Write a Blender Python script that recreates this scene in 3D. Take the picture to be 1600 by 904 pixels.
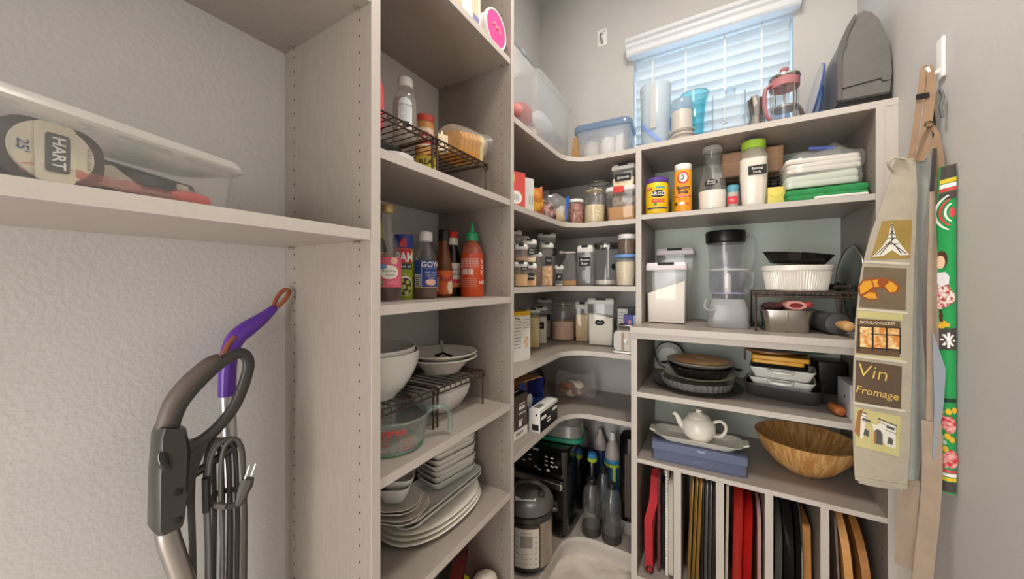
import bpy, bmesh, math, random
from mathutils import Vector, Matrix, Euler
PI = math.pi
random.seed(7)
SC = bpy.context.scene
COL = SC.collection
for o in list(bpy.data.objects):
    bpy.data.objects.remove(o)

# ------------------------------------------------------------ camera, world, lamps, exposure
CAM_H = 1.175
cam_d = bpy.data.cameras.new('camera')
cam_d.sensor_width = 36.0
cam_d.lens = 36.0 * 550.43 / 1600.0
cam_d.shift_y = -11.37 / 1600.0
cam_d.clip_start = 0.02
cam = bpy.data.objects.new('camera', cam_d)
cam.location = (0.872, 0.0, CAM_H)
cam.rotation_euler = (PI / 2, 0, 0.5278)
COL.objects.link(cam)
SC.camera = cam

world = bpy.data.worlds.new('world')
SC.world = world
world.use_nodes = True
bg = world.node_tree.nodes['Background']
bg.inputs[0].default_value = (1.0, 0.966, 0.918, 1)
bg.inputs[1].default_value = 5.0

SC.view_settings.view_transform = 'Standard'
SC.view_settings.look = 'None'
SC.view_settings.gamma = 1.0
SC.view_settings.use_curve_mapping = False
SC.view_settings.exposure = 0.42
try:
    SC.cycles.transparent_max_bounces = 32
except Exception:
    pass

# ------------------------------------------------------------ colour and materials
def lin(h):
    h = h.lstrip('#')
    out = []
    for i in (0, 2, 4):
        c = int(h[i:i + 2], 16) / 255.0
        out.append(c / 12.92 if c <= 0.04045 else ((c + 0.055) / 1.055) ** 2.4)
    return (out[0], out[1], out[2], 1.0)

_M = {}
def mat(name, col='#808080', rough=0.5, metal=0.0, var=0.0, vscale=20.0, bump=0.0, bscale=200.0,
        stretch=(1, 1, 1), col2=None, detail=3.0, coat=0.0, spec=0.5, emit=0.0, trans=0.0, sss=0.0):
    """procedural principled material: base colour (optionally varied by noise), fine relief"""
    if name in _M:
        return _M[name]
    m = bpy.data.materials.new(name)
    m.use_nodes = True
    nt = m.node_tree
    b = nt.nodes['Principled BSDF']
    c = lin(col)
    b.inputs['Base Color'].default_value = c
    b.inputs['Roughness'].default_value = rough
    b.inputs['Metallic'].default_value = metal
    b.inputs['Specular IOR Level'].default_value = spec
    if coat:
        b.inputs['Coat Weight'].default_value = coat
        b.inputs['Coat Roughness'].default_value = 0.08
    if trans:
        b.inputs['Transmission Weight'].default_value = trans
    if emit:
        b.inputs['Emission Color'].default_value = c
        b.inputs['Emission Strength'].default_value = emit
    if var or bump or col2:
        tc = nt.nodes.new('ShaderNodeTexCoord')
        mp = nt.nodes.new('ShaderNodeMapping')
        mp.inputs['Scale'].default_value = stretch
        nt.links.new(tc.outputs['Object'], mp.inputs['Vector'])
    if var or col2:
        nz = nt.nodes.new('ShaderNodeTexNoise')
        nz.inputs['Scale'].default_value = vscale
        nz.inputs['Detail'].default_value = detail
        nt.links.new(mp.outputs[0], nz.inputs['Vector'])
        rp = nt.nodes.new('ShaderNodeValToRGB')
        d = lin(col2) if col2 else tuple(x * (1 - var) for x in c[:3]) + (1,)
        e = c if col2 else tuple(min(1, x * (1 + var)) for x in c[:3]) + (1,)
        rp.color_ramp.elements[0].position = 0.35
        rp.color_ramp.elements[0].color = d
        rp.color_ramp.elements[1].position = 0.65
        rp.color_ramp.elements[1].color = e
        nt.links.new(nz.outputs['Fac'], rp.inputs[0])
        nt.links.new(rp.outputs[0], b.inputs['Base Color'])
    if bump:
        n2 = nt.nodes.new('ShaderNodeTexNoise')
        n2.inputs['Scale'].default_value = bscale
        n2.inputs['Detail'].default_value = 2.0
        nt.links.new(mp.outputs[0], n2.inputs['Vector'])
        bp = nt.nodes.new('ShaderNodeBump')
        bp.inputs['Strength'].default_value = bump
        bp.inputs['Distance'].default_value = 0.002
        nt.links.new(n2.outputs['Fac'], bp.inputs['Height'])
        nt.links.new(bp.outputs[0], b.inputs['Normal'])
    _M[name] = m
    return m

def clear(name, tint='#ffffff', rough=0.03, gloss=1.0, milk=0.0, milkcol='#ffffff'):
    """thin clear glass or plastic: see-through with a Fresnel sheen, optionally a little milky"""
    if name in _M:
        return _M[name]
    m = bpy.data.materials.new(name)
    m.use_nodes = True
    nt = m.node_tree
    for n in list(nt.nodes):
        if n.type != 'OUTPUT_MATERIAL':
            nt.nodes.remove(n)
    out = [n for n in nt.nodes][0]
    tr = nt.nodes.new('ShaderNodeBsdfTransparent'); tr.inputs[0].default_value = lin(tint)
    gl = nt.nodes.new('ShaderNodeBsdfGlossy'); gl.inputs['Roughness'].default_value = rough
    gl.inputs[0].default_value = (gloss, gloss, gloss, 1)
    lw = nt.nodes.new('ShaderNodeLayerWeight'); lw.inputs[0].default_value = 0.5
    pw = nt.nodes.new('ShaderNodeMath'); pw.operation = 'POWER'; pw.inputs[1].default_value = 4.0
    fr = nt.nodes.new('ShaderNodeMath'); fr.operation = 'MULTIPLY_ADD'; fr.inputs[1].default_value = 0.85; fr.inputs[2].default_value = 0.045
    nt.links.new(lw.outputs['Facing'], pw.inputs[0]); nt.links.new(pw.outputs[0], fr.inputs[0])
    mx = nt.nodes.new('ShaderNodeMixShader')
    base = tr.outputs[0]
    if milk:
        df = nt.nodes.new('ShaderNodeBsdfDiffuse'); df.inputs[0].default_value = lin(milkcol)
        tl = nt.nodes.new('ShaderNodeBsdfTranslucent'); tl.inputs[0].default_value = lin(milkcol)
        m3 = nt.nodes.new('ShaderNodeMixShader'); m3.inputs[0].default_value = 0.5
        nt.links.new(df.outputs[0], m3.inputs[1]); nt.links.new(tl.outputs[0], m3.inputs[2])
        m2 = nt.nodes.new('ShaderNodeMixShader'); m2.inputs[0].default_value = milk
        nt.links.new(tr.outputs[0], m2.inputs[1]); nt.links.new(m3.outputs[0], m2.inputs[2])
        base = m2.outputs[0]
    nt.links.new(fr.outputs[0], mx.inputs[0])
    nt.links.new(base, mx.inputs[1]); nt.links.new(gl.outputs[0], mx.inputs[2])
    nt.links.new(mx.outputs[0], out.inputs[0])
    _M[name] = m
    return m

def wood(name, c1, c2, scale=6.0, stretch=(1, 12, 1), rough=0.45, strips=False):
    if name in _M:
        return _M[name]
    m = mat(name, c1, rough, col2=c2, vscale=scale, stretch=stretch, detail=6.0, coat=0.15)
    return m

# ------------------------------------------------------------ geometry collector
class G:
    def __init__(s):
        s.v = []; s.f = []
    def add(s, v, f):
        n = len(s.v)
        s.v += [tuple(p) for p in v]
        s.f += [tuple(i + n for i in q) for q in f]
        return s
    def box(s, x0, x1, y0, y1, z0, z1):
        return s.add([(x0, y0, z0), (x1, y0, z0), (x1, y1, z0), (x0, y1, z0), (x0, y0, z1), (x1, y0, z1), (x1, y1, z1), (x0, y1, z1)],
                     [(3, 2, 1, 0), (4, 5, 6, 7), (0, 1, 5, 4), (1, 2, 6, 5), (2, 3, 7, 6), (3, 0, 4, 7)])
    def loft(s, rings, cap0=True, cap1=True, closed=True):
        n = len(rings[0]); v = []; f = []
        for r in rings: v += list(r)
        for k in range(len(rings) - 1):
            for i in range(n if closed else n - 1):
                j = (i + 1) % n
                f.append((k * n + i, k * n + j, (k + 1) * n + j, (k + 1) * n + i))
        if cap0: f.append(tuple(range(n - 1, -1, -1)))
        if cap1: f.append(tuple((len(rings) - 1) * n + i for i in range(n)))
        return s.add(v, f)
    def lathe(s, prof, n=28, cx=0, cy=0, cap0=True, cap1=True, a0=0.0):
        rings = [[(cx + r * math.cos(a0 + 2 * PI * i / n), cy + r * math.sin(a0 + 2 * PI * i / n), z) for i in range(n)] for r, z in prof]
        return s.loft(rings, cap0, cap1)
    def rbox(s, w, d, h, r=0.01, e=0.002, z0=0.0, cx=0, cy=0, n=4, w2=None, d2=None):
        """upright box with rounded corners and softened edges; w2,d2 = size at the top"""
        w2 = w2 or w; d2 = d2 or d
        S = [(z0, w - 2 * e, d - 2 * e), (z0 + e, w, d), (z0 + h - e, w2, d2), (z0 + h, w2 - 2 * e, d2 - 2 * e)]
        return s.loft([rrect(a, b, r, n, z, cx, cy) for z, a, b in S])
    def tube(s, path, r=0.003, n=8, closed=False, caps=True):
        P = [Vector(p) for p in path]; N = len(P); rings = []
        up = None
        for i, p in enumerate(P):
            if closed: t = P[(i + 1) % N] - P[i - 1]
            else: t = P[min(i + 1, N - 1)] - P[max(i - 1, 0)]
            t.normalize()
            if up is None:
                up = Vector((0, 0, 1)) if abs(t.z) < 0.9 else Vector((1, 0, 0))
            a = t.cross(up)
            if a.length < 1e-5:
                a = t.cross(Vector((0.3, 1, 0.2)))
            a.normalize(); b = a.cross(t).normalized(); up = b
            rr = r[i] if isinstance(r, list) else r
            if isinstance(rr, tuple): ra, rb = rr
            else: ra = rb = rr
            rings.append([tuple(p + a * (ra * math.cos(2 * PI * k / n)) + b * (rb * math.sin(2 * PI * k / n))) for k in range(n)])
        if closed:
            rings.append(rings[0]); return s.loft(rings, False, False)
        return s.loft(rings, caps, caps)
    def prism(s, poly, t0, t1, axis='y'):
        """extrude a 2-D outline; axis y: outline in xz, axis x: outline in yz, axis z: outline in xy"""
        def mk(a, b, t):
            return (a, t, b) if axis == 'y' else ((t, a, b) if axis == 'x' else (a, b, t))
        r0 = [mk(a, b, t0) for a, b in poly]; r1 = [mk(a, b, t1) for a, b in poly]
        return s.loft([r0, r1])
    def ball(s, c, rx, ry=None, rz=None, n=16, m=10):
        ry = ry or rx; rz = rz or rx
        rings = []
        for k in range(1, m):
            a = -PI / 2 + PI * k / m
            rings.append([(c[0] + rx * math.cos(a) * math.cos(2 * PI * i / n), c[1] + ry * math.cos(a) * math.sin(2 * PI * i / n), c[2] + rz * math.sin(a)) for i in range(n)])
        return s.loft(rings)
    def grid(s, fn, nu, nv, closed_u=False):
        v = []; f = []
        for j in range(nv + 1):
            for i in range(nu + 1):
                v.append(fn(i / nu, j / nv))
        for j in range(nv):
            for i in range(nu):
                a = j * (nu + 1) + i
                f.append((a, a + 1, a + nu + 2, a + nu + 1))
        return s.add(v, f)
    def xf(s, M):
        s.v = [tuple(M @ Vector(p)) for p in s.v]; return s
    def mv(s, x=0, y=0, z=0):
        s.v = [(p[0] + x, p[1] + y, p[2] + z) for p in s.v]; return s
    def jit(s, a, seed=1):
        R = random.Random(seed)
        s.v = [(p[0] + R.uniform(-a, a), p[1] + R.uniform(-a, a), p[2] + R.uniform(-a, a)) for p in s.v]; return s
    def wrap(s, r):
        """bend a flat xz drawing (y = height off the surface, negative = out) around a cylinder of radius r, facing -y"""
        out = []
        for x, y, z in s.v:
            a = x / r; q = r - y
            out.append((q * math.sin(a), -q * math.cos(a), z))
        s.v = out; return s
    def slice_x(s, step):
        """cut flat faces along x so that they can follow a round surface"""
        if not s.v: return s
        me = bpy.data.meshes.new('cut'); me.from_pydata(s.v, [], s.f)
        bm = bmesh.new(); bm.from_mesh(me)
        x0 = min(p[0] for p in s.v); x1 = max(p[0] for p in s.v)
        n = int((x1 - x0) / step)
        for i in range(1, n + 1):
            bmesh.ops.bisect_plane(bm, geom=bm.verts[:] + bm.edges[:] + bm.faces[:], plane_co=(x0 + (x1 - x0) * i / (n + 1), 0, 0), plane_no=(1, 0, 0))
        bm.verts.ensure_lookup_table(); bm.verts.index_update()
        s.v = [tuple(v.co) for v in bm.verts]; s.f = [tuple(v.index for v in f.verts) for f in bm.faces]
        bm.free(); bpy.data.meshes.remove(me)
        return s
    def join(s, o):
        return s.add(o.v, o.f)
    def mesh(s, name, m, smooth=True, angle=38, fix=True):
        me = bpy.data.meshes.new(name)
        me.from_pydata(s.v, [], s.f)
        if fix:
            bm = bmesh.new(); bm.from_mesh(me)
            bmesh.ops.recalc_face_normals(bm, faces=bm.faces)
            bm.to_mesh(me); bm.free()
        if smooth:
            me.polygons.foreach_set('use_smooth', [True] * len(me.polygons))
            me.set_sharp_from_angle(angle=math.radians(angle))
        me.materials.append(m)
        me.update()
        return me

def rrect(w, d, r=0.01, n=4, z=0.0, cx=0, cy=0):
    r = max(min(r, w / 2 - 1e-5, d / 2 - 1e-5), 1e-5); pts = []
    for k, (sx, sy) in enumerate(((1, 1), (-1, 1), (-1, -1), (1, -1))):
        for i in range(n + 1):
            a = PI / 2 * k + PI / 2 * i / n
            pts.append((cx + sx * (w / 2 - r) + r * math.cos(a), cy + sy * (d / 2 - r) + r * math.sin(a), z))
    return pts

def ell(a, b, z, n=40, cx=0, cy=0, p=2.0):
    out = []
    for i in range(n):
        t = 2 * PI * i / n; c, q = math.cos(t), math.sin(t)
        out.append((cx + a * math.copysign(abs(c) ** (2 / p), c), cy + b * math.copysign(abs(q) ** (2 / p), q), z))
    return out

# ------------------------------------------------------------ objects
def thing(name, label, cat, loc=(0, 0, 0), rotz=0.0, group=None, rot=None):
    o = bpy.data.objects.new(name, None); COL.objects.link(o)
    o.empty_display_size = 0.02
    o.location = loc
    o.rotation_euler = rot if rot else (0, 0, rotz)
    o['label'] = label; o['category'] = cat
    if group: o['group'] = group
    return o

def part(name, g, m, parent=None, loc=None, rot=None, smooth=True, angle=38, label=None, stuff=False, fix=True):
    me = g if isinstance(g, bpy.types.Mesh) else g.mesh(name, m, smooth, angle, fix)
    o = bpy.data.objects.new(name, me); COL.objects.link(o)
    if parent is not None: o.parent = parent
    if loc: o.location = loc
    if rot: o.rotation_euler = rot
    if label: o['label'] = label
    if stuff: o['kind'] = 'stuff'
    return o

def solo(name, g, m, label, cat, loc=(0, 0, 0), rotz=0.0, group=None, smooth=True, angle=38, rot=None):
    o = part(name, g, m, None, loc, rot if rot else (0, 0, rotz), smooth, angle)
    o['label'] = label; o['category'] = cat
    if group: o['group'] = group
    return o

def struct(name, g, m, parent=None, smooth=False):
    o = part(name, g, m, parent, smooth=smooth)
    if parent is None: o['kind'] = 'structure'
    return o

def copy_tree(o, parent=None):
    c = o.copy(); COL.objects.link(c); c.parent = parent
    for ch in list(o.children):
        copy_tree(ch, c)
    return c

def face(x, y, vx=0.872, vy=0.0):
    """turn an object's front (-y) towards the middle of the room's doorway side"""
    return math.atan2(vx - x, -(vy - y))

# ------------------------------------------------------------ lettering and printed patches
_T = {}
def text(s, size=0.01, bold=0.0, sx=1.0, align='CENTER', italic=0.0):
    key = (s, bold, align, italic)
    if key not in _T:
        cu = bpy.data.curves.new('lettering', 'FONT')
        cu.body = s; cu.size = 1.0; cu.align_x = align; cu.align_y = 'CENTER'; cu.offset = bold; cu.resolution_u = 2; cu.shear = italic
        o = bpy.data.objects.new('lettering_source', cu); COL.objects.link(o)
        dg = bpy.context.evaluated_depsgraph_get()
        me = bpy.data.meshes.new_from_object(o.evaluated_get(dg))
        _T[key] = ([tuple(v.co) for v in me.vertices], [tuple(p.vertices) for p in me.polygons])
        bpy.data.objects.remove(o); bpy.data.curves.remove(cu); bpy.data.meshes.remove(me)
    v, f = _T[key]
    g = G(); g.add([(p[0] * size * sx, 0.0, p[1] * size) for p in v], f)
    return g

def letter(s, size, x, z, y, m, parent, bold=0.0, sx=1.0, wrap=None, name='lettering', rot=0.0, italic=0.0, align='CENTER'):
    """flat lettering on the front (-y) face at height z, or wrapped on a cylinder of radius wrap"""
    g = text(s, size, bold, sx, align, italic)
    if rot:
        g.xf(Matrix.Rotation(-rot, 4, 'Y'))
    g.mv(x, 0, z)
    if wrap:
        g.slice_x(0.22 * wrap if size < 0.009 else 0.14 * wrap)
        g.v = [(p[0], -0.0007, p[2]) for p in g.v]; g.wrap(wrap)
    else:
        g.mv(0, y - 0.0006, 0)
    return part(name, g, m, parent, smooth=False, fix=False)

def patch(x0, x1, z0, z1, y, m, parent, wrap=None, name='print', r=0.0, t=0.0004, out=0.0004):
    """thin printed or stuck-on patch on a flat front or a round one"""
    if wrap:
        n = max(2, int(abs(x1 - x0) / wrap / 0.2))
        g = G().grid(lambda u, w: (x0 + (x1 - x0) * u, -out, z0 + (z1 - z0) * w), n, 1)
        g.wrap(wrap)
        return part(name, g, m, parent, fix=False)
    if r:
        pts = [(p[0], p[1]) for p in rrect(x1 - x0, z1 - z0, r, 4, 0, (x0 + x1) / 2, (z0 + z1) / 2)]
        g = G().prism(pts, y - t, y)
    else:
        g = G().box(x0, x1, y - t, y, z0, z1)
    return part(name, g, m, parent, smooth=False)

def oval(cx, cz, a, b, y, m, parent, wrap=None, name='print', n=20, out=0.0006):
    pts = [(cx + a * math.cos(2 * PI * i / n), cz + b * math.sin(2 * PI * i / n)) for i in range(n)]
    if wrap:
        g = G()
        g.add([(p[0], -out, p[1]) for p in pts], [tuple(range(n))])
        g.slice_x(0.14 * wrap)
        g.wrap(wrap)
        return part(name, g, m, parent, fix=False)
    g = G().prism(pts, y - out, y)
    return part(name, g, m, parent, smooth=False)
# ------------------------------------------------------------ shared materials
M_wall = mat('wall_paint', '#c3c0bd', 0.75, var=0.02, vscale=6, bump=0.4, bscale=120)
M_ceil = mat('ceiling_paint', '#dcdbd8', 0.8, bump=0.15, bscale=90)
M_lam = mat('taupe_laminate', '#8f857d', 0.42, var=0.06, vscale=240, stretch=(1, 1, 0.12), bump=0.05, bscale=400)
M_lam_lit = mat('taupe_laminate_shelf_lit', '#a0968e', 0.40, var=0.04, vscale=260, stretch=(1, 0.25, 1), bump=0.05, bscale=400)  # same laminate as the panels, lightened for the light on shelf tops
M_edge_lit = mat('edge_banding_lit', '#c3bbb3', 0.45, var=0.02, vscale=160)  # laminate front edges, the light falling on them put into a paler colour
M_back_tint = mat('backing_light_tint', '#ccd6cc', 0.6, var=0.03, vscale=8, bump=0.1, bscale=120)  # pale green carries the tinted light on the wall behind the cabinet
M_hole = mat('hole_shade', '#3a332e', 0.9)  # shade inside the pin holes, put on as a dark colour
M_steel = mat('brushed_steel', '#b9b4ae', 0.28, metal=1.0, var=0.05, vscale=60, stretch=(1, 1, 20))
M_chrome = mat('chrome', '#d8d6d2', 0.12, metal=1.0)
M_white = mat('white_plastic', '#eeedea', 0.35)
M_lid = mat('lid_plastic', '#dcdad6', 0.35)
M_china = mat('white_china', '#ece7dc', 0.22, coat=0.3)
M_porc = mat('white_porcelain', '#e6e4df', 0.2, coat=0.3)
M_black = mat('black_plastic', '#171616', 0.35)
M_blackg = mat('gloss_black', '#0b0b0c', 0.12, coat=0.4)
M_tag = mat('chalk_tag', '#1c1b1b', 0.7)
M_ink = mat('black_ink', '#1d1b1a', 0.7)
M_wink = mat('white_ink', '#f3f1ec', 0.7)
M_wire = mat('bronze_wire', '#57473f', 0.35, metal=0.6)
M_glass = clear('clear_glass', '#ffffff', milk=0.07)
M_glassg = clear('green_edge_glass', '#fafdfc', milk=0.07, milkcol='#dcebe6')
M_plast = clear('clear_plastic', '#ffffff', rough=0.06, gloss=0.9, milk=0.09)
M_milky = clear('cloudy_plastic', '#ffffff', rough=0.2, gloss=0.7, milk=0.20, milkcol='#eceef0')
M_film = clear('plastic_film', '#fbfbfb', rough=0.12, gloss=1.0, milk=0.20)
M_card = mat('white_card', '#e9e7e2', 0.6)
M_kraft = mat('brown_card', '#b98a53', 0.75, var=0.06, vscale=30)

# ------------------------------------------------------------ room shell
DY = 1.8143; RX = 1.3315; CH = 2.765; FY = -1.0
M_floor = mat('stone_floor', '#e2d9cd', 0.3, col2='#c2b4a4', vscale=9, detail=8, bump=0.03, bscale=60)
struct('floor', G().box(-0.1, RX + 0.1, FY, DY + 0.12, -0.05, 0.0), M_floor)
struct('ceiling', G().box(-0.1, RX + 0.1, FY, DY + 0.12, CH, CH + 0.05), M_ceil)
struct('wall_left', G().box(-0.1, 0.0, FY, DY + 0.12, 0, CH), M_wall)
struct('wall_right', G().box(RX, RX + 0.1, FY, DY + 0.12, 0, CH), M_wall)
wfg = G()  # unseen front wall, added; its opening is placed to steer the fill light
wfg.box(-0.1, 0.03, FY - 0.1, FY, 0, CH); wfg.box(0.87, RX + 0.1, FY - 0.1, FY, 0, CH); wfg.box(0.03, 0.87, FY - 0.1, FY, 2.08, CH)
struct('wall_front_unseen', wfg, M_wall)
WX0, WX1, WZ0, WZ1 = 0.512, 1.139, 1.74, 2.275
wb = G()
wb.box(-0.0, WX0, DY, DY + 0.12, 0, CH); wb.box(WX1, RX, DY, DY + 0.12, 0, CH)
wb.box(WX0, WX1, DY, DY + 0.12, 0, WZ0); wb.box(WX0, WX1, DY, DY + 0.12, WZ1, CH)
struct('wall_back', wb, M_wall)
M_frame = mat('window_frame', '#f2f3f4', 0.4)
win = bpy.data.objects.new('window_1', None); COL.objects.link(win); win['kind'] = 'structure'
win.location = (0, 0, 0)
wf = G()
wf.box(WX0, WX0 + 0.03, DY + 0.085, DY + 0.115, WZ0, WZ1); wf.box(WX1 - 0.03, WX1, DY + 0.085, DY + 0.115, WZ0, WZ1)
wf.box(WX0 + 0.03, WX1 - 0.03, DY + 0.085, DY + 0.115, WZ0, WZ0 + 0.03); wf.box(WX0 + 0.03, WX1 - 0.03, DY + 0.085, DY + 0.115, WZ1 - 0.03, WZ1)
part('window_frame', wf, M_frame, win, smooth=False)
M_pane = clear('pane_glass', '#d6ebfb')  # cool daylight colour put into the glass, as the world is warm
part('pane', G().box(WX0 + 0.03, WX1 - 0.03, DY + 0.098, DY + 0.102, WZ0 + 0.03, WZ1 - 0.03), M_pane, win, smooth=False)
part('window_sill', G().box(WX0, WX1, DY + 0.002, DY + 0.085, WZ0, WZ0 + 0.012), M_frame, win, smooth=False)

# blind: moulded valance, tilted slats, ladder cords
def slat_mat():
    m = bpy.data.materials.new('blind_slat'); m.use_nodes = True
    nt = m.node_tree; b = nt.nodes['Principled BSDF']; out = [n for n in nt.nodes if n.type == 'OUTPUT_MATERIAL'][0]
    b.inputs['Base Color'].default_value = lin('#dde5ea'); b.inputs['Roughness'].default_value = 0.45  # sky tint mixed into the white slat colour
    t = nt.nodes.new('ShaderNodeBsdfTranslucent'); t.inputs[0].default_value = lin('#eef5f9')
    x = nt.nodes.new('ShaderNodeMixShader'); x.inputs[0].default_value = 0.13
    nt.links.new(b.outputs[0], x.inputs[1]); nt.links.new(t.outputs[0], x.inputs[2]); nt.links.new(x.outputs[0], out.inputs[0])
    return m
M_slat = slat_mat()
bl = thing('window_blind', 'white slatted window blind with moulded valance on the back wall', 'window blind', (0, 0, 0))
prof = [(0, 2.272), (0.045, 2.272), (0.052, 2.28), (0.052, 2.302), (0.06, 2.312), (0.06, 2.325), (0.07, 2.333), (0.074, 2.346), (0.0, 2.346)]
part('valance', G().loft([[(0.488, DY - a, z) for a, z in prof], [(1.158, DY - a, z) for a, z in prof]]), mat('valance_white', '#d9dadd', 0.4), bl, smooth=False)
sl = G()
sec = []
for k in range(7):
    t = k / 6 - 0.5
    sec.append((0.025 * 2 * t, 0.0045 * (1 - 4 * t * t)))
ring = [(y, z) for y, z in sec] + [(y, z - 0.0028) for y, z in reversed(sec)]
sl.loft([[(WX0 + 0.008, y, z) for y, z in ring], [(WX1 - 0.008, y, z) for y, z in ring]])
slm = sl.mesh('slat', M_slat)
z = WZ1 - 0.03
while z > WZ0 + 0.02:
    part('slat', slm, M_slat, bl, (0, DY + 0.035, z), (math.radians(-62), 0, 0)); z -= 0.0445
for x in (0.60, 0.745, 0.90, 1.035):
    part('ladder_cord', G().box(x - 0.003, x + 0.003, DY + 0.0135, DY + 0.0150, WZ0 + 0.02, WZ1), M_white, bl, smooth=False)

# wall bracket
br = thing('wall_bracket', 'small metal bracket plate screwed high on the back wall left of the window', 'bracket', (0.357, DY, 2.44))
part('plate', G().rbox(0.05, 0.004, 0.085, 0.0015, 0.001, -0.042, 0, -0.002), M_white, br)
part('screw', G().lathe([(0.004, 0), (0.004, 0.003)], 10).xf(Matrix.Rotation(PI / 2, 4, 'X')), M_steel, br, (0.012, -0.004, 0.028))
part('clip', G().tube([(0, -0.004, 0.02), (-0.004, -0.018, 0.014), (-0.004, -0.022, -0.01), (0.003, -0.02, -0.022), (0, -0.004, -0.03)], 0.005, 8), M_steel, br)

# ------------------------------------------------------------ shelving helpers
TH = 0.0195
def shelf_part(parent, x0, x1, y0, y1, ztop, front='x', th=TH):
    """laminate board with an edge band lightened as if lit on its front edge"""
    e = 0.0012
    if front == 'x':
        s = part('shelf', G().box(x0, x1 - e, y0, y1, ztop - th, ztop), M_lam_lit, parent, smooth=False)
        part('edge_band_lit', G().box(x1 - e, x1, y0, y1, ztop - th, ztop), M_edge_lit, s, smooth=False)
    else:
        s = part('shelf', G().box(x0, x1, y0 + e, y1, ztop - th, ztop), M_lam_lit, parent, smooth=False)
        part('edge_band_lit', G().box(x0, x1, y0, y0 + e, ztop - th, ztop), M_edge_lit, s, smooth=False)
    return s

def holes(parent, pts, nrm, z0, z1, step=0.032):
    """rows of drilled shelf-pin holes with a shallow rim, on one face"""
    g = G(); z = z0
    while z < z1:
        for (x, y) in pts:
            r = 0.0023
            ring = []
            for i in range(8):
                a = 2 * PI * i / 8
                if nrm[0]: ring.append((x, y + r * math.cos(a), z + r * math.sin(a)))
                else: ring.append((x + r * math.cos(a), y, z + r * math.sin(a)))
            off = [(p[0] + nrm[0] * 0.0004, p[1] + nrm[1] * 0.0004, p[2]) for p in ring]
            g.loft([ring, off], False, True)
        z += step
    return part('pin_holes', g, M_hole, parent, smooth=False, stuff=True)

pin_mesh = G().tube([(0, 0, 0), (0.012, 0, 0)], 0.0032, 8).mesh('shelf_pin', M_chrome)
def pins(parent, x_or_y, face_pos, axis, z, sign):
    for q in x_or_y:
        if axis == 'y':
            part('shelf_pin', pin_mesh, M_chrome, parent, (q, face_pos, z - 0.0034), (0, 0, sign * PI / 2))
        else:
            part('shelf_pin', pin_mesh, M_chrome, parent, (face_pos, q, z - 0.0034), (0, 0, 0 if sign > 0 else PI))

P1A, P1B, P2A, P2B, DD = 0.4435, 0.4636, 0.9671, 0.9849, 0.305
zA, zT = 1.2747, 1.727
zS = [1.8892, 1.4386, 1.129, 0.7876, 0.5042, 0.085]
# left bay: two wall shelves
u = thing('wall_shelves', 'two long taupe wall shelves in the left bay', 'shelving', (0, 0, 0))
for zz in (zA, zT):
    shelf_part(u, 0.0005, DD - 0.002, FY + 0.02, P1A - 0.0005, zz)
pins(u, (0.04, 0.27), P1A - 0.0006, 'y', zA - TH, -1)
pins(u, (0.04, 0.27), P1A - 0.0006, 'y', zT - TH, -1)

# tall unit: two side panels and its shelves
u = thing('tall_shelf_unit', 'tall taupe shelf unit of condiments and white dishes on the left wall', 'shelving', (0, 0, 0))
for a, b in ((P1A, P1B), (P2A, P2B)):
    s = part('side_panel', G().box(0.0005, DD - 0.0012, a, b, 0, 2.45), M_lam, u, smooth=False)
    part('edge_band_lit', G().box(DD - 0.0012, DD, a, b, 0, 2.45), M_edge_lit, s, smooth=False)
    holes(s, ((0.04, a), (0.27, a)), (0, -1), 0.15, 2.4)
for zz in zS:
    shelf_part(u, 0.0005, DD - 0.004, P1B + 0.0003, P2A - 0.0003, zz)
    pins(u, (0.04, 0.275), P2A - 0.0006, 'y', zz - TH, -1)
shelf_part(u, 0.0005, DD - 0.004, P1B + 0.0003, P2A - 0.0003, 2.45)

# corner unit: six L-shaped shelves with a rounded inside corner
R0, R0B, R1, DR, DL = 0.5908, 0.6119, 1.2829, 0.3507, 0.4379
zC = [1.711, 1.429, 1.158, 0.882, 0.612, 0.085]
u = thing('corner_shelf_unit', 'L-shaped corner shelves with rounded inner edges under the high window wall', 'shelving', (0, 0, 0))
def corner_poly(fr=0.11, x=DD - 0.001, yb=DY - DR + 0.001):
    pts = [(0.0005, P2B + 0.0005), (x, P2B + 0.0005)]
    cx, cy = x + fr, yb - fr
    for i in range(11):
        a = PI - PI / 2 * i / 10
        pts.append((cx + fr * math.cos(a), cy + fr * math.sin(a)))
    pts += [(R0 - 0.0005, yb), (R0 - 0.0005, DY - 0.0005), (0.0005, DY - 0.0005)]
    return pts
def corner_shelf(zt, th=TH):
    pts = corner_poly()
    s = part('shelf', G().prism(pts, zt - th, zt, 'z'), M_lam_lit, u, smooth=False)
    fe = pts[1:14]
    g = G(); r0 = []; r1 = []
    for i, (x, y) in enumerate(fe):
        p = Vector(fe[max(i - 1, 0)]); q = Vector(fe[min(i + 1, len(fe) - 1)])
        t = (q - p).normalized(); n = Vector((t.y, -t.x)) * 0.0014
        r0.append((x, y)); r1.append((x + n.x, y + n.y))
    v = []; f = []
    N = len(fe)
    for (x, y) in r0: v += [(x, y, zt - th), (x, y, zt)]
    for (x, y) in r1: v += [(x, y, zt - th), (x, y, zt)]
    for i in range(N - 1):
        a, b = 2 * i, 2 * i + 2; c, d = 2 * N + a, 2 * N + b
        f += [(c, d, d + 1, c + 1), (a + 1, c + 1, d + 1, b + 1), (a, b, d, c)]
    g.add(v, f)
    part('edge_band_lit', g, M_edge_lit, s)
    return s
for zz in zC:
    corner_shelf(zz)
kp = corner_poly(0.11, DD - 0.012, DY - DR + 0.012)[1:14]
g = G(); g.loft([[(x, y, 0.0) for x, y in kp], [(x, y, zC[-1] - TH) for x, y in kp]], False, False, closed=False)
part('kick_board', g, M_edge_lit, u)

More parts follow.
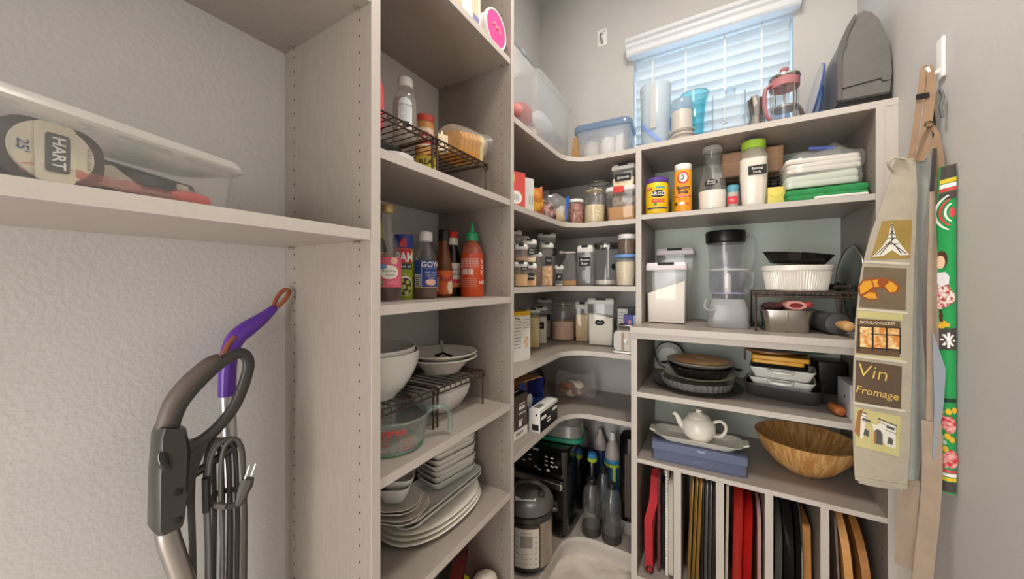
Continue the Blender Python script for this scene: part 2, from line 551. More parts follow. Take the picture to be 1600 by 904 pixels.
# right cabinet: stepped unit on the back wall under the window
u = thing('stepped_cabinet', 'stepped taupe cabinet of bakeware with tray slots below the window', 'cabinet', (0, 0, 0))
def side(x0, x1, yf, z0, z1, inner):
    s = part('side_panel', G().box(x0, x1, yf + 0.0012, DY - 0.0005, z0, z1), M_lam, u, smooth=False)
    part('edge_band_lit', G().box(x0, x1, yf, yf + 0.0012, z0, z1), M_edge_lit, s, smooth=False)
    xi = x1 if inner > 0 else x0
    holes(s, ((xi, yf + 0.037), (xi, DY - 0.05)), (inner, 0), z0 + 0.06, z1 - 0.04)
    return s
ZK = 1.0085
side(R0, R0B, DY - DR, ZK, 1.718 - TH - 0.001, 1); side(R1, R1 + 0.02, DY - DR, ZK, 1.718 - TH - 0.001, -1)
side(R0, R0B, DY - DL, 0, 0.963, 1); side(R1, R1 + 0.02, DY - DL, 0, 0.963, -1)
part('filler_strip', G().box(R1 + 0.0205, RX - 0.0005, DY - DR + 0.001, DY - DR + 0.02, ZK, 1.718 - TH - 0.001), M_edge_lit, u, smooth=False)
part('filler_strip', G().box(R1 + 0.0205, RX - 0.0005, DY - DL + 0.001, DY - DL + 0.02, 0, 0.963), M_edge_lit, u, smooth=False)
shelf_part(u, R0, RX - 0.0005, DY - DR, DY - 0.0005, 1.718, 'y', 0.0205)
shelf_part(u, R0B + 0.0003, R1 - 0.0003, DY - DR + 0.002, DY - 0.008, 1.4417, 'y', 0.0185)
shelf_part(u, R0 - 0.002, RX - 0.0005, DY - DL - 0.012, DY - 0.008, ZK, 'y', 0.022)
part('counter_rail', G().box(R0, RX - 0.001, DY - DL, DY - DL + 0.02, 0.964, ZK - 0.0222), M_edge_lit, u, smooth=False)
shelf_part(u, R0B + 0.0003, R1 - 0.0003, DY - DL + 0.002, DY - 0.008, 0.7644, 'y', 0.0185)
shelf_part(u, R0B + 0.0003, R1 - 0.0003, DY - DL + 0.002, DY - 0.008, 0.5158, 'y', 0.0155)
shelf_part(u, R0B + 0.0003, R1 - 0.0003, DY - DL + 0.002, DY - 0.008, 0.075, 'y', 0.0185)
for z0, z1 in ((0.0, 0.964), (ZK, 1.697)):
    part('back_panel', G().box(R0B + 0.001, R1 - 0.001, DY - 0.007, DY - 0.001, z0, z1), M_back_tint, u, smooth=False)  # stands for the bare wall, colour of the light on it included
DIV = ((0.737, 0.761), (0.868, 0.891), (1.003, 1.0245), (1.139, 1.159))
for a, b in DIV:
    s = part('divider', G().box(a, b, DY - DL + 0.0035, DY - 0.008, 0.0755, 0.4998), M_lam, u, smooth=False)
    part('edge_band_lit', G().box(a, b, DY - DL + 0.0022, DY - DL + 0.0035, 0.0755, 0.4998), M_edge_lit, s, smooth=False)
pins(u, (DY - DR + 0.037,), R1, 'x', 1.4417 - 0.0185, -1)

# ceiling lamp (out of frame, lights the pantry)
cl = thing('ceiling_lamp', 'round flush ceiling lamp lighting the pantry', 'lamp', (0.84, 0.72, CH))
part('base', G().lathe([(0.17, -0.02), (0.17, -0.001)], 32), M_white, cl)
part('diffuser', G().lathe([(0.03, -0.062), (0.10, -0.055), (0.145, -0.038), (0.16, -0.0205)], 32), mat('lamp_diffuser', '#fff6e8', 0.5, emit=8.0), cl)
ld = bpy.data.lights.new('lamp_light', 'AREA'); ld.shape = 'DISK'; ld.size = 0.3; ld.energy = 12.5; ld.color = (1.0, 0.93, 0.84)
lo = bpy.data.objects.new('lamp_light', ld); COL.objects.link(lo); lo.parent = cl; lo.location = (0, 0, -0.07)
# ============================================================ LEFT BAY
# clear storage bin with a cloudy lid, and the tools inside it
M_lidw = clear('cloudy_lid', '#ffffff', rough=0.25, gloss=0.6, milk=0.6, milkcol='#e9e6e2')
BIN = (0.172, 0.077, zA); BR = math.atan2(0.94, -0.341)
t = thing('storage_bin', 'long clear plastic bin with cloudy white lid on the left shelf', 'storage bin', BIN, BR)
g = G()
g.loft([rrect(0.395, 0.098, 0.02, 5, 0.0005), rrect(0.40, 0.10, 0.02, 5, 0.004), rrect(0.415, 0.116, 0.026, 5, 0.082), rrect(0.428, 0.128, 0.028, 5, 0.083), rrect(0.428, 0.128, 0.028, 5, 0.087),
        rrect(0.412, 0.112, 0.025, 5, 0.086), rrect(0.396, 0.096, 0.02, 5, 0.005)], True, True)
part('tub', g, M_plast, t)
g = G()
g.loft([rrect(0.434, 0.134, 0.03, 5, 0.0875), rrect(0.440, 0.140, 0.031, 5, 0.090), rrect(0.436, 0.136, 0.03, 5, 0.096), rrect(0.428, 0.128, 0.028, 5, 0.102), rrect(0.40, 0.10, 0.02, 5, 0.099)], True, True)
part('lid', g, M_lidw, t)
def inbin(x, y, z=0.0):
    c, s = math.cos(BR), math.sin(BR)
    return (BIN[0] + c * x - s * y, BIN[1] + s * x + c * y, zA + z)
M_tdk = mat('tool_black', '#2a2c2e', 0.5)
M_cream = mat('tool_cream', '#e3dcc6', 0.5)
t = thing('tape_measure', 'black and white tape measure lying in the clear bin', 'tape measure', inbin(-0.006, -0.022, 0.013), BR - 0.06)
part('case', G().prism([(p[0], p[1]) for p in rrect(0.088, 0.070, 0.028, 6, 0, 0, 0.035)], -0.018, 0.02), M_tdk, t)
part('disc', G().lathe([(0.033, 0), (0.034, 0.001), (0.033, 0.003)], 32).xf(Matrix.Rotation(PI / 2, 4, 'X')), M_cream, t, (0.0, -0.018, 0.036))
fr = G().prism([(p[0], p[1]) for p in rrect(0.031, 0.066, 0.004, 3, 0, 0, 0.035)], -0.024, -0.0215)
part('badge_frame', fr, M_cream, t)
b = part('badge', G().prism([(p[0], p[1]) for p in rrect(0.019, 0.044, 0.003, 3, 0, 0.001, 0.035)], -0.0252, -0.0241), mat('badge_slate', '#3d464b', 0.5), t)
letter('HART', 0.0145, 0.001, 0.035, -0.0254, M_wink, t, bold=0.02, rot=-PI / 2, sx=0.98)
letter("25'", 0.012, -0.0235, 0.036, -0.0212, mat('blue_ink', '#2d4a8c', 0.6), t, bold=0.02, rot=-PI / 2)
letter('AUTO LOCK', 0.0048, 0.028, 0.037, -0.0212, M_ink, t, rot=-PI / 2)
t = thing('pry_tool', 'dark hand tool with two cream grips behind the red bag in the bin', 'tool', inbin(0.085, 0.010, 0.030), BR + 0.0)
g = G().prism([(-0.05, 0.0), (0.095, 0.002), (0.10, 0.012), (0.085, 0.030), (0.02, 0.034), (-0.045, 0.038), (-0.06, 0.02)], -0.013, 0.013)
part('handle', g, M_tdk, t)
part('grip', G().prism([(-0.035, 0.008), (0.0, 0.0), (0.012, 0.004), (0.012, 0.010), (-0.018, 0.030), (-0.035, 0.028)], -0.017, -0.0131), M_cream, t)
part('grip', G().prism([(0.066, 0.006), (0.082, 0.006), (0.078, 0.027), (0.062, 0.028)], -0.015, -0.0131), M_cream, t)
part('blade', G().prism([(-0.088, 0.004), (-0.05, 0.006), (-0.052, 0.026), (-0.06, 0.03)], -0.003, 0.003), mat('blue_steel', '#8b9cc0', 0.25, metal=0.8), t)
M_redw = mat('red_rubber', '#d14a44', 0.5)
t = thing('red_screwdriver', 'red-handled screwdriver in a plastic sleeve low in the clear bin', 'screwdriver', inbin(0.058, -0.031, 0.014), BR)
part('handle', G().tube([(0.06, 0, 0.017), (0.075, 0, 0.018), (0.098, 0, 0.018), (0.112, 0, 0.018), (0.118, 0, 0.018)], [0.006, 0.0105, 0.011, 0.0095, 0.004], 12), M_redw, t)
part('shaft', G().tube([(-0.06, 0, 0.010), (0.061, 0, 0.0165)], 0.003, 8), M_steel, t)
R = random.Random(3)
g = G().grid(lambda a, b: (-0.09 + 0.15 * a, -0.012 + 0.004 * math.sin(9 * a + 3 * b) , 0.003 + 0.016 * b * (0.6 + 0.4 * math.sin(3 * a)) + 0.0015 * math.sin(31 * a)), 24, 4)
part('sleeve', g.mv(0.0, 0.0, 0.003), clear('pink_film', '#ffd9d4', 0.15, 1.0, 0.4, '#e98f88'), t)
t = thing('fastener_packet', 'small clear zip packet of white plugs at the right end of the bin', 'packet', inbin(0.160, -0.030, 0.012), BR)
g = G().loft([[(-0.033, -0.004, 0.003), (0.028, -0.006, 0.003), (0.028, 0.006, 0.003), (-0.033, 0.006, 0.003)], [(-0.031, -0.0045, 0.02), (0.030, -0.005, 0.016), (0.03, 0.006, 0.016), (-0.031, 0.006, 0.02)], [(-0.033, -0.001, 0.036), (0.02, -0.001, 0.032), (0.02, 0.001, 0.032), (-0.033, 0.001, 0.036)]])
part('bag', g, M_film, t)
for (x, z) in ((-0.014, 0.025), (0.012, 0.010), (0.022, 0.008)):
    part('plug', G().lathe([(0.0045, 0), (0.0045, 0.003)], 12).xf(Matrix.Rotation(PI / 2, 4, 'X')), M_white, t, (x, -0.0015, z))
solo('tool_roll', G().rbox(0.27, 0.075, 0.009, 0.012, 0.003), mat('roll_dark', '#3b3d40', 0.8), 'dark rolled tool pad flat on the floor of the clear bin', 'tool pad', inbin(0.050, -0.002, 0.0055), BR)
solo('cardboard_pad', G().box(-0.16, 0.16, 0.036, 0.040, 0.008, 0.072), mat('pad_tan', '#b5a58c', 0.7), 'tan card sheet standing along the back of the clear bin', 'card', inbin(0, 0.0), BR)
solo('grey_pouch', G().rbox(0.10, 0.045, 0.062, 0.012, 0.008), mat('pouch_grey', '#44474a', 0.6), 'dark grey pouch at the left end of the clear bin', 'pouch', inbin(-0.140, -0.005, 0.006), BR)

# upright vacuum: handle, coiled cord, pole, floor head
VX = 0.10
def V(y, z, x=VX):
    return (x, y * 1.149, 1.175 + (z - 1.175) * 1.149)
M_vac = mat('vacuum_black', '#3a3735', 0.32, var=0.05, vscale=50)
M_vgrip = mat('vacuum_grip', '#5d524b', 0.5)
t = thing('vacuum_cleaner', 'upright vacuum with black loop handle and wound black cord against the left wall', 'vacuum cleaner', (0, 0, 0))
lp = [(0.187, 0.955), (0.188, 0.969), (0.196, 0.996), (0.214, 1.021), (0.239, 1.044), (0.261, 1.057), (0.277, 1.058), (0.285, 1.042), (0.281, 1.017), (0.267, 0.979), (0.247, 0.953), (0.226, 0.937), (0.206, 0.932), (0.195, 0.925)]
rr = [(0.012, 0.014)] * 4 + [(0.011, 0.012), (0.010, 0.009), (0.010, 0.0075), (0.010, 0.007), (0.010, 0.0075), (0.010, 0.008), (0.010, 0.008), (0.011, 0.009), (0.011, 0.012), (0.011, 0.014)]
def smooth_path(pts, rads=None, k=4):
    out = []; ro = []
    N = len(pts)
    for i in range(N - 1):
        p0, p1, p2, p3 = [Vector(pts[max(0, min(N - 1, i + d))]) for d in (-1, 0, 1, 2)]
        for j in range(k):
            s = j / k
            out.append(0.5 * ((2 * p1) + (p2 - p0) * s + (2 * p0 - 5 * p1 + 4 * p2 - p3) * s * s + (3 * p1 - p0 - 3 * p2 + p3) * s ** 3))
            if rads:
                a, b = rads[i], rads[i + 1]
                if isinstance(a, tuple): ro.append((a[0] + (b[0] - a[0]) * s, a[1] + (b[1] - a[1]) * s))
                else: ro.append(a + (b - a) * s)
    out.append(Vector(pts[-1]))
    if rads: ro.append(rads[-1]); return out, ro
    return out
p, r = smooth_path([V(*q) for q in lp], rr, 3)
part('handle_loop', G().tube(p, r, 14), M_vac, t)
gp = [(0.1845, 0.968), (0.193, 0.998), (0.210, 1.024), (0.234, 1.048), (0.248, 1.055)]
p, r = smooth_path([V(a - 0.002, b + 0.002) for a, b in gp], [0.0125, 0.0145, 0.0145, 0.0125, 0.008], 4)
part('grip_cover', G().tube(p, r, 12), M_vgrip, t)
bd = [(0.171, 0.964), (0.175, 0.975), (0.202, 0.966), (0.207, 0.932), (0.204, 0.876), (0.2, 0.836), (0.198, 0.829), (0.171, 0.829), (0.167, 0.838), (0.168, 0.912)]
g = G()
out = [V(*q) for q in bd]
cy = sum(q[1] for q in out) / len(out); cz = sum(q[2] for q in out) / len(out)
g.loft([[(VX + dx, cy + (q[1] - cy) * s, cz + (q[2] - cz) * (0.98 + 0.02 * s)) for q in out] for dx, s in ((-0.022, 0.7), (-0.016, 0.95), (0.0, 1.0), (0.016, 0.95), (0.022, 0.7))])
part('housing', g, M_vac, t)
br_ = [V(*q) for q in ((0.203, 0.944), (0.231, 0.936), (0.218, 0.904), (0.210, 0.869), (0.2045, 0.850))]
part('brace', G().loft([[(VX + dx, q[1], q[2]) for q in br_] for dx in (-0.009, 0.009)]), M_vac, t)
part('cord_hook', G().tube(smooth_path([V(0.206, 0.888), V(0.225, 0.894), V(0.25, 0.904), V(0.262, 0.910), V(0.268, 0.922)], None, 3), 0.0075, 8), M_vac, t)
sw = part('switch', G().ball((0, 0, 0), 0.006, 0.009, 0.02), M_blackg, t, (VX + 0.019, 0.178 * 1.149, 0.893), (0.25, 0, 0))
part('switch_mark', G().ball((0, 0, 0), 0.002, 0.002, 0.003, 8, 6), M_steel, t, (VX + 0.0225, 0.177 * 1.149, 0.888))
for zz in (0.881, 0.842):
    q = V(0.191, zz)
    part('screw', G().lathe([(0.0045, 0), (0.0055, 0.0012), (0.003, 0.002)], 12).xf(Matrix.Rotation(PI / 2, 4, 'Y')), M_black, t, (VX + 0.0222, q[1], q[2]))
M_pole = mat('satin_pole', '#a9a4a0', 0.3, metal=0.9)
pp = smooth_path([V(0.184, 0.835), V(0.186, 0.813), V(0.194, 0.776), V(0.206, 0.719), V(0.214, 0.64), V(0.216, 0.45), (VX + 0.02, 0.25, 0.16)], None, 4)
part('pole', G().tube(pp, 0.0155, 14), M_pole, t)
part('floor_head', G().rbox(0.26, 0.20, 0.075, 0.03, 0.012, 0.001), M_black, t, (0.16, 0.25, 0))
M_cord = mat('cord_rubber', '#4a4643', 0.55)
R = random.Random(11)
for k in range(7):
    dx = -0.018 + 0.006 * k; y0 = 0.226 + 0.0045 * k; lowz = 0.50 + R.uniform(-0.05, 0.05); w = 0.013 + 0.0045 * (k % 3)
    path = [V(y0 - w * 0.8, lowz, VX + dx), V(y0 - w * 1.1 + 0.004, 0.75, VX + dx + 0.004), V(y0 - w, 0.86, VX + dx + 0.004), V(y0 - w * 0.7, 0.915, VX + dx), V(y0 + 0.003, 0.931, VX + dx + 0.003),
            V(y0 + w * 0.8 + 0.004, 0.912, VX + dx), V(y0 + w * 0.8 + 0.006, 0.86, VX + dx + 0.005), V(y0 + w + 0.004, 0.75, VX + dx + 0.003), V(y0 + w, lowz, VX + dx), V(y0, lowz - 0.025, VX + dx)]
    path.append(path[0])
    part('cord_loop', G().tube(smooth_path(path, None, 5), 0.0038, 7), M_cord, t)
part('cord_wrap', G().tube(smooth_path([V(0.243, 0.836, VX + 0.035), V(0.262, 0.830, VX + 0.032), V(0.276, 0.835, VX + 0.01), V(0.265, 0.838, VX - 0.012), V(0.243, 0.842, VX - 0.01), V(0.232, 0.84, VX + 0.015), V(0.243, 0.836, VX + 0.035)], None, 4), 0.005, 7), M_cord, t)
pl = part('plug', G().tube([V(0.257, 0.832, VX + 0.038), V(0.262, 0.845, VX + 0.038), V(0.268, 0.858, VX + 0.038), V(0.270, 0.866, VX + 0.038)], [0.006, 0.009, 0.0115, 0.010], 8), M_cord, t)
for dy in (-0.005, 0.005):
    a = V(0.270, 0.866, VX + 0.038); b = V(0.2765, 0.885, VX + 0.038)
    part('prong', G().tube([(a[0], a[1] + dy, a[2] + 0.001), (b[0], b[1] + dy, b[2])], (0.0016), 4), M_steel, pl)
part('strain_relief', G().tube([V(0.2225, 0.885, VX + 0.02), V(0.223, 0.86, VX + 0.02), V(0.2235, 0.835, VX + 0.02)], 0.006, 8), M_black, t)

# purple-handled mop
M_purp = mat('purple_plastic', '#5b2a9a', 0.3, coat=0.2)
M_cop = mat('copper_plastic', '#8a4a2e', 0.4)
t = thing('floor_mop', 'mop with bent purple grip and silver pole leaning behind the vacuum', 'mop', (0, 0, 0))
mp = [(0.403, 1.120), (0.378, 1.099), (0.352, 1.081), (0.332, 1.064), (0.321, 1.039), (0.317, 1.006), (0.316, 0.953)]
p, r = smooth_path([(0.04, a, b) for a, b in mp], [0.007, 0.013, 0.0165, 0.0165, 0.015, 0.0145, 0.0145], 5)
part('grip', G().tube(p, r, 16), M_purp, t)
part('hang_loop', G().tube(smooth_path([(0.04, 0.400, 1.117), (0.045, 0.414, 1.129), (0.047, 0.427, 1.148), (0.04, 0.431, 1.156), (0.035, 0.423, 1.157), (0.034, 0.410, 1.142), (0.036, 0.400, 1.119)], None, 5), 0.0045, 8), M_cop, t)
part('trigger', G().tube([(0.052, 0.324, 1.068), (0.052, 0.313, 1.055), (0.05, 0.306, 1.035), (0.048, 0.304, 1.015)], 0.005, 8), M_cop, t)
part('pole', G().tube([(0.04, 0.316, 0.9525), (0.04, 0.330, 0.58), (0.045, 0.345, 0.05)], 0.013, 14), mat('silver_pole', '#c9c6c4', 0.3, metal=0.8), t)
part('mop_head', G().rbox(0.10, 0.14, 0.05, 0.02, 0.01, 0.001), mat('mop_grey', '#8d8a92', 0.9), t, (0.06, 0.35, 0))

# ============================================================ SHARED CONTAINER BUILDERS
def lathe_thing(name, label, cat, loc, rotz, parts, group=None):
    t = thing(name, label, cat, loc, rotz, group)
    for nm, prof, m in parts:
        part(nm, G().lathe(prof, 28), m, t)
    return t

def wire_rack(name, label, loc, rotz, L, W, H, step=0.0245, group=None):
    """four-legged wire shelf riser: long rails, cross wires bent over the front, legs"""
    t = thing(name, label, 'wire rack', loc, rotz, group)
    r = 0.0022
    for y in (-W / 2, W / 2):
        part('rail', G().tube([(-L / 2, y, H - 0.003), (L / 2, y, H - 0.003)], r * 1.2, 8), M_wire, t)
        part('rail', G().tube([(-L / 2, y, H - 0.017), (L / 2, y, H - 0.017)], r * 1.2, 8), M_wire, t)
    for x in (-L / 2, L / 2):
        part('end_rail', G().tube([(x, -W / 2, H - 0.003), (x, W / 2, H - 0.003)], r * 1.2, 8), M_wire, t)
    wm = G().tube([(0, -W / 2 - 0.0015, H - 0.017), (0, -W / 2 - 0.0015, H - 0.006), (0, -W / 2 + 0.004, H - 0.0005), (0, W / 2 - 0.004, H - 0.0005), (0, W / 2 + 0.0015, H - 0.006), (0, W / 2 + 0.0015, H - 0.017)], 0.0016, 6).mesh('wire', M_wire)
    n = int(L / step)
    for i in range(n + 1):
        part('wire', wm, M_wire, t, (-L / 2 + 0.006 + (L - 0.012) * i / n, 0, 0))
    for x in (-L / 2 + 0.006, L / 2 - 0.006):
        for y in (-W / 2 + 0.004, W / 2 - 0.004):
            part('leg', G().tube([(x, y, 0.0005), (x, y, H - 0.004)], 0.003, 8), M_wire, t)
    return t
# ============================================================ TALL UNIT
def dish(rings, m, name='dish', parent=None, **k):
    g = G(); g.loft(rings, True, True)
    return part(name, g, m, parent, **k)
def oval_rings(a, b, h, foot=0.72, p=2.3, t=0.004):
    return [ell(a * foot, b * foot, 0, 40, p=p), ell(a * foot + 0.002, b * foot + 0.002, 0.003, 40, p=p), ell(a - 0.001, b - 0.001, h - t * 0.6, 40, p=p), ell(a, b, h - t * 0.2, 40, p=p), ell(a - 0.002, b - 0.002, h, 40, p=p),
            ell(a - 0.022, b - 0.022, h - 0.005, 40, p=p), ell(a * foot - 0.008, b * foot - 0.008, 0.005, 40, p=p)]
def rect_rings(w, d, h, r=0.02, foot=0.8, t=0.003, rim=0.006):
    return [rrect(w * foot, d * foot, r * 0.8, 5, 0), rrect(w * foot + 0.004, d * foot + 0.004, r * 0.8, 5, 0.002), rrect(w - 0.002, d - 0.002, r, 5, h - 0.003), rrect(w, d, r, 5, h - 0.001), rrect(w - 0.003, d - 0.003, r, 5, h),
            rrect(w - 2 * rim, d - 2 * rim, r * 0.9, 5, h - 0.0025), rrect(w * foot - 0.004, d * foot - 0.004, r * 0.7, 5, t)]
def bowl_prof(r, h, foot=0.45, t=0.004, k=0.6):
    P = [(r * foot, 0.0), (r * foot + 0.001, 0.004)]
    N = 8
    for i in range(1, N + 1):
        s = i / N
        P.append((r * foot + (r - r * foot) * math.sin(s * PI / 2) ** k if k != 1 else r * foot + (r - r * foot) * s, 0.004 + (h - 0.004) * s))
    Q = [(max(0.002, a - t), max(z, 0.004) + 0.0) for a, z in reversed(P[1:])]
    Q[0] = (P[-1][0] - t, h)
    Q[-1] = (r * foot * 0.9, 0.007)
    return P + Q

def bottle(name, label, cat, loc, rotz, prof, glass, cap=None, capm=None, liquid=None, liqm=None, n=28, group=None, th=0.002):
    t = thing(name, label, cat, loc, rotz, group)
    part('body', G().lathe([(0.001, 0.0005)] + [(r, max(z, 0.0005)) for r, z in prof], n), glass, t)
    if cap: part('cap', G().lathe(cap, 24), capm, t)
    if liquid:
        lp = [(max(0.0015, r - th), z) for r, z in prof if z < liquid]
        # radius at the fill line
        for (r0, z0), (r1, z1) in zip(prof, prof[1:]):
            if z0 <= liquid <= z1 and z1 > z0:
                lp.append((r0 + (r1 - r0) * (liquid - z0) / (z1 - z0) - th, liquid)); break
        lp[0] = (lp[0][0], 0.003)
        part('contents', G().lathe([(0.001, 0.003)] + lp, n), liqm, t)
    return t

# --- top shelf (S1)
z0 = zS[0]
M_paper = mat('box_paper', '#efe9dc', 0.6)
t = thing('tall_carton', 'white carton with blue and orange print on the topmost shelf', 'carton', (0.222, 0.812, z0), PI / 2)
part('box', G().rbox(0.088, 0.085, 0.24, 0.001, 0.0008, 0.0005), M_paper, t)
patch(0.006, 0.036, 0.03, 0.062, -0.0425, mat('print_violet', '#7d7fb0', 0.6), t)
patch(0.004, 0.038, 0.064, 0.12, -0.0425, mat('print_orange', '#e2b184', 0.6), t)
for k in range(6):
    patch(0.006 + 0.005 * k, 0.0075 + 0.005 * k, 0.064, 0.118, -0.043, M_white, t)
patch(0.010, 0.038, 0.125, 0.16, -0.0425, mat('print_navy', '#4b5b96', 0.6), t)
solo('tan_carton', G().rbox(0.055, 0.075, 0.21, 0.001, 0.0008, 0.0005), mat('carton_tan', '#cdb890', 0.65, var=0.05, vscale=40), 'tan carton left of the white one on the topmost shelf', 'carton', (0.232, 0.735, z0), PI / 2)
solo('glass_tumbler', G().lathe([(0.03, 0.0005), (0.036, 0.12), (0.033, 0.12), (0.028, 0.005)], 24), M_glass, 'clear tumbler at the left on the topmost shelf', 'glass', (0.235, 0.665, z0))
M_pink = mat('pink_paper', '#ef4f95', 0.45)
t = thing('pink_tin', 'round pink tub lying on its side at the end of the topmost shelf', 'tub', (0.255, 0.907, z0 + 0.0585), 0)
part('tub', G().lathe([(0.048, -0.05), (0.052, -0.048), (0.053, 0.022), (0.057, 0.024), (0.058, 0.028), (0.057, 0.034), (0.052, 0.034), (0.052, 0.031), (0.001, 0.031)], 40).xf(Matrix.Rotation(PI / 2, 4, 'Y')), mat('tub_white', '#eee6e4', 0.4), t)
part('face', G().lathe([(0.0505, 0.0315), (0.0505, 0.0325)], 40).xf(Matrix.Rotation(PI / 2, 4, 'Y')), M_pink, t)
part('print', G().tube([(0.0332, -0.02, 0.008), (0.0332, -0.008, 0.014), (0.0332, 0.0, 0.004), (0.0332, 0.012, 0.012), (0.0332, 0.02, -0.004)], (0.0035), 6), mat('print_lightpink', '#f9b3a8', 0.5), t)

# --- second shelf (S2): wire rack and things on and under it
z0 = zS[1]
RK = 0.107
wire_rack('wire_rack', 'bronze wire rack under the bread bag, second shelf of the tall unit', (0.145, 0.80, z0), PI / 2, 0.236, 0.21, RK)
wire_rack('wire_rack', 'bronze wire rack under the clear syrup bottle, second shelf of the tall unit', (0.145, 0.575, z0), PI / 2, 0.205, 0.21, RK)
zr = z0 + RK + 0.0018
M_red = mat('red_print', '#d8424a', 0.4)
t = bottle('squeeze_bottle', 'red squeeze bottle beside the left panel on the upper wire rack', 'bottle', (0.14, 0.565, zr), face(0.14, 0.565),
           [(0.030, 0), (0.034, 0.008), (0.035, 0.06), (0.034, 0.10), (0.028, 0.125), (0.018, 0.142), (0.015, 0.15)], mat('red_bottle', '#d9525a', 0.35), [(0.016, 0.1505), (0.0165, 0.170), (0.013, 0.184), (0.004, 0.188)], mat('dark_red_cap', '#a82f3c', 0.35))
letter('SUGAR FREE', 0.010, 0.0, 0.085, 0, M_wink, t, wrap=0.0352)
letter('SYRUP', 0.015, 0.0, 0.066, 0, M_wink, t, wrap=0.0352, bold=0.01)
t = bottle('syrup_bottle', 'clear ribbed bottle with white cap on the upper wire rack', 'bottle', (0.14, 0.680, zr), face(0.14, 0.680),
           [(0.029, 0), (0.033, 0.006), (0.033, 0.10), (0.031, 0.122), (0.024, 0.140), (0.019, 0.148), (0.018, 0.155)], M_plast, [(0.020, 0.152), (0.0205, 0.174), (0.019, 0.177), (0.002, 0.178)], M_white, 0.12, clear('syrup', '#f4f0ea', 0.05, 0.5, 0.35, '#ddd8d0'))
patch(-0.018, 0.018, 0.03, 0.095, 0, mat('pale_label', '#dfe5ea', 0.6), t, wrap=0.0334)
oval(0, 0.095, 0.018, 0.018, 0, _M['pale_label'], t, wrap=0.0334)
letter('corn syrup', 0.0085, 0, 0.094, 0, M_ink, t, wrap=0.0342)
for k in range(6): letter('light syrup with vanilla', 0.0030, 0, 0.084 - 0.006 * k, 0, mat('grey_ink', '#77808a', 0.7), t, wrap=0.0342)
patch(-0.006, 0.010, 0.035, 0.05, 0, M_ink, t, wrap=0.0345, name='barcode')
t = bottle('nut_butter_jar', 'peanut coloured jar with red lid on the upper wire rack', 'jar', (0.105, 0.79, zr), face(0.105, 0.79),
           [(0.026, 0), (0.029, 0.004), (0.029, 0.10), (0.027, 0.106)], mat('peanut', '#d79a56', 0.4), [(0.0275, 0.1065), (0.028, 0.108), (0.028, 0.126), (0.026, 0.128), (0.001, 0.128)], mat('lid_red', '#dd5046', 0.4))
patch(-0.03, 0.03, 0.03, 0.085, 0, mat('jar_label', '#f0dcc8', 0.6), t, wrap=0.0293)
for k, c in enumerate((M_red, M_red)):
    oval(0, 0.066 - 0.022 * k, 0.024, 0.007, 0, c, t, wrap=0.0296)
letter('PEANUT', 0.009, 0, 0.066, 0, M_wink, t, wrap=0.0303, bold=0.02)
letter('butter', 0.009, 0, 0.044, 0, M_wink, t, wrap=0.0303)
t = thing('seasoning_carton', 'small cream carton between red-lidded jar and bread', 'carton', (0.185, 0.772, zr), 1.1)
part('box', G().rbox(0.030, 0.035, 0.046, 0.001, 0.001), mat('carton_cream', '#e8cfa4', 0.6, col2='#f4ead2', vscale=60), t)
part('flap', G().box(-0.002, 0.002, -0.010, 0.010, 0.046, 0.058), M_paper, t)
M_bread = mat('bread_crust', '#d79a3f', 0.75, var=0.12, vscale=40, bump=0.3, bscale=90)
M_crumb = mat('bread_crumb', '#edd79a', 0.85, var=0.05, vscale=120, bump=0.5, bscale=300)
t = thing('bread_bag', 'bagged sliced yellow bread on the wire rack by the right panel', 'bread', (0.195, 0.852, zr), 0.06)
lo_prof = [(-0.05, 0.0), (0.05, 0.0), (0.052, 0.045), (0.058, 0.06), (0.05, 0.082), (0.02, 0.090), (-0.02, 0.090), (-0.05, 0.082), (-0.058, 0.06), (-0.052, 0.045)]
for k in range(6):
    part('bread_slice', G().prism([(a * (0.80 + 0.035 * k), b * (0.72 + 0.05 * k)) for a, b in lo_prof], -0.062 + 0.0185 * k, -0.0445 + 0.0185 * k), M_bread if k < 5 else M_crumb, t)
gb = G()
def bagring(y, s, zc, n=20, wob=0.0, sd=1):
    R = random.Random(sd); out = []
    for i in range(n):
        a = 2 * PI * i / n
        out.append((0.064 * s * math.cos(a) * (1 + R.uniform(-wob, wob)), y, zc + 0.05 * s * math.sin(a) * (1 + R.uniform(-wob, wob))))
    return [(x, yy, max(zz, 0.001)) for x, yy, zz in out]
gb.loft([bagring(-0.067, 0.4, 0.04), bagring(-0.062, 0.85, 0.043), bagring(-0.02, 0.97, 0.047), bagring(0.045, 1.05, 0.049), bagring(0.055, 0.8, 0.055, wob=0.1, sd=4), bagring(0.068, 0.5, 0.064, wob=0.15, sd=5), bagring(0.085, 0.62, 0.075, wob=0.15, sd=6), bagring(0.108, 0.8, 0.082, wob=0.12, sd=7)], True, False)
part('bag', gb, M_film, t)
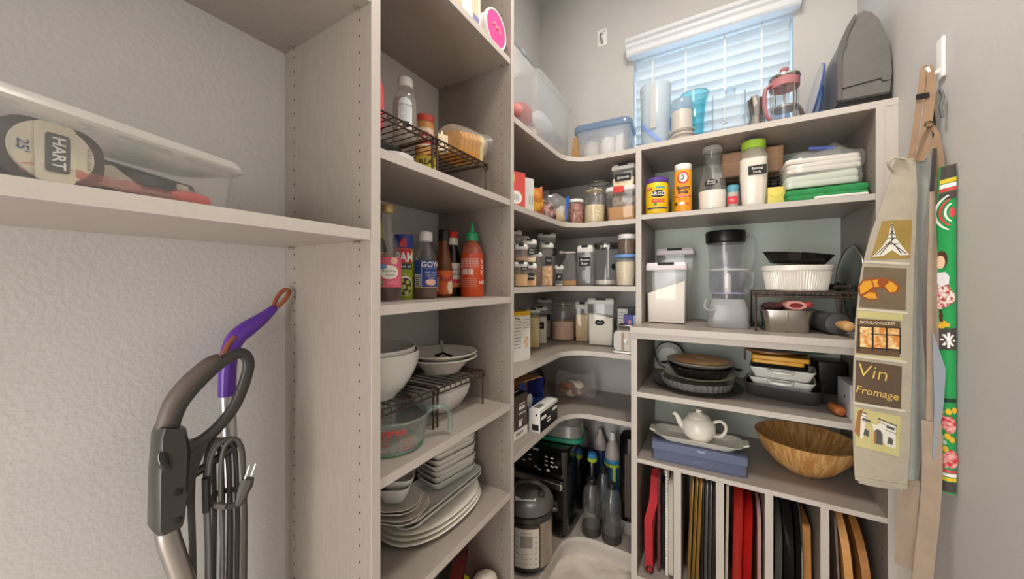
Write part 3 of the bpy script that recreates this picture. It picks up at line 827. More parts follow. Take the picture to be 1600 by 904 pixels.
# under the rack
t = bottle('seasoning_can', 'small yellow can with black lettering under the upper wire rack', 'can', (0.205, 0.692, z0), face(0.205, 0.692) , [(0.029, 0), (0.029, 0.060), (0.030, 0.062), (0.028, 0.063)], mat('can_yellow', '#d9c13a', 0.4))
letter('REAL', 0.020, 0.004, 0.046, 0, M_ink, t, wrap=0.0292, bold=0.01)
solo('black_pouch', G().rbox(0.075, 0.10, 0.068, 0.015, 0.01, 0.0005).jit(0.002, 3), M_black, 'black pouch at the left under the upper wire rack', 'pouch', (0.16, 0.575, z0 + 0.003))
solo('white_saucer', G().lathe([(0.028, 0.0005), (0.038, 0.003), (0.040, 0.012), (0.037, 0.014), (0.002, 0.013)], 28), M_white, 'small round white saucer at the front edge under the upper wire rack', 'saucer', (0.255, 0.545, z0))
for k, (y, c, nm) in enumerate(((0.745, '#c9502f', 'red'), (0.80, '#e0b070', 'tan'), (0.615, '#d9cbb5', 'cream'))):
    solo('spice_packet', G().prism([(-0.026, 0.0005), (0.026, 0.0005), (0.024, 0.06), (-0.024, 0.06)], -0.006, 0.006), mat('packet_' + nm, c, 0.5, var=0.15, vscale=60), nm + ' spice packet standing under the upper wire rack', 'packet', (0.10 + 0.01 * k, y, z0), PI / 2)

# --- third shelf (S3): bottles
z0 = zS[2]
t = bottle('vinegar_bottle', 'tall glass wine vinegar bottle with pink label and gold cap', 'bottle', (0.172, 0.593, z0), face(0.172, 0.593) - 0.05,
           [(0.031, 0), (0.0332, 0.004), (0.0332, 0.105), (0.032, 0.118), (0.026, 0.140), (0.018, 0.158), (0.0135, 0.172), (0.0128, 0.215), (0.0128, 0.222)], M_glass, [(0.0145, 0.216), (0.0148, 0.217), (0.0148, 0.233), (0.0135, 0.235), (0.001, 0.235)], mat('gold_cap', '#cdb274', 0.35, metal=0.3), 0.05, clear('red_vinegar', '#b07a78', 0.05, 0.5, 0.45, '#7a2c33'))
M_pl = mat('label_pink', '#e0667a', 0.55, var=0.06, vscale=60)
patch(-0.045, 0.045, 0.034, 0.106, 0, M_pl, t, wrap=0.0335)
oval(0.006, 0.070, 0.0225, 0.0165, 0, mat('label_cream', '#f7f2e4', 0.6), t, wrap=0.0341)
oval(-0.008, 0.083, 0.009, 0.006, 0, mat('label_blue', '#5e8fd0', 0.6), t, wrap=0.0346)
letter('Great Value', 0.0036, -0.008, 0.083, 0, M_wink, t, wrap=0.0352)
letter('Red Wine', 0.0078, 0.007, 0.0725, 0, M_ink, t, wrap=0.0350)
letter('Vinegar', 0.0078, 0.009, 0.0635, 0, M_ink, t, wrap=0.0350)
letter('salad', 0.013, 0.014, 0.046, 0, mat('label_rose', '#ef8f9b', 0.6), t, wrap=0.0344, bold=0.02)
oval(-0.017, 0.044, 0.011, 0.009, 0, mat('label_olive', '#3c3a2a', 0.6, col2='#c9b77f', vscale=220), t, wrap=0.0344)
oval(0.018, 0.097, 0.010, 0.008, 0, mat('label_peach', '#f0a98f', 0.6, col2='#f5d6c4', vscale=150), t, wrap=0.0344)
letter('VINEGAR', 0.010, -0.006, 0.112, 0, mat('label_faint', '#d9a08f', 0.6), t, wrap=0.0336)
t = bottle('oil_bottle', 'dark-capped bottle with green label half hidden behind wine vinegar', 'bottle', (0.085, 0.630, z0), face(0.085, 0.63), [(0.03, 0), (0.031, 0.12), (0.02, 0.16), (0.014, 0.18), (0.013, 0.215)], clear('green_glass', '#9fb070'), [(0.015, 0.205), (0.015, 0.24), (0.001, 0.241)], M_black)
patch(-0.03, 0.03, 0.12, 0.122, 0, mat('label_green', '#9db03f', 0.5), t, wrap=0.0312)
part('collar', G().lathe([(0.0205, 0.162), (0.0185, 0.204), (0.001, 0.2041)], 24), _M['label_green'], t)
M_pgrn = mat('can_green', '#9fae2c', 0.35)
t = bottle('cooking_spray', 'green cooking spray can with blue and red cap', 'can', (0.128, 0.684, z0), face(0.128, 0.684), [(0.025, 0), (0.0265, 0.003), (0.0265, 0.132), (0.0255, 0.137)], M_pgrn,
           [(0.0265, 0.1375), (0.027, 0.139), (0.0268, 0.170), (0.0255, 0.174), (0.001, 0.1745)], mat('cap_blue', '#2a3d96', 0.35))
part('cap_window', G().box(-0.009, 0.009, -0.0285, -0.020, 0.140, 0.154), mat('cap_red', '#c92a2f', 0.4), t, smooth=False)
part('nozzle', G().ball((0.0, -0.020, 0.158), 0.010, 0.009, 0.009), _M['cap_red'], t)
patch(-0.026, 0.026, 0.098, 0.136, 0, mat('label_red', '#c81f2b', 0.45), t, wrap=0.0267)
letter('PAM', 0.034, 0.004, 0.112, 0, M_wink, t, wrap=0.0273, bold=0.03, sx=0.75)
patch(-0.02, 0.026, 0.080, 0.0965, 0, mat('label_dkgreen', '#2d3a2c', 0.5), t, wrap=0.0267)
letter('olive oil', 0.011, 0.004, 0.0885, 0, M_wink, t, wrap=0.0273)
letter('no stick cooking spray', 0.0045, 0, 0.074, 0, M_ink, t, wrap=0.0268)
oval(0.006, 0.036, 0.021, 0.027, 0, M_wink, t, wrap=0.0267)
oval(0.006, 0.034, 0.019, 0.024, 0, mat('skillet', '#4a2f24', 0.6), t, wrap=0.0272)
for i, (a, b) in enumerate(((-0.004, 0.05), (0.012, 0.046), (0.002, 0.034), (0.017, 0.03), (-0.006, 0.024), (0.009, 0.018))):
    oval(a, b, 0.0062, 0.0062, 0, mat('sprout', '#9bab3a', 0.6, col2='#c9cf7a', vscale=120), t, wrap=0.0277)
t = bottle('cider_vinegar_bottle', 'clear vinegar bottle with blue label and white cap', 'bottle', (0.162, 0.734, z0), face(0.162, 0.734), [(0.030, 0), (0.0318, 0.004), (0.0318, 0.10), (0.030, 0.116), (0.022, 0.138), (0.017, 0.150), (0.0165, 0.163)], M_plast,
           [(0.019, 0.160), (0.0195, 0.161), (0.0192, 0.184), (0.017, 0.187), (0.001, 0.187)], M_white, 0.05, clear('cider', '#d9b9a0', 0.05, 0.5, 0.35, '#b98766'))
M_lb = mat('label_royal', '#2b4a9c', 0.5)
patch(-0.036, 0.044, 0.032, 0.106, 0, M_lb, t, wrap=0.0321)
patch(-0.036, 0.044, 0.030, 0.0325, 0, mat('label_gold', '#d9b53f', 0.5), t, wrap=0.0325)
patch(-0.0105, -0.0095, 0.032, 0.106, 0, M_wink, t, wrap=0.0326)
letter('GOYA', 0.021, 0.018, 0.094, 0, M_wink, t, wrap=0.0328, bold=0.03)
patch(0.0, 0.036, 0.083, 0.0838, 0, M_wink, t, wrap=0.0327)
letter('cider vinegar', 0.0072, 0.017, 0.073, 0, M_wink, t, wrap=0.0327, italic=0.3)
letter('vinagre de sidra', 0.0048, 0.017, 0.065, 0, M_wink, t, wrap=0.0327)
letter('de manzana', 0.0048, 0.018, 0.059, 0, M_wink, t, wrap=0.0327)
oval(0.016, 0.046, 0.016, 0.009, 0, mat('label_fruit', '#e8896a', 0.6, col2='#f3ded0', vscale=150), t, wrap=0.0327)
patch(-0.032, -0.014, 0.034, 0.068, 0, M_wink, t, wrap=0.0326, name='nutrition_panel')
for k in range(6):
    patch(-0.030, -0.016, 0.037 + 0.005 * k, 0.0395 + 0.005 * k, 0, M_ink, t, wrap=0.0328, name='nutrition_panel')
bottle('soy_bottle', 'dark bottle with black cap behind the blue-labelled vinegar', 'bottle', (0.09, 0.815, z0), 0, [(0.027, 0), (0.028, 0.12), (0.014, 0.155), (0.013, 0.17)], mat('soy_dark', '#1f1512', 0.2), [(0.0165, 0.165), (0.0165, 0.198), (0.001, 0.199)], M_black)
t = bottle('hot_sauce_bottle', 'curvy hot sauce bottle with orange label and black cap', 'bottle', (0.142, 0.834, z0), face(0.142, 0.834), [(0.025, 0), (0.0262, 0.004), (0.0262, 0.088), (0.0255, 0.10), (0.021, 0.125), (0.0165, 0.15), (0.0152, 0.175)], clear('amber_glass', '#e6b890', 0.05, 0.9, 0.55, '#a9602c'),
           [(0.0165, 0.172), (0.017, 0.173), (0.0168, 0.204), (0.015, 0.207), (0.001, 0.207)], M_black)
patch(-0.036, 0.036, 0.010, 0.082, 0, mat('label_orange', '#e0672f', 0.5), t, wrap=0.0264)
patch(-0.024, -0.016, 0.018, 0.060, 0, M_wink, t, wrap=0.0267)
letter("Red's", 0.024, 0.012, 0.056, 0, mat('ink_red', '#a8252b', 0.6), t, wrap=0.0272, bold=0.02)
oval(0.022, 0.032, 0.011, 0.022, 0, mat('label_cream2', '#f5e6c4', 0.6), t, wrap=0.0267)
t = bottle('red_cap_bottle', 'dark glass bottle with red cap and cream label behind the hot sauce', 'bottle', (0.118, 0.905, z0), face(0.118, 0.905), [(0.026, 0), (0.0275, 0.004), (0.0275, 0.11), (0.025, 0.13), (0.018, 0.152), (0.0165, 0.165), (0.0165, 0.176)], clear('dark_glass', '#8d8a86', 0.05, 0.9, 0.25, '#5a5048'),
           [(0.0185, 0.190), (0.0185, 0.208), (0.017, 0.211), (0.001, 0.211)], mat('cap_red2', '#d02c28', 0.4))
part('cap_ring', G().lathe([(0.0178, 0.168), (0.0178, 0.1899), (0.001, 0.19)], 24), M_white, t)
patch(-0.03, 0.03, 0.04, 0.108, 0, _M['label_cream'], t, wrap=0.0278)
patch(-0.03, 0.03, 0.030, 0.0398, 0, mat('label_amber', '#e08a3a', 0.5), t, wrap=0.0279)
patch(0.0, 0.026, 0.042, 0.056, 0, M_red, t, wrap=0.0283)
letter('Balsamic', 0.010, 0.012, 0.088, 0, mat('grey_ink2', '#6b6a6a', 0.6), t, wrap=0.0284)
letter('glaze', 0.012, 0.012, 0.073, 0, M_ink, t, wrap=0.0284, italic=0.3)
t = bottle('sriracha_bottle', 'orange-red chili sauce squeeze bottle with green pointed cap', 'bottle', (0.185, 0.922, z0), face(0.185, 0.922), [(0.035, 0), (0.0375, 0.004), (0.0375, 0.12), (0.0365, 0.136), (0.030, 0.158), (0.020, 0.172), (0.0175, 0.178)], mat('chili_red', '#cf4a1c', 0.25, coat=0.3),
           [(0.0195, 0.1785), (0.020, 0.1795), (0.0195, 0.202), (0.016, 0.206), (0.0065, 0.209), (0.0055, 0.222), (0.003, 0.236), (0.001, 0.238)], mat('cap_green', '#2f9e68', 0.4))
part('shoulder', G().lathe([(0.0369, 0.1365), (0.0304, 0.1585), (0.0204, 0.1725), (0.0180, 0.1782)], 28, cap0=False, cap1=False), clear('shoulder_clear', '#f0d8c8', 0.05, 1.0, 0.3, '#d9b9a4'), t)
for k in range(6): letter('TUONG OT SRIRACHA CHILI SAUCE', 0.0042, -0.012, 0.120 - 0.0052 * k, 0, M_wink, t, wrap=0.0378)
for k in range(8): patch(-0.034 + 0.005 * k, -0.0315 + 0.005 * k, 0.070, 0.088, 0, M_wink, t, wrap=0.0378)
for k in range(5): letter('shake well before use keep cap closed', 0.0036, -0.012, 0.058 - 0.006 * k, 0, M_wink, t, wrap=0.0378)
for k, (a, b) in enumerate(((0.034, 0.112), (0.036, 0.095), (0.033, 0.078))):
    part('print', G().tube([(a - 0.005, 0, b + 0.006), (a + 0.005, 0, b + 0.002), (a - 0.002, 0, b - 0.004), (a + 0.006, 0, b - 0.007)], 0.0011, 5).wrap(0.0376), M_wink, t)
letter('HOT', 0.013, 0.036, 0.045, 0, M_wink, t, wrap=0.0378, bold=0.02)

# --- fourth shelf (S4): rack, bowls, measuring jugs
z0 = zS[3]
wire_rack('wire_rack', 'bronze wire rack under the two pasta bowls', (0.13, 0.818, z0), PI / 2, 0.222, 0.20, RK)
wire_rack('wire_rack', 'bronze wire rack under the big white bowls', (0.13, 0.590, z0), PI / 2, 0.225, 0.20, RK)
zr = z0 + RK + 0.0018
bp = bowl_prof(0.105, 0.112, 0.46, 0.0045, 0.75)
solo('mixing_bowl', G().lathe(bp, 44), M_porc, 'large deep white mixing bowl on the lower wire rack', 'bowl', (0.15, 0.575, zr))
solo('mixing_bowl', G().lathe(bowl_prof(0.0955, 0.085, 0.40, 0.004, 0.75), 44), M_porc, 'smaller white bowl nested inside the large mixing bowl', 'bowl', (0.15, 0.575, zr + 0.0365))
pr = [(0.052, 0), (0.055, 0.002), (0.056, 0.004), (0.082, 0.034), (0.108, 0.046), (0.111, 0.048), (0.108, 0.051), (0.082, 0.042), (0.052, 0.008), (0.001, 0.007)]
solo('pasta_bowl', G().lathe(pr, 48), M_china, 'wide-rimmed cream bowl, lower of two on the wire rack', 'bowl', (0.125, 0.845, zr), 0)
solo('pasta_bowl', G().lathe([(r * 0.985, z) for r, z in pr], 48), M_china, 'wide-rimmed cream bowl, upper of two, holding the steel cup', 'bowl', (0.125, 0.845, zr + 0.0135), 0)
t = thing('garlic_press', 'small steel mill with black handle in the upper cream bowl', 'kitchen tool', (0.145, 0.825, zr + 0.0265), 0.3)
part('drum', G().lathe([(0.02, 0), (0.029, 0.004), (0.031, 0.024), (0.029, 0.025), (0.026, 0.006)], 24), M_chrome, t)
part('crank', G().tube([(-0.025, 0, 0.026), (0.0, 0.004, 0.034), (0.03, 0.0, 0.027)], 0.004, 8), M_black, t)
part('handle', G().tube([(0.0, 0.012, 0.030), (-0.010, 0.020, 0.050), (-0.016, 0.026, 0.066)], [0.005, 0.0055, 0.0055], 8), M_chrome, t)
for k in range(2):
    dish_ = [rrect(0.11, 0.10, 0.03, 6, 0), rrect(0.115, 0.105, 0.03, 6, 0.003), rrect(0.165, 0.145, 0.045, 6, 0.040), rrect(0.176, 0.155, 0.045, 6, 0.066), rrect(0.176, 0.155, 0.045, 6, 0.068), rrect(0.168, 0.147, 0.043, 6, 0.067), rrect(0.157, 0.137, 0.04, 6, 0.041), rrect(0.108, 0.10, 0.028, 6, 0.008)]
    solo('square_bowl', G().loft(dish_), M_porc, ['deep rounded-square white bowl standing on the shelf under the pasta bowls', 'rounded-square white bowl nested in another under the pasta bowls'][k], 'bowl', (0.125, 0.835, z0 + 0.0005 + 0.024 * k), PI / 2 + 0.1)
M_rtext = mat('red_enamel', '#d2453c', 0.5)
def jug(name, label, loc, rotz, r0, r1, h, hang):
    t = thing(name, label, 'measuring jug', loc, rotz)
    P = [(r0 - 0.004, 0.0005), (r0, 0.004), (r1, h - 0.004), (r1 + 0.002, h - 0.001), (r1 + 0.001, h), (r1 - 0.004, h - 0.001), (r0 - 0.005, 0.009), (0.001, 0.008)]
    part('jug', G().lathe([(0.001, 0.0005)] + P, 40), M_glassg, t)
    part('rim', G().tube([(r1 * math.cos(2 * PI * i / 36), r1 * math.sin(2 * PI * i / 36), h - 0.001) for i in range(36)], 0.003, 6, closed=True), M_glassg, t)
    part('base_ring', G().tube([((r0 - 0.001) * math.cos(2 * PI * i / 36), (r0 - 0.001) * math.sin(2 * PI * i / 36), 0.005) for i in range(36)], 0.0042, 6, closed=True), clear('thick_glass', '#d3e8e1', 0.05, 1.0, 0.15, '#b5d0c8'), t)
    if hang:
        p, r = smooth_path([(r1 - 0.004, 0, h - 0.008), (r1 + 0.022, 0, h - 0.002), (r1 + 0.045, 0, h - 0.006), (r1 + 0.052, 0, h - 0.020), (r1 + 0.054, 0, h - 0.050), (r1 + 0.052, 0, h - 0.066)], [(0.011, 0.006)] * 6, 4)
        part('handle', G().tube(p, r, 12), clear('handle_glass', '#e3f0ec', 0.04, 1.2, 0.15, '#c8ddd7'), t)
        part('handle_root', G().tube([(r0 + 0.001, 0, 0.012), (r0 + (r1 - r0) * 0.4 + 0.002, 0, h * 0.4), (r1, 0, h - 0.008)], (0.006, 0.004), 8), _M['handle_glass'], t)
    return t
t = jug('measuring_jug', 'large glass measuring jug with red lettering at the front of the shelf', (0.205, 0.585, z0), 0.95, 0.066, 0.082, 0.078, True)
a = face(0.205, 0.585) - 0.95
def jug_print(t, a, rr):
    for k, (s, sz, zz) in enumerate((('pyrex', 0.022, 0.060), ('8 CUPS   2 LITER', 0.0045, 0.050))):
        g = text(s, sz, 0.03 if k == 0 else 0.0); g.v = [(p[0], -0.0008, p[2] + zz) for p in g.v]; g.wrap(rr(zz)); g.xf(Matrix.Rotation(a, 4, 'Z'))
        part('lettering', g, M_rtext, t, smooth=False, fix=False)
    for k in range(5):
        zz = 0.042 - 0.0075 * k
        for x0, x1 in ((-0.035, -0.006), (0.004, 0.010), (0.016, 0.045)):
            g = G().grid(lambda u, w: (x0 + (x1 - x0) * u, -0.0008, zz + 0.0012 * w), 5, 1).wrap(rr(zz)); g.xf(Matrix.Rotation(a, 4, 'Z'))
            part('gauge_line', g, M_rtext, t, smooth=False, fix=False)
jug_print(t, a, lambda zz: 0.066 + 0.016 * zz / 0.078)
t = jug('measuring_jug', 'smaller glass measuring jug with red lines behind the large one', (0.072, 0.632, z0), 0.95, 0.046, 0.054, 0.084, False)
jug_print(t, face(0.072, 0.632) - 0.95, lambda zz: 0.046 + 0.010 * zz / 0.1)

# --- fifth shelf (S5): stacked white dishes
z0 = zS[4] + 0.0005
names = ('lowest', 'middle', 'uppermost')
for k in range(3):
    o = G().loft(oval_rings(0.112 - 0.003 * k, 0.172 - 0.004 * k, 0.017, 0.66))
    solo('oval_platter', o, M_china, names[k] + ' of three large oval cream platters at the base of the stack', 'platter', (0.150, 0.776, z0 + 0.0115 * k), 0, 'oval platters')
zp = z0 + 0.0115 * 2 + 0.0145
for k in range(2):
    solo('rectangular_platter', G().loft(rect_rings(0.330, 0.135, 0.020, 0.030, 0.82)), M_porc, ['lower', 'upper'][k] + ' of two long rectangular white platters above the ovals', 'platter', (0.150, 0.782, zp + 0.013 * k), PI / 2, 'rectangular platters')
zq = zp + 0.013 + 0.0155
for k in range(7):
    solo('rectangular_dish', G().loft(rect_rings(0.172, 0.098, 0.021, 0.018, 0.86)), M_porc, ('bottom', 'second', 'third', 'fourth', 'fifth', 'sixth', 'top')[k] + ' dish from below in the stack of small rectangular white dishes', 'dish', (0.140 - 0.002 * (k % 2), 0.852 + 0.0015 * (k % 3), zq + 0.0165 * k), PI / 2 - 0.15 + 0.015 * (k % 2), 'small rectangular dishes')
for k in range(4):
    w = 0.125 + (0.012 if k < 2 else -0.008)
    solo('side_plate', G().loft(rect_rings(w, w, 0.014, 0.045, 0.7)), M_china, ('lowest', 'second', 'third', 'top')[k] + ' small plate from below in the pile left of the dish stack', 'plate', (0.150, 0.652 - 0.002 * k, zq + 0.0095 * k), 0.3 + 0.12 * k, 'small plates')
for k in range(2):
    bw = [rrect(0.055, 0.055, 0.018, 5, 0), rrect(0.06, 0.06, 0.02, 5, 0.003), rrect(0.088, 0.088, 0.022, 5, 0.040), rrect(0.088, 0.088, 0.022, 5, 0.042), rrect(0.082, 0.082, 0.02, 5, 0.041), rrect(0.054, 0.054, 0.016, 5, 0.007)]
    solo('square_dip_bowl', G().loft(bw), M_porc, ['small square bowl resting on the small plates', 'small square bowl nested tilted on top of its twin'][k], 'bowl', (0.142 - 0.003 * k, 0.645 + 0.010 * k, zq + 0.0095 * 3 + 0.0125 + 0.024 * k), 0.55, None, rot=(0.0, 0.0, 0.55) if k == 0 else (0.12, 0.05, 0.7))

# --- bottom of the tall unit
z0 = zS[5] + 0.0005
t = thing('red_skillet', 'red pan standing on edge at the bottom of the tall unit', 'pan', (0.175, 0.846, z0 + 0.131), -1.05)
part('pan', G().lathe([(0.098, -0.018), (0.105, -0.016), (0.126, 0.018), (0.128, 0.02), (0.124, 0.02), (0.102, -0.012)], 40).xf(Matrix.Rotation(-PI / 2 - 0.1, 4, 'X')), mat('red_enamel_pan', '#7a1f1c', 0.25, coat=0.4), t)
part('handle', G().tube([(0.0, -0.004, 0.122), (0.006, -0.004, 0.150), (0.012, -0.004, 0.164)], [0.008, 0.011, 0.008], 8), _M['red_enamel_pan'], t)
t = thing('dark_skillet', 'black pan standing on edge left of the red one', 'pan', (0.15, 0.740, z0 + 0.125), -0.9)
part('pan', G().lathe([(0.095, -0.02), (0.10, -0.018), (0.119, 0.018), (0.121, 0.02), (0.117, 0.02), (0.098, -0.014)], 40).xf(Matrix.Rotation(-PI / 2 - 0.1, 4, 'X')), mat('pan_black', '#1d1a18', 0.35, metal=0.3), t)
t = thing('cloth_bag', 'cream round-topped cloth bag with lime tag at the bottom of the tall unit', 'bag', (0.243, 0.912, z0 + 0.002), 0)
part('bag', G().lathe([(0.035, 0.0), (0.043, 0.01), (0.046, 0.09), (0.043, 0.135), (0.036, 0.16), (0.020, 0.172), (0.002, 0.175)], 24).jit(0.0012, 4), mat('bag_cream', '#d8cdbd', 0.85, bump=0.4, bscale=300), t)
part('tag', G().box(-0.046, -0.028, -0.048, -0.046, 0.14, 0.185), mat('tag_lime', '#c9d62f', 0.5), t, smooth=False)
# ============================================================ CORNER SHELVES
def pop(name, label, loc, rotz, w, d, h, fill=0.0, fm=None, tag=None, lidm=None, tagz=0.62, tagw=0.6, lid_h=0.018, group=None, cat='container', slope=0.0, tr=0.002, tagh=0.022, tsize=None, tagx=0.0):
    """square clear canister with a clip lid, contents and a chalk tag"""
    lidm = lidm or M_lid
    t = thing(name, label, cat, loc, rotz, group)
    hb = h - lid_h
    g = G(); e = 0.0015
    g.loft([rrect(w * 0.93, d * 0.93, 0.008, 4, 0.0005), rrect(w * 0.96, d * 0.96, 0.009, 4, 0.003), rrect(w, d, 0.009, 4, hb)], True, False)
    part('body', g, M_plast, t)
    if fill:
        zf = hb * fill; s = 0.94
        top = rrect(w * s, d * s, 0.007, 4, zf); top = [(x, y, z + slope * x / w) for x, y, z in top]
        part('contents', G().loft([rrect(w * 0.89, d * 0.89, 0.006, 4, 0.004), top]), fm, t)
    g = G()
    g.loft([rrect(w + 0.002, d + 0.002, 0.010, 4, hb), rrect(w + 0.004, d + 0.004, 0.010, 4, hb + 0.002), rrect(w + 0.004, d + 0.004, 0.010, 4, hb + lid_h * 0.62), rrect(w - 0.001, d - 0.001, 0.009, 4, hb + lid_h * 0.72), rrect(w - 0.003, d - 0.003, 0.009, 4, h - 0.002), rrect(w - 0.007, d - 0.007, 0.008, 4, h)])
    part('lid', g, lidm, t)
    part('lid_notch_shade', G().box(-w * 0.2, w * 0.2, -d / 2 - 0.0035, -d / 2 + 0.006, h - lid_h * 0.32, h + 0.0008), M_tag, t, smooth=False)  # dark block in place of the shaded notch in the lid front
    if tag is not None:
        zc = hb * tagz; tw = w * tagw
        patch(-tw / 2 + tagx, tw / 2 + tagx, zc - tagh / 2, zc + tagh / 2, -d / 2 - 0.0002, M_tag, t, r=tr, t=0.0008, name='tag')
        lines = tag.split('\n'); sz = tsize or min(0.011, tw / max(3, max(len(q) for q in lines)) * 1.5)
        for i, q in enumerate(lines):
            if q: letter(q, sz, tagx, zc + (len(lines) - 1) * sz * 0.5 - i * sz, -d / 2 - 0.0012, M_wink, t, italic=0.25)
    return t
M_flour = mat('flour', '#efe9dd', 0.9, bump=0.1, bscale=200)
M_oat = mat('oats', '#c9a878', 0.9, col2='#e3cfa8', vscale=160, bump=0.4, bscale=260)
M_tan = mat('tan_grain', '#d7a669', 0.9, col2='#e0bb83', vscale=120, bump=0.2, bscale=300)
M_pale = mat('pale_grain', '#e5cd9d', 0.9, col2='#efe0bd', vscale=140, bump=0.3, bscale=260)
M_dark = mat('dark_grain', '#5a3a30', 0.9, col2='#84604f', vscale=120, bump=0.4, bscale=200)
M_nut = mat('nuts', '#7a2f26', 0.6, col2='#b98a7a', vscale=70, bump=0.5, bscale=120)
M_bean = mat('white_beans', '#e9dcb8', 0.7, col2='#cdb98a', vscale=110, bump=0.6, bscale=170)
M_brownsugar = mat('brown_sugar', '#bd8a4e', 0.9, col2='#c79a62', vscale=60, bump=0.3, bscale=250)

# --- C1: totes above the corner
z0 = zC[0] + 0.0005
t = thing('clear_tote', 'large clear plastic tote of bags on the top corner shelf', 'storage tote', (0.165, 1.395, z0), PI / 2)
g = G()
L, W, H = 0.375, 0.235, 0.285
g.loft([rrect(L - 0.05, W - 0.05, 0.02, 5, 0), rrect(L - 0.04, W - 0.04, 0.022, 5, 0.004), rrect(L - 0.012, W - 0.012, 0.026, 5, H - 0.028), rrect(L, W, 0.028, 5, H - 0.024), rrect(L, W, 0.028, 5, H - 0.014),
        rrect(L - 0.014, W - 0.014, 0.025, 5, H - 0.016), rrect(L - 0.046, W - 0.046, 0.02, 5, 0.008)])
part('tub', g, M_milky, t)
g = G().loft([rrect(L + 0.006, W + 0.006, 0.03, 5, H - 0.0135), rrect(L + 0.008, W + 0.008, 0.03, 5, H - 0.004), rrect(L - 0.01, W - 0.01, 0.026, 5, H), rrect(L - 0.05, W - 0.05, 0.02, 5, H - 0.003)])
part('lid', g, M_milky, t)
R = random.Random(5)
M_filler = mat('packed_bags', '#8f8070', 0.7, col2='#e0d8cc', vscale=30, bump=0.3, bscale=80)
t2 = thing('snack_bags', 'heap of clear snack bags lying in the bottom of the large tote', 'bags', (0.165, 1.395, z0 + 0.009), PI / 2)
for k in range(6):
    x, y = -0.11 + 0.046 * k, R.uniform(-0.03, 0.03)
    part('bag', G().ball((x, y - 0.025, 0.050), 0.040, 0.060, 0.046, 12, 8).jit(0.006, k), [M_filler, M_film, M_filler, mat('bag_gold', '#c99a4a', 0.5), M_filler, M_film][k], t2)
solo('pink_pouch', G().ball((0, 0, 0), 0.05, 0.07, 0.045, 16, 10).jit(0.003, 8), mat('pouch_coral', '#e08a88', 0.6), 'coral pink pouch inside the large clear tote', 'pouch', (0.17, 1.272, z0 + 0.150), 0.3)
solo('white_bags', G().ball((0, 0, 0), 0.05, 0.10, 0.06, 16, 10).jit(0.005, 9), mat('bag_white', '#e6e9ec', 0.5), 'crumpled white bag inside the large clear tote', 'bag', (0.175, 1.445, z0 + 0.165), 0.1)
t = thing('white_board', 'white board leaning on the wall behind the large tote', 'board', (0.0, 0, 0), 0)
part('board', G().prism([(1.0, z0), (1.70, z0), (1.70, 2.335), (1.0, 2.335)], 0.004, 0.016, 'x'), M_white, t, smooth=False)
part('top_edge', G().box(0.003, 0.018, 1.0, 1.70, 2.3352, 2.347), mat('edge_silver', '#a9b2bb', 0.4, metal=0.4), t, smooth=False)
part('clip', G().rbox(0.02, 0.03, 0.02, 0.004, 0.002), mat('clip_clear', '#c9d2da', 0.3), t, (0.016, 1.575, 2.332))
M_bluelid = clear('blue_lid', '#d3dfee', 0.2, 0.8, 0.62, '#8fa6c4')
t = thing('lidded_tub', 'clear plastic tub with blue lid holding paper goods on the top corner shelf', 'storage tub', (0.435, 1.585, z0), 0.05)
g = G().loft([rrect(0.205, 0.125, 0.02, 5, 0), rrect(0.21, 0.13, 0.02, 5, 0.004), rrect(0.235, 0.155, 0.026, 5, 0.140), rrect(0.229, 0.149, 0.024, 5, 0.140), rrect(0.204, 0.124, 0.018, 5, 0.006)])
part('tub', g, M_milky, t)
g = G().loft([rrect(0.243, 0.163, 0.03, 6, 0.126), rrect(0.252, 0.172, 0.034, 6, 0.130), rrect(0.252, 0.172, 0.034, 6, 0.150), rrect(0.240, 0.16, 0.03, 6, 0.158), rrect(0.215, 0.135, 0.024, 6, 0.153)], False, True)
part('lid', g, M_bluelid, t)
for k, (x, y, r_) in enumerate(((-0.058, 0.0, 0.034), (0.012, -0.005, 0.030), (0.068, 0.004, 0.021))):
    solo('paper_bundle', G().lathe([(r_ * 0.8, 0), (r_, 0.01), (r_ * 1.05, 0.07), (r_ * 0.9, 0.09 + 0.008 * k), (r_ * 0.3, 0.096)], 12).jit(0.004, k + 20), mat('paper_warm', '#ece4dc', 0.8), ['left', 'middle', 'right'][k] + ' white paper bundle inside the blue-lidded tub', 'paper', (0.435 + x, 1.585 + y, z0 + 0.0075), 0)
t = thing('paper_bag', 'brown paper bag lying folded between tote and blue-lidded tub', 'paper bag', (0.268, 1.70, z0), 0.3)
part('bag', G().loft([rrect(0.07, 0.05, 0.004, 2, 0), rrect(0.072, 0.05, 0.004, 2, 0.07), rrect(0.06, 0.012, 0.003, 2, 0.14), rrect(0.05, 0.006, 0.002, 2, 0.19)]), M_kraft, t)
t = thing('tent_card', 'small cream tent card with a letter standing behind the blue-lidded tub', 'card', (0.355, 1.735, z0), 0.2)
part('card', G().prism([(-0.05, 0), (0.05, 0), (0.012, 0.235), (-0.008, 0.235)], -0.003, 0.003), mat('card_cream', '#d8c8a6', 0.7), t, smooth=False)
letter('A', 0.035, 0.004, 0.195, -0.003, M_ink, t, bold=0.02)
bottle('spray_bottle', 'small clear bottle at the right end of the top corner shelf', 'bottle', (0.568, 1.715, z0), 0, [(0.014, 0), (0.016, 0.05), (0.008, 0.07), (0.007, 0.085)], M_plast, [(0.009, 0.080), (0.009, 0.10), (0.001, 0.101)], mat('grey_cap', '#6f7880', 0.4))

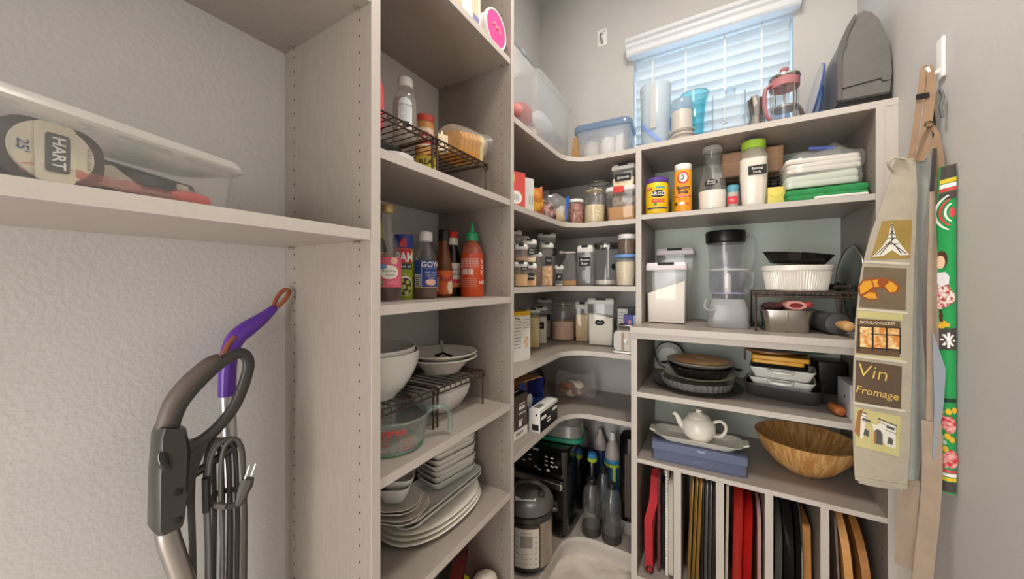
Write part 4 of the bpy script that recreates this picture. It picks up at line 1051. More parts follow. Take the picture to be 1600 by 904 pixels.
# --- C2: boxes, bags, jars
z0 = zC[1] + 0.0005
t = thing('red_carton', 'coral red carton with a white bubble on the second corner shelf', 'carton', (0.243, 1.066, z0), 1.15)
M_coral = mat('carton_coral', '#d9534a', 0.5)
part('box', G().rbox(0.105, 0.038, 0.132, 0.001, 0.0008), M_coral, t)
letter('3', 0.034, 0.0, 0.106, -0.019, mat('print_gold', '#ecc072', 0.5), t, bold=0.04)
oval(0.012, 0.042, 0.026, 0.023, -0.019, M_wink, t)
for k in range(3):
    letter('cones', 0.009, 0.012 + 0.009 * (k - 1), 0.042, -0.0197, M_ink, t, rot=-PI / 2 + 0.1)
oval(-0.018, 0.076, 0.005, 0.010, -0.019, mat('print_peach', '#f3d3bf', 0.5), t)
t = thing('white_carton', 'narrow white carton beside the coral red one', 'carton', (0.238, 1.155, z0), 1.15)
part('box', G().rbox(0.050, 0.09, 0.124, 0.001, 0.0008), mat('carton_grey', '#d3d3cf', 0.6), t)
for k, s in enumerate(('saltines', 'crackers')):
    letter(s, 0.011, 0.006 + 0.012 * k, 0.045, -0.045, mat('ink_green', '#3d5a4a', 0.6), t, rot=-PI / 2)
def crumple(nx, ny, w, h, d, seed, amp=0.006):
    """pillow-shaped bag with creases"""
    R = random.Random(seed); g = G()
    ph = [R.uniform(0, 6) for _ in range(6)]
    def f(side):
        def q(u, v):
            x = (u - 0.5) * w; z = v * h
            b = (math.sin(PI * u) ** 0.6) * (math.sin(PI * min(max(v, 0.0), 1.0)) ** 0.5)
            y = side * d / 2 * b + amp * b * (math.sin(9 * u + ph[0] + 4 * v) * 0.5 + math.sin(14 * v + ph[1] - 6 * u) * 0.5)
            return (x * (1 + 0.05 * math.sin(7 * v + ph[2])), y, z + 0.01 * math.sin(5 * u + ph[3]) * v)
        return q
    g.grid(f(-1), nx, ny); g.grid(f(1), nx, ny)
    return g
solo('chip_bag', crumple(12, 12, 0.085, 0.125, 0.05, 1), mat('bag_redgold', '#b3222c', 0.35, col2='#d9a63a', vscale=28, detail=1), 'red and gold crumpled snack bag beside the white carton', 'snack bag', (0.252, 1.236, z0), 1.1)
solo('candy_bag', crumple(12, 10, 0.075, 0.07, 0.05, 2), mat('bag_blackpink', '#3a3234', 0.4, col2='#d9a8a0', vscale=45, detail=1), 'small dark and pink snack bag at the shelf edge', 'snack bag', (0.280, 1.318, z0), 1.2)
t = thing('zip_bag', 'clear zip bag with a navy strip standing at the back of the second corner shelf', 'zip bag', (0.17, 1.40, z0), 0.95)
part('bag', crumple(12, 12, 0.15, 0.15, 0.05, 3), M_film, t)
part('strip', G().box(-0.07, 0.07, -0.003, 0.003, 0.148, 0.166), mat('strip_navy', '#1f2a63', 0.4), t, rot=(0, -0.16, 0), smooth=False)
part('contents', G().ball((0, 0, 0.045), 0.055, 0.02, 0.04), mat('bag_beige', '#cdbda6', 0.8), t)
t = thing('zip_bag', 'clear zip bag with an upright bright blue strip', 'zip bag', (0.278, 1.402, z0), 0.9)
part('bag', crumple(12, 12, 0.10, 0.115, 0.035, 5), M_film, t)
part('strip', G().box(0.034, 0.046, -0.004, 0.002, 0.020, 0.122), mat('strip_blue', '#2760b4', 0.4), t, rot=(0, 0.10, 0), smooth=False)
part('contents', G().ball((0, 0, 0.025), 0.040, 0.013, 0.022), mat('crumbs', '#d9bc8a', 0.9, bump=0.4, bscale=200), t)
solo('rice_bag', crumple(10, 10, 0.05, 0.085, 0.03, 8), mat('bag_offwhite', '#ddd6cb', 0.5), 'off-white folded bag left of the nut jar', 'bag', (0.252, 1.492, z0), 0.8)
t = bottle('nut_jar', 'short clear jar of red-brown nuts with white lid', 'jar', (0.322, 1.512, z0), 0.3, [(0.032, 0), (0.0345, 0.004), (0.0345, 0.096), (0.032, 0.100)], M_plast, [(0.0335, 0.1), (0.034, 0.101), (0.034, 0.112), (0.032, 0.114), (0.001, 0.114)], M_white, 0.094, M_nut)
def clip_jar(name, label, loc, r, h, fill, fm, neck=0.8, lidm=None):
    t = thing(name, label, 'jar', loc, 0.25)
    P = [(r * 0.93, 0.0005), (r, 0.006), (r, h * 0.70), (r * 0.97, h * 0.76), (r * neck, h * 0.84), (r * neck, h * 0.89)]
    part('body', G().lathe([(0.001, 0.0005)] + P, 32, cap1=False), M_glass, t)
    rf = r * 0.965
    part('contents', G().lathe([(0.001, 0.004), (r * 0.9, 0.004), (rf, 0.008), (rf, h * fill), (rf * 0.6, h * fill + 0.003), (0.001, h * fill + 0.004)], 32), fm, t)
    part('lid', G().lathe([(r * neck * 1.03, h * 0.905), (r * neck * 1.06, h * 0.925), (r * neck * 1.02, h * 0.96), (r * neck * 0.6, h * 0.985), (0.002, h)], 32), lidm or M_glass, t)
    part('seal', G().lathe([(r * neck * 1.04, h * 0.885), (r * neck * 1.07, h * 0.895), (r * neck * 1.04, h * 0.906)], 32), mat('seal_cream', '#d9c9a3', 0.6), t)
    part('wire_clamp', G().tube([(-0.010, -r * neck * 1.1, h * 0.83), (-0.008, -r * neck * 1.15, h * 0.90), (0, -r * neck * 1.0, h * 0.965), (0.008, -r * neck * 1.15, h * 0.90), (0.010, -r * neck * 1.1, h * 0.83)], 0.0012, 6), M_chrome, t)
    part('wire_band', G().tube([(r * neck * 1.02 * math.cos(2 * PI * i / 24), r * neck * 1.02 * math.sin(2 * PI * i / 24), h * 0.86) for i in range(24)], 0.0012, 5, closed=True), M_chrome, t)
    return t
clip_jar('clip_jar', 'glass clip-top jar of white beans on the second corner shelf', (0.402, 1.535, z0), 0.044, 0.165, 0.50, M_bean)
t = bottle('storage_jar', 'wide clear jar behind the jar of white beans', 'jar', (0.385, 1.665, z0), 0, [(0.052, 0), (0.055, 0.01), (0.055, 0.20), (0.05, 0.215)], M_glass, None, None, 0.10, mat('orange_mix', '#c77a4a', 0.8, col2='#8a6a55', vscale=80))
part('rim', G().tube([(0.052 * math.cos(2 * PI * i / 32), 0.052 * math.sin(2 * PI * i / 32), 0.216) for i in range(32)], 0.003, 6, closed=True), M_chrome, t)
t = thing('latch_container', 'clear box of brown sugar with white lid and red latch', 'container', (0.523, 1.552, z0), 0.0)
part('body', G().loft([rrect(0.112, 0.10, 0.014, 5, 0.0), rrect(0.116, 0.104, 0.014, 5, 0.003), rrect(0.124, 0.112, 0.016, 5, 0.130)], True, False), M_plast, t)
part('contents', G().loft([rrect(0.106, 0.094, 0.012, 5, 0.003), rrect(0.112, 0.10, 0.013, 5, 0.062), rrect(0.06, 0.05, 0.013, 5, 0.068)]), M_brownsugar, t)
part('scoop_bag', crumple(10, 8, 0.095, 0.055, 0.06, 12, 0.01).mv(0, 0, 0.063), mat('bag_clump', '#a08f80', 0.5, col2='#d5cdc5', vscale=60), t)
part('lid', G().loft([rrect(0.128, 0.116, 0.018, 5, 0.128), rrect(0.131, 0.119, 0.019, 5, 0.131), rrect(0.131, 0.119, 0.019, 5, 0.141), rrect(0.122, 0.11, 0.016, 5, 0.147)]), M_lid, t)
part('latch', G().rbox(0.042, 0.008, 0.026, 0.002, 0.001, 0.118, -0.006, -0.063), mat('latch_red', '#d23b3b', 0.4), t)
pop('flip_container', 'small clear container with black script tag on the red-latch box', (0.530, 1.552, z0 + 0.1475), 0.0, 0.094, 0.085, 0.094, 0.5, M_pale, 'Splenda', tagz=0.52, tagw=0.7, lid_h=0.022, tagh=0.03, tr=0.004, tsize=0.016)

# --- C3: many clip canisters
z0 = zC[2] + 0.0005
fz = lambda x, y: face(x, y)
def P3(label, x, y, w, h, fill, fm, tag, tz=0.6, d=None, zb=0.0, tw=0.62, th=0.024, dz=0.0, tx=0.0):
    return pop('clip_canister', label, (x, y, z0 + zb), fz(x, y) + dz, w, d or w, h, fill, fm, tag, tagz=tz, tagw=tw, tagh=th, group='clip canisters on the third corner shelf', tagx=tx)
P3('small canister of tan grain beside the side panel on the third corner shelf', 0.262, 1.112, 0.050, 0.088, 0.62, M_tan, 'Oat\nbran', 0.98, tx=0.012, th=0.022, tw=0.5)
P3('small canister of pale tan grain, second from the side panel', 0.268, 1.174, 0.046, 0.086, 0.60, M_tan, 'Cous', 0.55)
P3('small canister stacked on the one beside the side panel', 0.262, 1.112, 0.048, 0.060, 0.4, mat('reddish', '#b98a74', 0.9), None, zb=0.0905)
P3('canister with black tag stacked on the second small one from the side panel', 0.262, 1.176, 0.052, 0.086, 0.32, M_pale, 'Rice\nflour', 0.62, zb=0.0885, th=0.026, tx=0.008)
P3('slim canister of dark red-brown grain on the third corner shelf', 0.250, 1.262, 0.042, 0.134, 0.62, M_dark, None)
P3('tall canister of tan cereal with black tag at mid height', 0.262, 1.335, 0.050, 0.176, 0.52, mat('cereal_rings', '#c58f5e', 0.9, col2='#e7c79c', vscale=110, detail=1, bump=0.6, bscale=140), 'Oats', 0.66, th=0.034, tw=0.55, tx=0.006)
P3('short canister with rounded black tag in front of the clear jug', 0.282, 1.415, 0.036, 0.090, 0.10, M_flour, 'BS', 0.55, th=0.03, tw=0.75)
P3('largest clear canister at the back of the third corner shelf', 0.205, 1.455, 0.080, 0.232, 0.0, None, 'Cereal', 0.70, tw=0.35, th=0.034, tx=0.026)
P3('tall canister at the back left of the third corner shelf', 0.165, 1.225, 0.062, 0.222, 0.5, M_oat, None)
t = bottle('bead_jar', 'jar of brown beads half hidden behind the clip canisters', 'jar', (0.125, 1.365, z0), 0, [(0.032, 0), (0.035, 0.01), (0.035, 0.195)], M_glass, [(0.035, 0.1955), (0.036, 0.197), (0.036, 0.214), (0.034, 0.217), (0.001, 0.217)], M_lid, 0.18, M_nut)
t = thing('clear_jug', 'clear shouldered jug with white flip lid on the third corner shelf', 'jug', (0.288, 1.520, z0), 0.4)
part('body', G().loft([rrect(0.066, 0.05, 0.012, 5, 0), rrect(0.07, 0.054, 0.014, 5, 0.004), rrect(0.07, 0.054, 0.014, 5, 0.105), rrect(0.046, 0.04, 0.014, 5, 0.130), rrect(0.05, 0.044, 0.012, 5, 0.146)]), M_plast, t)
part('contents', G().loft([rrect(0.064, 0.048, 0.012, 5, 0.003), rrect(0.066, 0.05, 0.012, 5, 0.024)]), M_brownsugar, t)
part('lid', G().rbox(0.056, 0.048, 0.008, 0.01, 0.002, 0.1465), M_lid, t)
part('spout', G().rbox(0.020, 0.030, 0.012, 0.004, 0.002, 0.1465, -0.036), M_lid, t)
pop('clip_canister', 'tall near-empty canister with black two-line tag left of the glass canister', (0.366, 1.525, z0), 0.12, 0.068, 0.066, 0.178, 0.0, None, 'Brown\nSugar', tagz=0.72, tagw=0.74, tagh=0.040, tr=0.004, lid_h=0.030, tsize=0.015, group='clip canisters on the third corner shelf')
t = thing('glass_canister', 'large round glass canister with clamp lid and a little white rice', 'canister', (0.434, 1.615, z0), 0.0)
part('body', G().lathe([(0.001, 0.0005), (0.05, 0.0005), (0.0545, 0.005), (0.0545, 0.178), (0.052, 0.182)], 36, cap1=False), M_glass, t)
part('contents', G().lathe([(0.001, 0.006), (0.050, 0.006), (0.052, 0.010), (0.052, 0.026), (0.001, 0.028)], 36), M_flour, t)
part('lid', G().lathe([(0.056, 0.184), (0.058, 0.188), (0.057, 0.194), (0.03, 0.198), (0.002, 0.199)], 36), clear('grey_glass', '#c4c2bf', 0.05, 1.0, 0.35, '#a9a6a2'), t)
part('clamp_ring', G().lathe([(0.0555, 0.170), (0.057, 0.173), (0.057, 0.182), (0.0555, 0.1835)], 36, cap0=False, cap1=False), M_chrome, t)
part('clamp', G().tube([(-0.012, -0.058, 0.160), (-0.010, -0.063, 0.178), (-0.008, -0.050, 0.2), (0.008, -0.050, 0.2), (0.010, -0.063, 0.178), (0.012, -0.058, 0.160)], 0.0016, 6), M_chrome, t)
oval(0.046, 0.085, 0.012, 0.014, 0, M_tag, t, wrap=0.0548, name='tag')
t = thing('pail', 'clear tapered tub with blue lid and pale dry noodles', 'tub', (0.540, 1.515, z0), 0.0)
part('body', G().lathe([(0.001, 0.0005), (0.036, 0.0005), (0.038, 0.004), (0.045, 0.122)], 32, cap1=False), M_milky, t)
part('lid', G().lathe([(0.047, 0.118), (0.0495, 0.120), (0.0495, 0.127), (0.047, 0.130), (0.001, 0.129)], 32), mat('lid_blue', '#6a97cf', 0.4), t)
part('contents', G().lathe([(0.001, 0.004), (0.034, 0.005), (0.041, 0.100), (0.02, 0.108), (0.001, 0.110)], 24), mat('noodles', '#dcc9a5', 0.8, col2='#e8dcc3', vscale=40, stretch=(1, 1, 5), bump=0.4, bscale=90), t)
t = bottle('dark_jar', 'jar of dark grain with grey lid standing on the blue-lidded tub', 'jar', (0.546, 1.515, z0 + 0.1305), 0, [(0.034, 0), (0.036, 0.003), (0.036, 0.064)], M_glass, [(0.036, 0.0645), (0.0375, 0.066), (0.0375, 0.082), (0.035, 0.084), (0.001, 0.084)], M_lid, 0.058, mat('cocoa', '#4a3226', 0.9, col2='#6d5443', vscale=90))

# --- C4: cereal box, tall jars, flour
z0 = zC[3] + 0.0005
t = thing('cereal_box', 'white box with yellow top on the fourth corner shelf by the panel', 'box', (0.208, 1.118, z0), 1.32)
part('box', G().rbox(0.165, 0.062, 0.168, 0.001, 0.0008), mat('box_white', '#eceae4', 0.6), t)
part('top_panel', G().box(-0.0827, 0.0827, -0.0312, 0.0312, 0.168, 0.184), mat('box_yellow', '#e3b321', 0.5), t, smooth=False)
for k in range(9):
    patch(-0.01, 0.032, 0.148 - 0.012 * k, 0.1495 - 0.012 * k, -0.031, M_ink, t)
for k in range(4):
    patch(0.040, 0.078, 0.152 - 0.010 * k, 0.1532 - 0.010 * k, -0.031, M_ink, t)
oval(0.060, 0.070, 0.012, 0.022, -0.031, mat('print_bowl', '#d9a06a', 0.6, col2='#f0dcc4', vscale=90), t)
letter('Pasta', 0.014, 0.012, 0.160, -0.031, M_ink, t, bold=0.02)
pop('tall_canister', 'tall canister of yellow pasta with pale lid on the fourth corner shelf', (0.155, 1.420, z0), face(0.155, 1.42), 0.060, 0.060, 0.176, 0.86, mat('pasta', '#e3cf8e', 0.8, var=0.08, vscale=60, stretch=(6, 6, 0.5), bump=0.3, bscale=120), None, lidm=M_lid)
pop('tall_canister', 'tall canister with white contents and square black tag beside the pasta', (0.138, 1.535, z0), face(0.138, 1.535) - 0.1, 0.060, 0.060, 0.178, 0.8, M_flour, 'rice', tagz=0.55, tagw=0.6, tagh=0.03)
pop('tall_canister', 'tall canister dark above and white below a black tag in the far corner', (0.072, 1.715, z0), face(0.08, 1.70), 0.075, 0.065, 0.205, 0.45, M_flour, 'salt', tagz=0.58, tagw=0.8, tagh=0.03)
clip_jar('clip_jar', 'large glass clip jar of pink salt on the fourth corner shelf', (0.190, 1.690, z0), 0.060, 0.205, 0.47, mat('pink_salt', '#dcb49c', 0.85, col2='#e6c8b4', vscale=120, bump=0.3, bscale=240))
pop('tall_canister', 'narrow canister of oats right of the pink salt jar', (0.290, 1.695, z0), 0.3, 0.068, 0.066, 0.195, 0.82, M_oat, None, lid_h=0.034)
t = pop('flour_canister', 'biggest white-lidded canister of flour on the fourth corner shelf', (0.398, 1.655, z0), 0.18, 0.118, 0.105, 0.218, 0.72, M_flour, None, lid_h=0.026, slope=-0.02)
oval(-0.004, 0.105, 0.020, 0.011, -0.0535, M_tag, t, name='tag'); oval(-0.012, 0.108, 0.012, 0.011, -0.0538, M_tag, t, name='tag'); oval(0.008, 0.108, 0.011, 0.010, -0.0538, M_tag, t, name='tag')
letter('flour', 0.011, -0.003, 0.106, -0.0546, M_wink, t, italic=0.2)
t = thing('medicine_box', 'white and dark box behind the metal scoop on the fourth corner shelf', 'box', (0.508, 1.700, z0), 0.1)
part('box', G().rbox(0.085, 0.04, 0.175, 0.001, 0.0008), mat('box_darkgreen', '#3b423f', 0.5), t)
patch(-0.042, 0.002, 0.02, 0.168, -0.02, M_card, t)
for k in range(7): patch(-0.037, -0.006, 0.15 - 0.014 * k, 0.1515 - 0.014 * k, -0.0205, M_ink, t)
t = thing('tea_box', 'small blue and violet box standing in the metal scoop', 'box', (0.547, 1.590, z0 + 0.105), 0.15)
part('box', G().rbox(0.062, 0.03, 0.046, 0.001, 0.0008), mat('box_blue', '#4a55a8', 0.5), t)
patch(-0.031, -0.008, 0.004, 0.042, -0.015, mat('box_violet', '#5b4a9e', 0.5), t); patch(0.010, 0.022, 0.004, 0.044, -0.015, mat('box_sky', '#b9c9e0', 0.5), t); patch(-0.012, 0.002, 0.004, 0.022, -0.0156, mat('box_pink', '#e3a8b8', 0.5), t)
t = thing('metal_scoop', 'trapezoid steel loaf tin stacked on the white soap box', 'tin', (0.540, 1.575, z0 + 0.071), 0.0)
part('pan', G().loft([rrect(0.05, 0.045, 0.006, 4, 0), rrect(0.082, 0.075, 0.008, 4, 0.036), rrect(0.094, 0.088, 0.008, 4, 0.037), rrect(0.094, 0.088, 0.008, 4, 0.0385), rrect(0.08, 0.073, 0.007, 4, 0.037), rrect(0.049, 0.043, 0.005, 4, 0.003)]), M_steel, t)
solo('folded_towel', G().rbox(0.075, 0.075, 0.070, 0.008, 0.006), mat('cloth_grey', '#8d9494', 0.9), 'folded grey cloth under the steel loaf tin', 'cloth', (0.542, 1.610, z0))
t = thing('clear_dispenser', 'small white framed clear dispenser at the shelf end beside the cabinet', 'dispenser', (0.540, 1.503, z0), 0.05)
part('tray', G().rbox(0.090, 0.062, 0.008, 0.012, 0.003), M_white, t)
part('frame', G().loft([[(x, -0.026, z + 0.052) for x, z, _ in [(p[0], p[1], 0) for p in rrect(0.082, 0.082, 0.018, 5)]], [(x, 0.022, z + 0.052) for x, z, _ in [(p[0], p[1], 0) for p in rrect(0.086, 0.084, 0.02, 5)]]]), clear('frosted', '#f2f2ee', 0.2, 0.8, 0.72, '#ece9e2'), t)
part('window', G().rbox(0.034, 0.003, 0.072, 0.0012, 0.0005, 0.015, 0.008, -0.0285), clear('window_tint', '#e8d9cc', 0.05, 1.0, 0.4, '#d8c4b4'), t)
part('knob', G().ball((0.008, -0.033, 0.052), 0.008, 0.006, 0.011), M_white, t)

# --- C5: cartons and bag
z0 = zC[4] + 0.0005
t = thing('espresso_carton', 'black and brown carton with white base on the fifth corner shelf', 'carton', (0.175, 1.089, z0), PI / 2 - 0.06)
part('box', G().rbox(0.168, 0.155, 0.155, 0.001, 0.001), mat('carton_brown', '#4a3a31', 0.45), t)
part('top_panel', G().box(-0.0835, 0.0835, -0.077, 0.077, 0.1551, 0.1557), M_black, t, smooth=False)
patch(-0.084, 0.084, 0.001, 0.032, -0.0775, M_wink, t)
patch(-0.06, -0.032, 0.036, 0.150, -0.0775, mat('print_cocoa', '#5d4436', 0.5), t)
for (a, b, c, d) in ((0.024, 0.066, 0.118, 0.122), (0.024, 0.066, 0.100, 0.112), (0.024, 0.070, 0.084, 0.088), (0.026, 0.050, 0.060, 0.064), (0.026, 0.046, 0.040, 0.058)):
    patch(a, b, c, d, -0.0775, M_wink, t)
oval(-0.022, 0.103, 0.007, 0.007, -0.0775, M_wink, t)
letter('BARISTA', 0.013, 0.03, 0.018, -0.0779, M_ink, t, bold=0.02)
for (a, b, c, d) in ((0.0, 0.03, -0.03, -0.014), (0.03, 0.07, -0.05, -0.045)):
    part('print', G().box(a, b, c, d, 0.1558, 0.1561), M_wink, t, smooth=False)
t = thing('black_white_carton', 'small black and white carton at the edge of the fifth corner shelf', 'carton', (0.2795, 1.265, z0), PI / 2)
part('box', G().rbox(0.165, 0.048, 0.085, 0.001, 0.0008), M_card, t)
patch(-0.0815, 0.0815, 0.002, 0.072, -0.024, M_black, t)
for (a, b, c, d) in ((-0.075, -0.03, 0.046, 0.058), (-0.02, 0.01, 0.034, 0.040), (-0.02, 0.012, 0.022, 0.028), (0.03, 0.075, 0.05, 0.062)):
    patch(a, b, c, d, -0.0246, M_wink, t, r=0.004)
g = G().box(-0.0831, -0.0826, -0.018, 0.01, 0.008, 0.03); part('print', g, M_black, t, smooth=False)
g = G().box(-0.0831, -0.0826, -0.012, -0.006, 0.062, 0.070); part('print', g, M_black, t, smooth=False)
g = G().box(-0.06, -0.01, -0.010, 0.014, 0.0851, 0.0855); part('print', g, mat('print_grey', '#7b7a78', 0.5), t, smooth=False)
t = thing('blue_carton', 'open blue food carton with brown inside behind the black and white one', 'carton', (0.175, 1.290, z0), PI / 2 - 0.25)
M_cblue = mat('carton_blue', '#2c3f94', 0.45)
w, d, h = 0.15, 0.095, 0.165
part('front_panel', G().prism([(-w / 2, 0), (w / 2, 0), (w / 2, h * 0.50), (w * 0.2, h * 0.52), (-w * 0.15, h * 0.66), (-w * 0.3, h), (-w / 2, h)], -d / 2, -d / 2 + 0.0015), M_cblue, t, smooth=False)
part('back_panel', G().box(-w / 2, w / 2, d / 2 - 0.0015, d / 2, 0, h * 1.12), M_kraft, t, smooth=False)
part('end_panel', G().box(-w / 2, -w / 2 + 0.0015, -d / 2 + 0.0015, d / 2 - 0.0015, 0, h), M_kraft, t, smooth=False)
part('end_panel', G().box(w / 2 - 0.0015, w / 2, -d / 2 + 0.0015, d / 2 - 0.0015, 0, h), M_cblue, t, smooth=False)
part('flap', G().prism([(-w / 2 + 0.002, h + 0.0), (w / 2 - 0.002, h + 0.0), (w / 2 - 0.02, h + 0.004), (-w / 2 + 0.02, h + 0.004)], -d / 2 + 0.002, d / 2 - 0.03), M_kraft, t, smooth=False)
oval(-0.045, 0.10, 0.016, 0.022, -d / 2, mat('print_food', '#e08a3f', 0.5, col2='#f2d9b8', vscale=90), t)
oval(-0.015, 0.085, 0.018, 0.028, -d / 2, M_wink, t)
t = thing('plastic_bag_of_snacks', 'clear bag of brown and white snacks on the fifth corner shelf', 'snack bag', (0.275, 1.640, z0), 0.35)
R = random.Random(31)
for k in range(18):
    a = R.uniform(0, 6.28); q = R.uniform(0, 0.055)
    part('snack', G().ball((q * math.cos(a) - 0.015, q * 0.8 * math.sin(a), R.uniform(0.023, 0.070)), R.uniform(0.022, 0.032), R.uniform(0.018, 0.026), R.uniform(0.016, 0.021), 8, 6).jit(0.002, k), [mat('snack_brown', '#8a4f2a', 0.7, var=0.2, vscale=80), mat('snack_cream', '#e8d6c0', 0.7)][k % 2], t)
part('bag', crumple(16, 14, 0.19, 0.125, 0.13, 33, 0.018), clear('snack_film', '#ffffff', 0.12, 1.3, 0.22), t)
part('bag_tail', G().grid(lambda u, v: (0.05 + 0.08 * u, -0.03 + 0.05 * v - 0.02 * u, 0.006 + 0.012 * math.sin(6 * v + 4 * u) * (1 - u * 0.5) + 0.014 * (1 - u)), 10, 8), M_film, t)
t = thing('waffle_iron', 'black round-backed appliance standing in the corner of the fifth shelf', 'appliance', (0.100, 1.475, z0), 0.9)
part('shell', G().prism([(0.075 * math.cos(a) * (1 if abs(math.cos(a)) < 0.9 else 0.97), 0.092 + 0.09 * math.sin(a)) for a in [2 * PI * i / 28 for i in range(28)]], -0.03, 0.03), M_blackg, t)
part('hinge_band', G().box(-0.02, 0.02, -0.032, 0.032, 0.0, 0.02), M_steel, t, smooth=False)

# --- C6: appliances and soda bottles on the lowest corner shelf
z0 = zC[5] + 0.0005
M_pots = mat('pot_steel', '#b0a598', 0.3, metal=0.9, var=0.04, vscale=60, stretch=(1, 1, 18))
M_potb = mat('pot_black', '#2c2a29', 0.3)
PX, PY = 0.222, 1.238
t = thing('pressure_cooker', 'steel electric pressure cooker with grey lid on the lowest corner shelf', 'pressure cooker', (PX, PY, z0), face(PX, PY) - 0.05)
part('base', G().lathe([(0.078, 0.0), (0.085, 0.004), (0.088, 0.024)], 40), M_potb, t)
part('body', G().lathe([(0.0945, 0.0245), (0.0975, 0.03), (0.0975, 0.19), (0.0905, 0.195)], 48), M_pots, t)
part('rim', G().lathe([(0.0975, 0.1955), (0.1015, 0.199), (0.1015, 0.216), (0.094, 0.2195)], 48), M_potb, t)
part('lid', G().lathe([(0.094, 0.220), (0.1025, 0.223), (0.1015, 0.240), (0.092, 0.256), (0.066, 0.268), (0.04, 0.273), (0.001, 0.274)], 48), mat('pot_lid', '#5b5755', 0.32), t)
p, r = smooth_path([(-0.058, -0.012, 0.262), (-0.050, -0.010, 0.290), (-0.025, -0.008, 0.304), (0.020, -0.006, 0.306), (0.048, -0.004, 0.295), (0.060, -0.002, 0.264)], [(0.014, 0.007)] * 6, 4)
part('lid_handle', G().tube(p, r, 10), mat('pot_handle', '#4a4644', 0.35), t)
sp = part('lid_sticker', G().box(-0.045, 0.035, -0.070, -0.036, 0.2665, 0.2685), M_card, t, smooth=False, rot=(0.0, 0, 0))
for q in range(6):
    part('sticker_line', G().box(-0.022 + 0.018 * (q % 3), -0.008 + 0.018 * (q % 3), -0.066 + 0.014 * (q // 3), -0.056 + 0.014 * (q // 3), 0.2686, 0.2690), mat('print_dim', '#6b6a68', 0.6), sp, smooth=False)
part('valve', G().lathe([(0.012, 0.268), (0.012, 0.282), (0.006, 0.286)], 12, 0.055, -0.035), M_potb, t)
part('side_handle', G().rbox(0.03, 0.05, 0.018, 0.008, 0.004, 0.198, 0.103, 0.0), M_potb, t)
part('side_handle', G().rbox(0.03, 0.05, 0.018, 0.008, 0.004, 0.198, -0.103, 0.0), M_potb, t)
def curved_patch(x0, x1, za, zb_, R_, th, n=10):
    g = G(); rings = []
    for i in range(n + 1):
        x = x0 + (x1 - x0) * i / n; a = x / R_
        rings.append([(R_ * math.sin(a), -R_ * math.cos(a), za), ((R_ + th) * math.sin(a), -(R_ + th) * math.cos(a), za), ((R_ + th) * math.sin(a), -(R_ + th) * math.cos(a), zb_), (R_ * math.sin(a), -R_ * math.cos(a), zb_)])
    return g.loft(rings)
part('panel_frame', curved_patch(-0.052, 0.052, 0.030, 0.190, 0.097, 0.005), M_potb, t)
pn = part('control_panel', curved_patch(-0.042, 0.046, 0.038, 0.180, 0.097, 0.0062), mat('panel_silver', '#cdc8bf', 0.35, metal=0.3), t)
part('display', curved_patch(-0.022, 0.022, 0.112, 0.156, 0.097, 0.0068), mat('display_grey', '#8b8680', 0.3), t)
for i in range(2):
    for j in range(6):
        x = -0.038 + 0.068 * i
        part('button', curved_patch(x, x + 0.010, 0.048 + 0.020 * j, 0.055 + 0.020 * j, 0.097, 0.0068, 2), mat('button_grey', '#a9a49c', 0.5), t)
for i in range(3):
    for j in range(3):
        x = -0.020 + 0.015 * i
        part('button', curved_patch(x, x + 0.010, 0.052 + 0.018 * j, 0.0565 + 0.018 * j, 0.097, 0.0068, 2), _M['button_grey'], t)
letter('Instant Pot', 0.009, 0.002, 0.166, 0, M_ink, t, wrap=0.1038)

t = thing('toaster_oven', 'black countertop oven with white panel marks behind the pressure cooker', 'oven', (0.178, 1.555, z0), 0)
part('shell', G().rbox(0.295, 0.31, 0.365, 0.03, 0.008, 0.008), M_blackg, t)
for (a, b) in ((-0.12, -0.13), (0.12, -0.13), (-0.12, 0.13), (0.12, 0.13)):
    part('foot', G().lathe([(0.012, 0.0), (0.012, 0.008)], 10, a, b), M_black, t)
part('door', G().rbox(0.27, 0.008, 0.19, 0.003, 0.002, 0.02, 0, -0.158), mat('door_black', '#0a0a0b', 0.08, coat=0.5), t)
part('handle', G().rbox(0.276, 0.03, 0.026, 0.008, 0.003, 0.222, 0, -0.178), M_steel, t)
for (x, zz) in ((0.050, 0.33), (0.078, 0.33), (0.050, 0.312), (0.078, 0.312), (0.050, 0.294), (0.078, 0.294), (0.098, 0.298), (-0.03, 0.32), (-0.03, 0.30), (0.0, 0.275), (0.018, 0.268), (-0.06, 0.29), (-0.09, 0.31)):
    patch(x - 0.007, x + 0.007, zz - 0.0025, zz + 0.0025, -0.155, M_wink, t, name='button_mark')
patch(0.052, 0.066, 0.268, 0.279, -0.155, M_wink, t, name='button_mark')
letter('NINJA', 0.012, 0.0, 0.352, -0.155, M_wink, t, bold=0.02)
t = thing('green_lidded_tub', 'clear food tub upside down on its green lid on top of the oven', 'food tub', (0.240, 1.545, z0 + 0.374), 0.15)
part('lid', G().loft([rrect(0.215, 0.165, 0.05, 7, 0), rrect(0.225, 0.175, 0.055, 7, 0.004), rrect(0.225, 0.175, 0.055, 7, 0.020), rrect(0.210, 0.16, 0.05, 7, 0.022)]), mat('lid_teal', '#1f7d63', 0.35), t)
part('tub', G().loft([rrect(0.205, 0.155, 0.05, 7, 0.0225), rrect(0.19, 0.14, 0.045, 7, 0.07), rrect(0.17, 0.12, 0.04, 7, 0.076), rrect(0.15, 0.10, 0.035, 7, 0.100)]), clear('tub_milky', '#ffffff', 0.15, 0.9, 0.55, '#d5d2cc'), t)
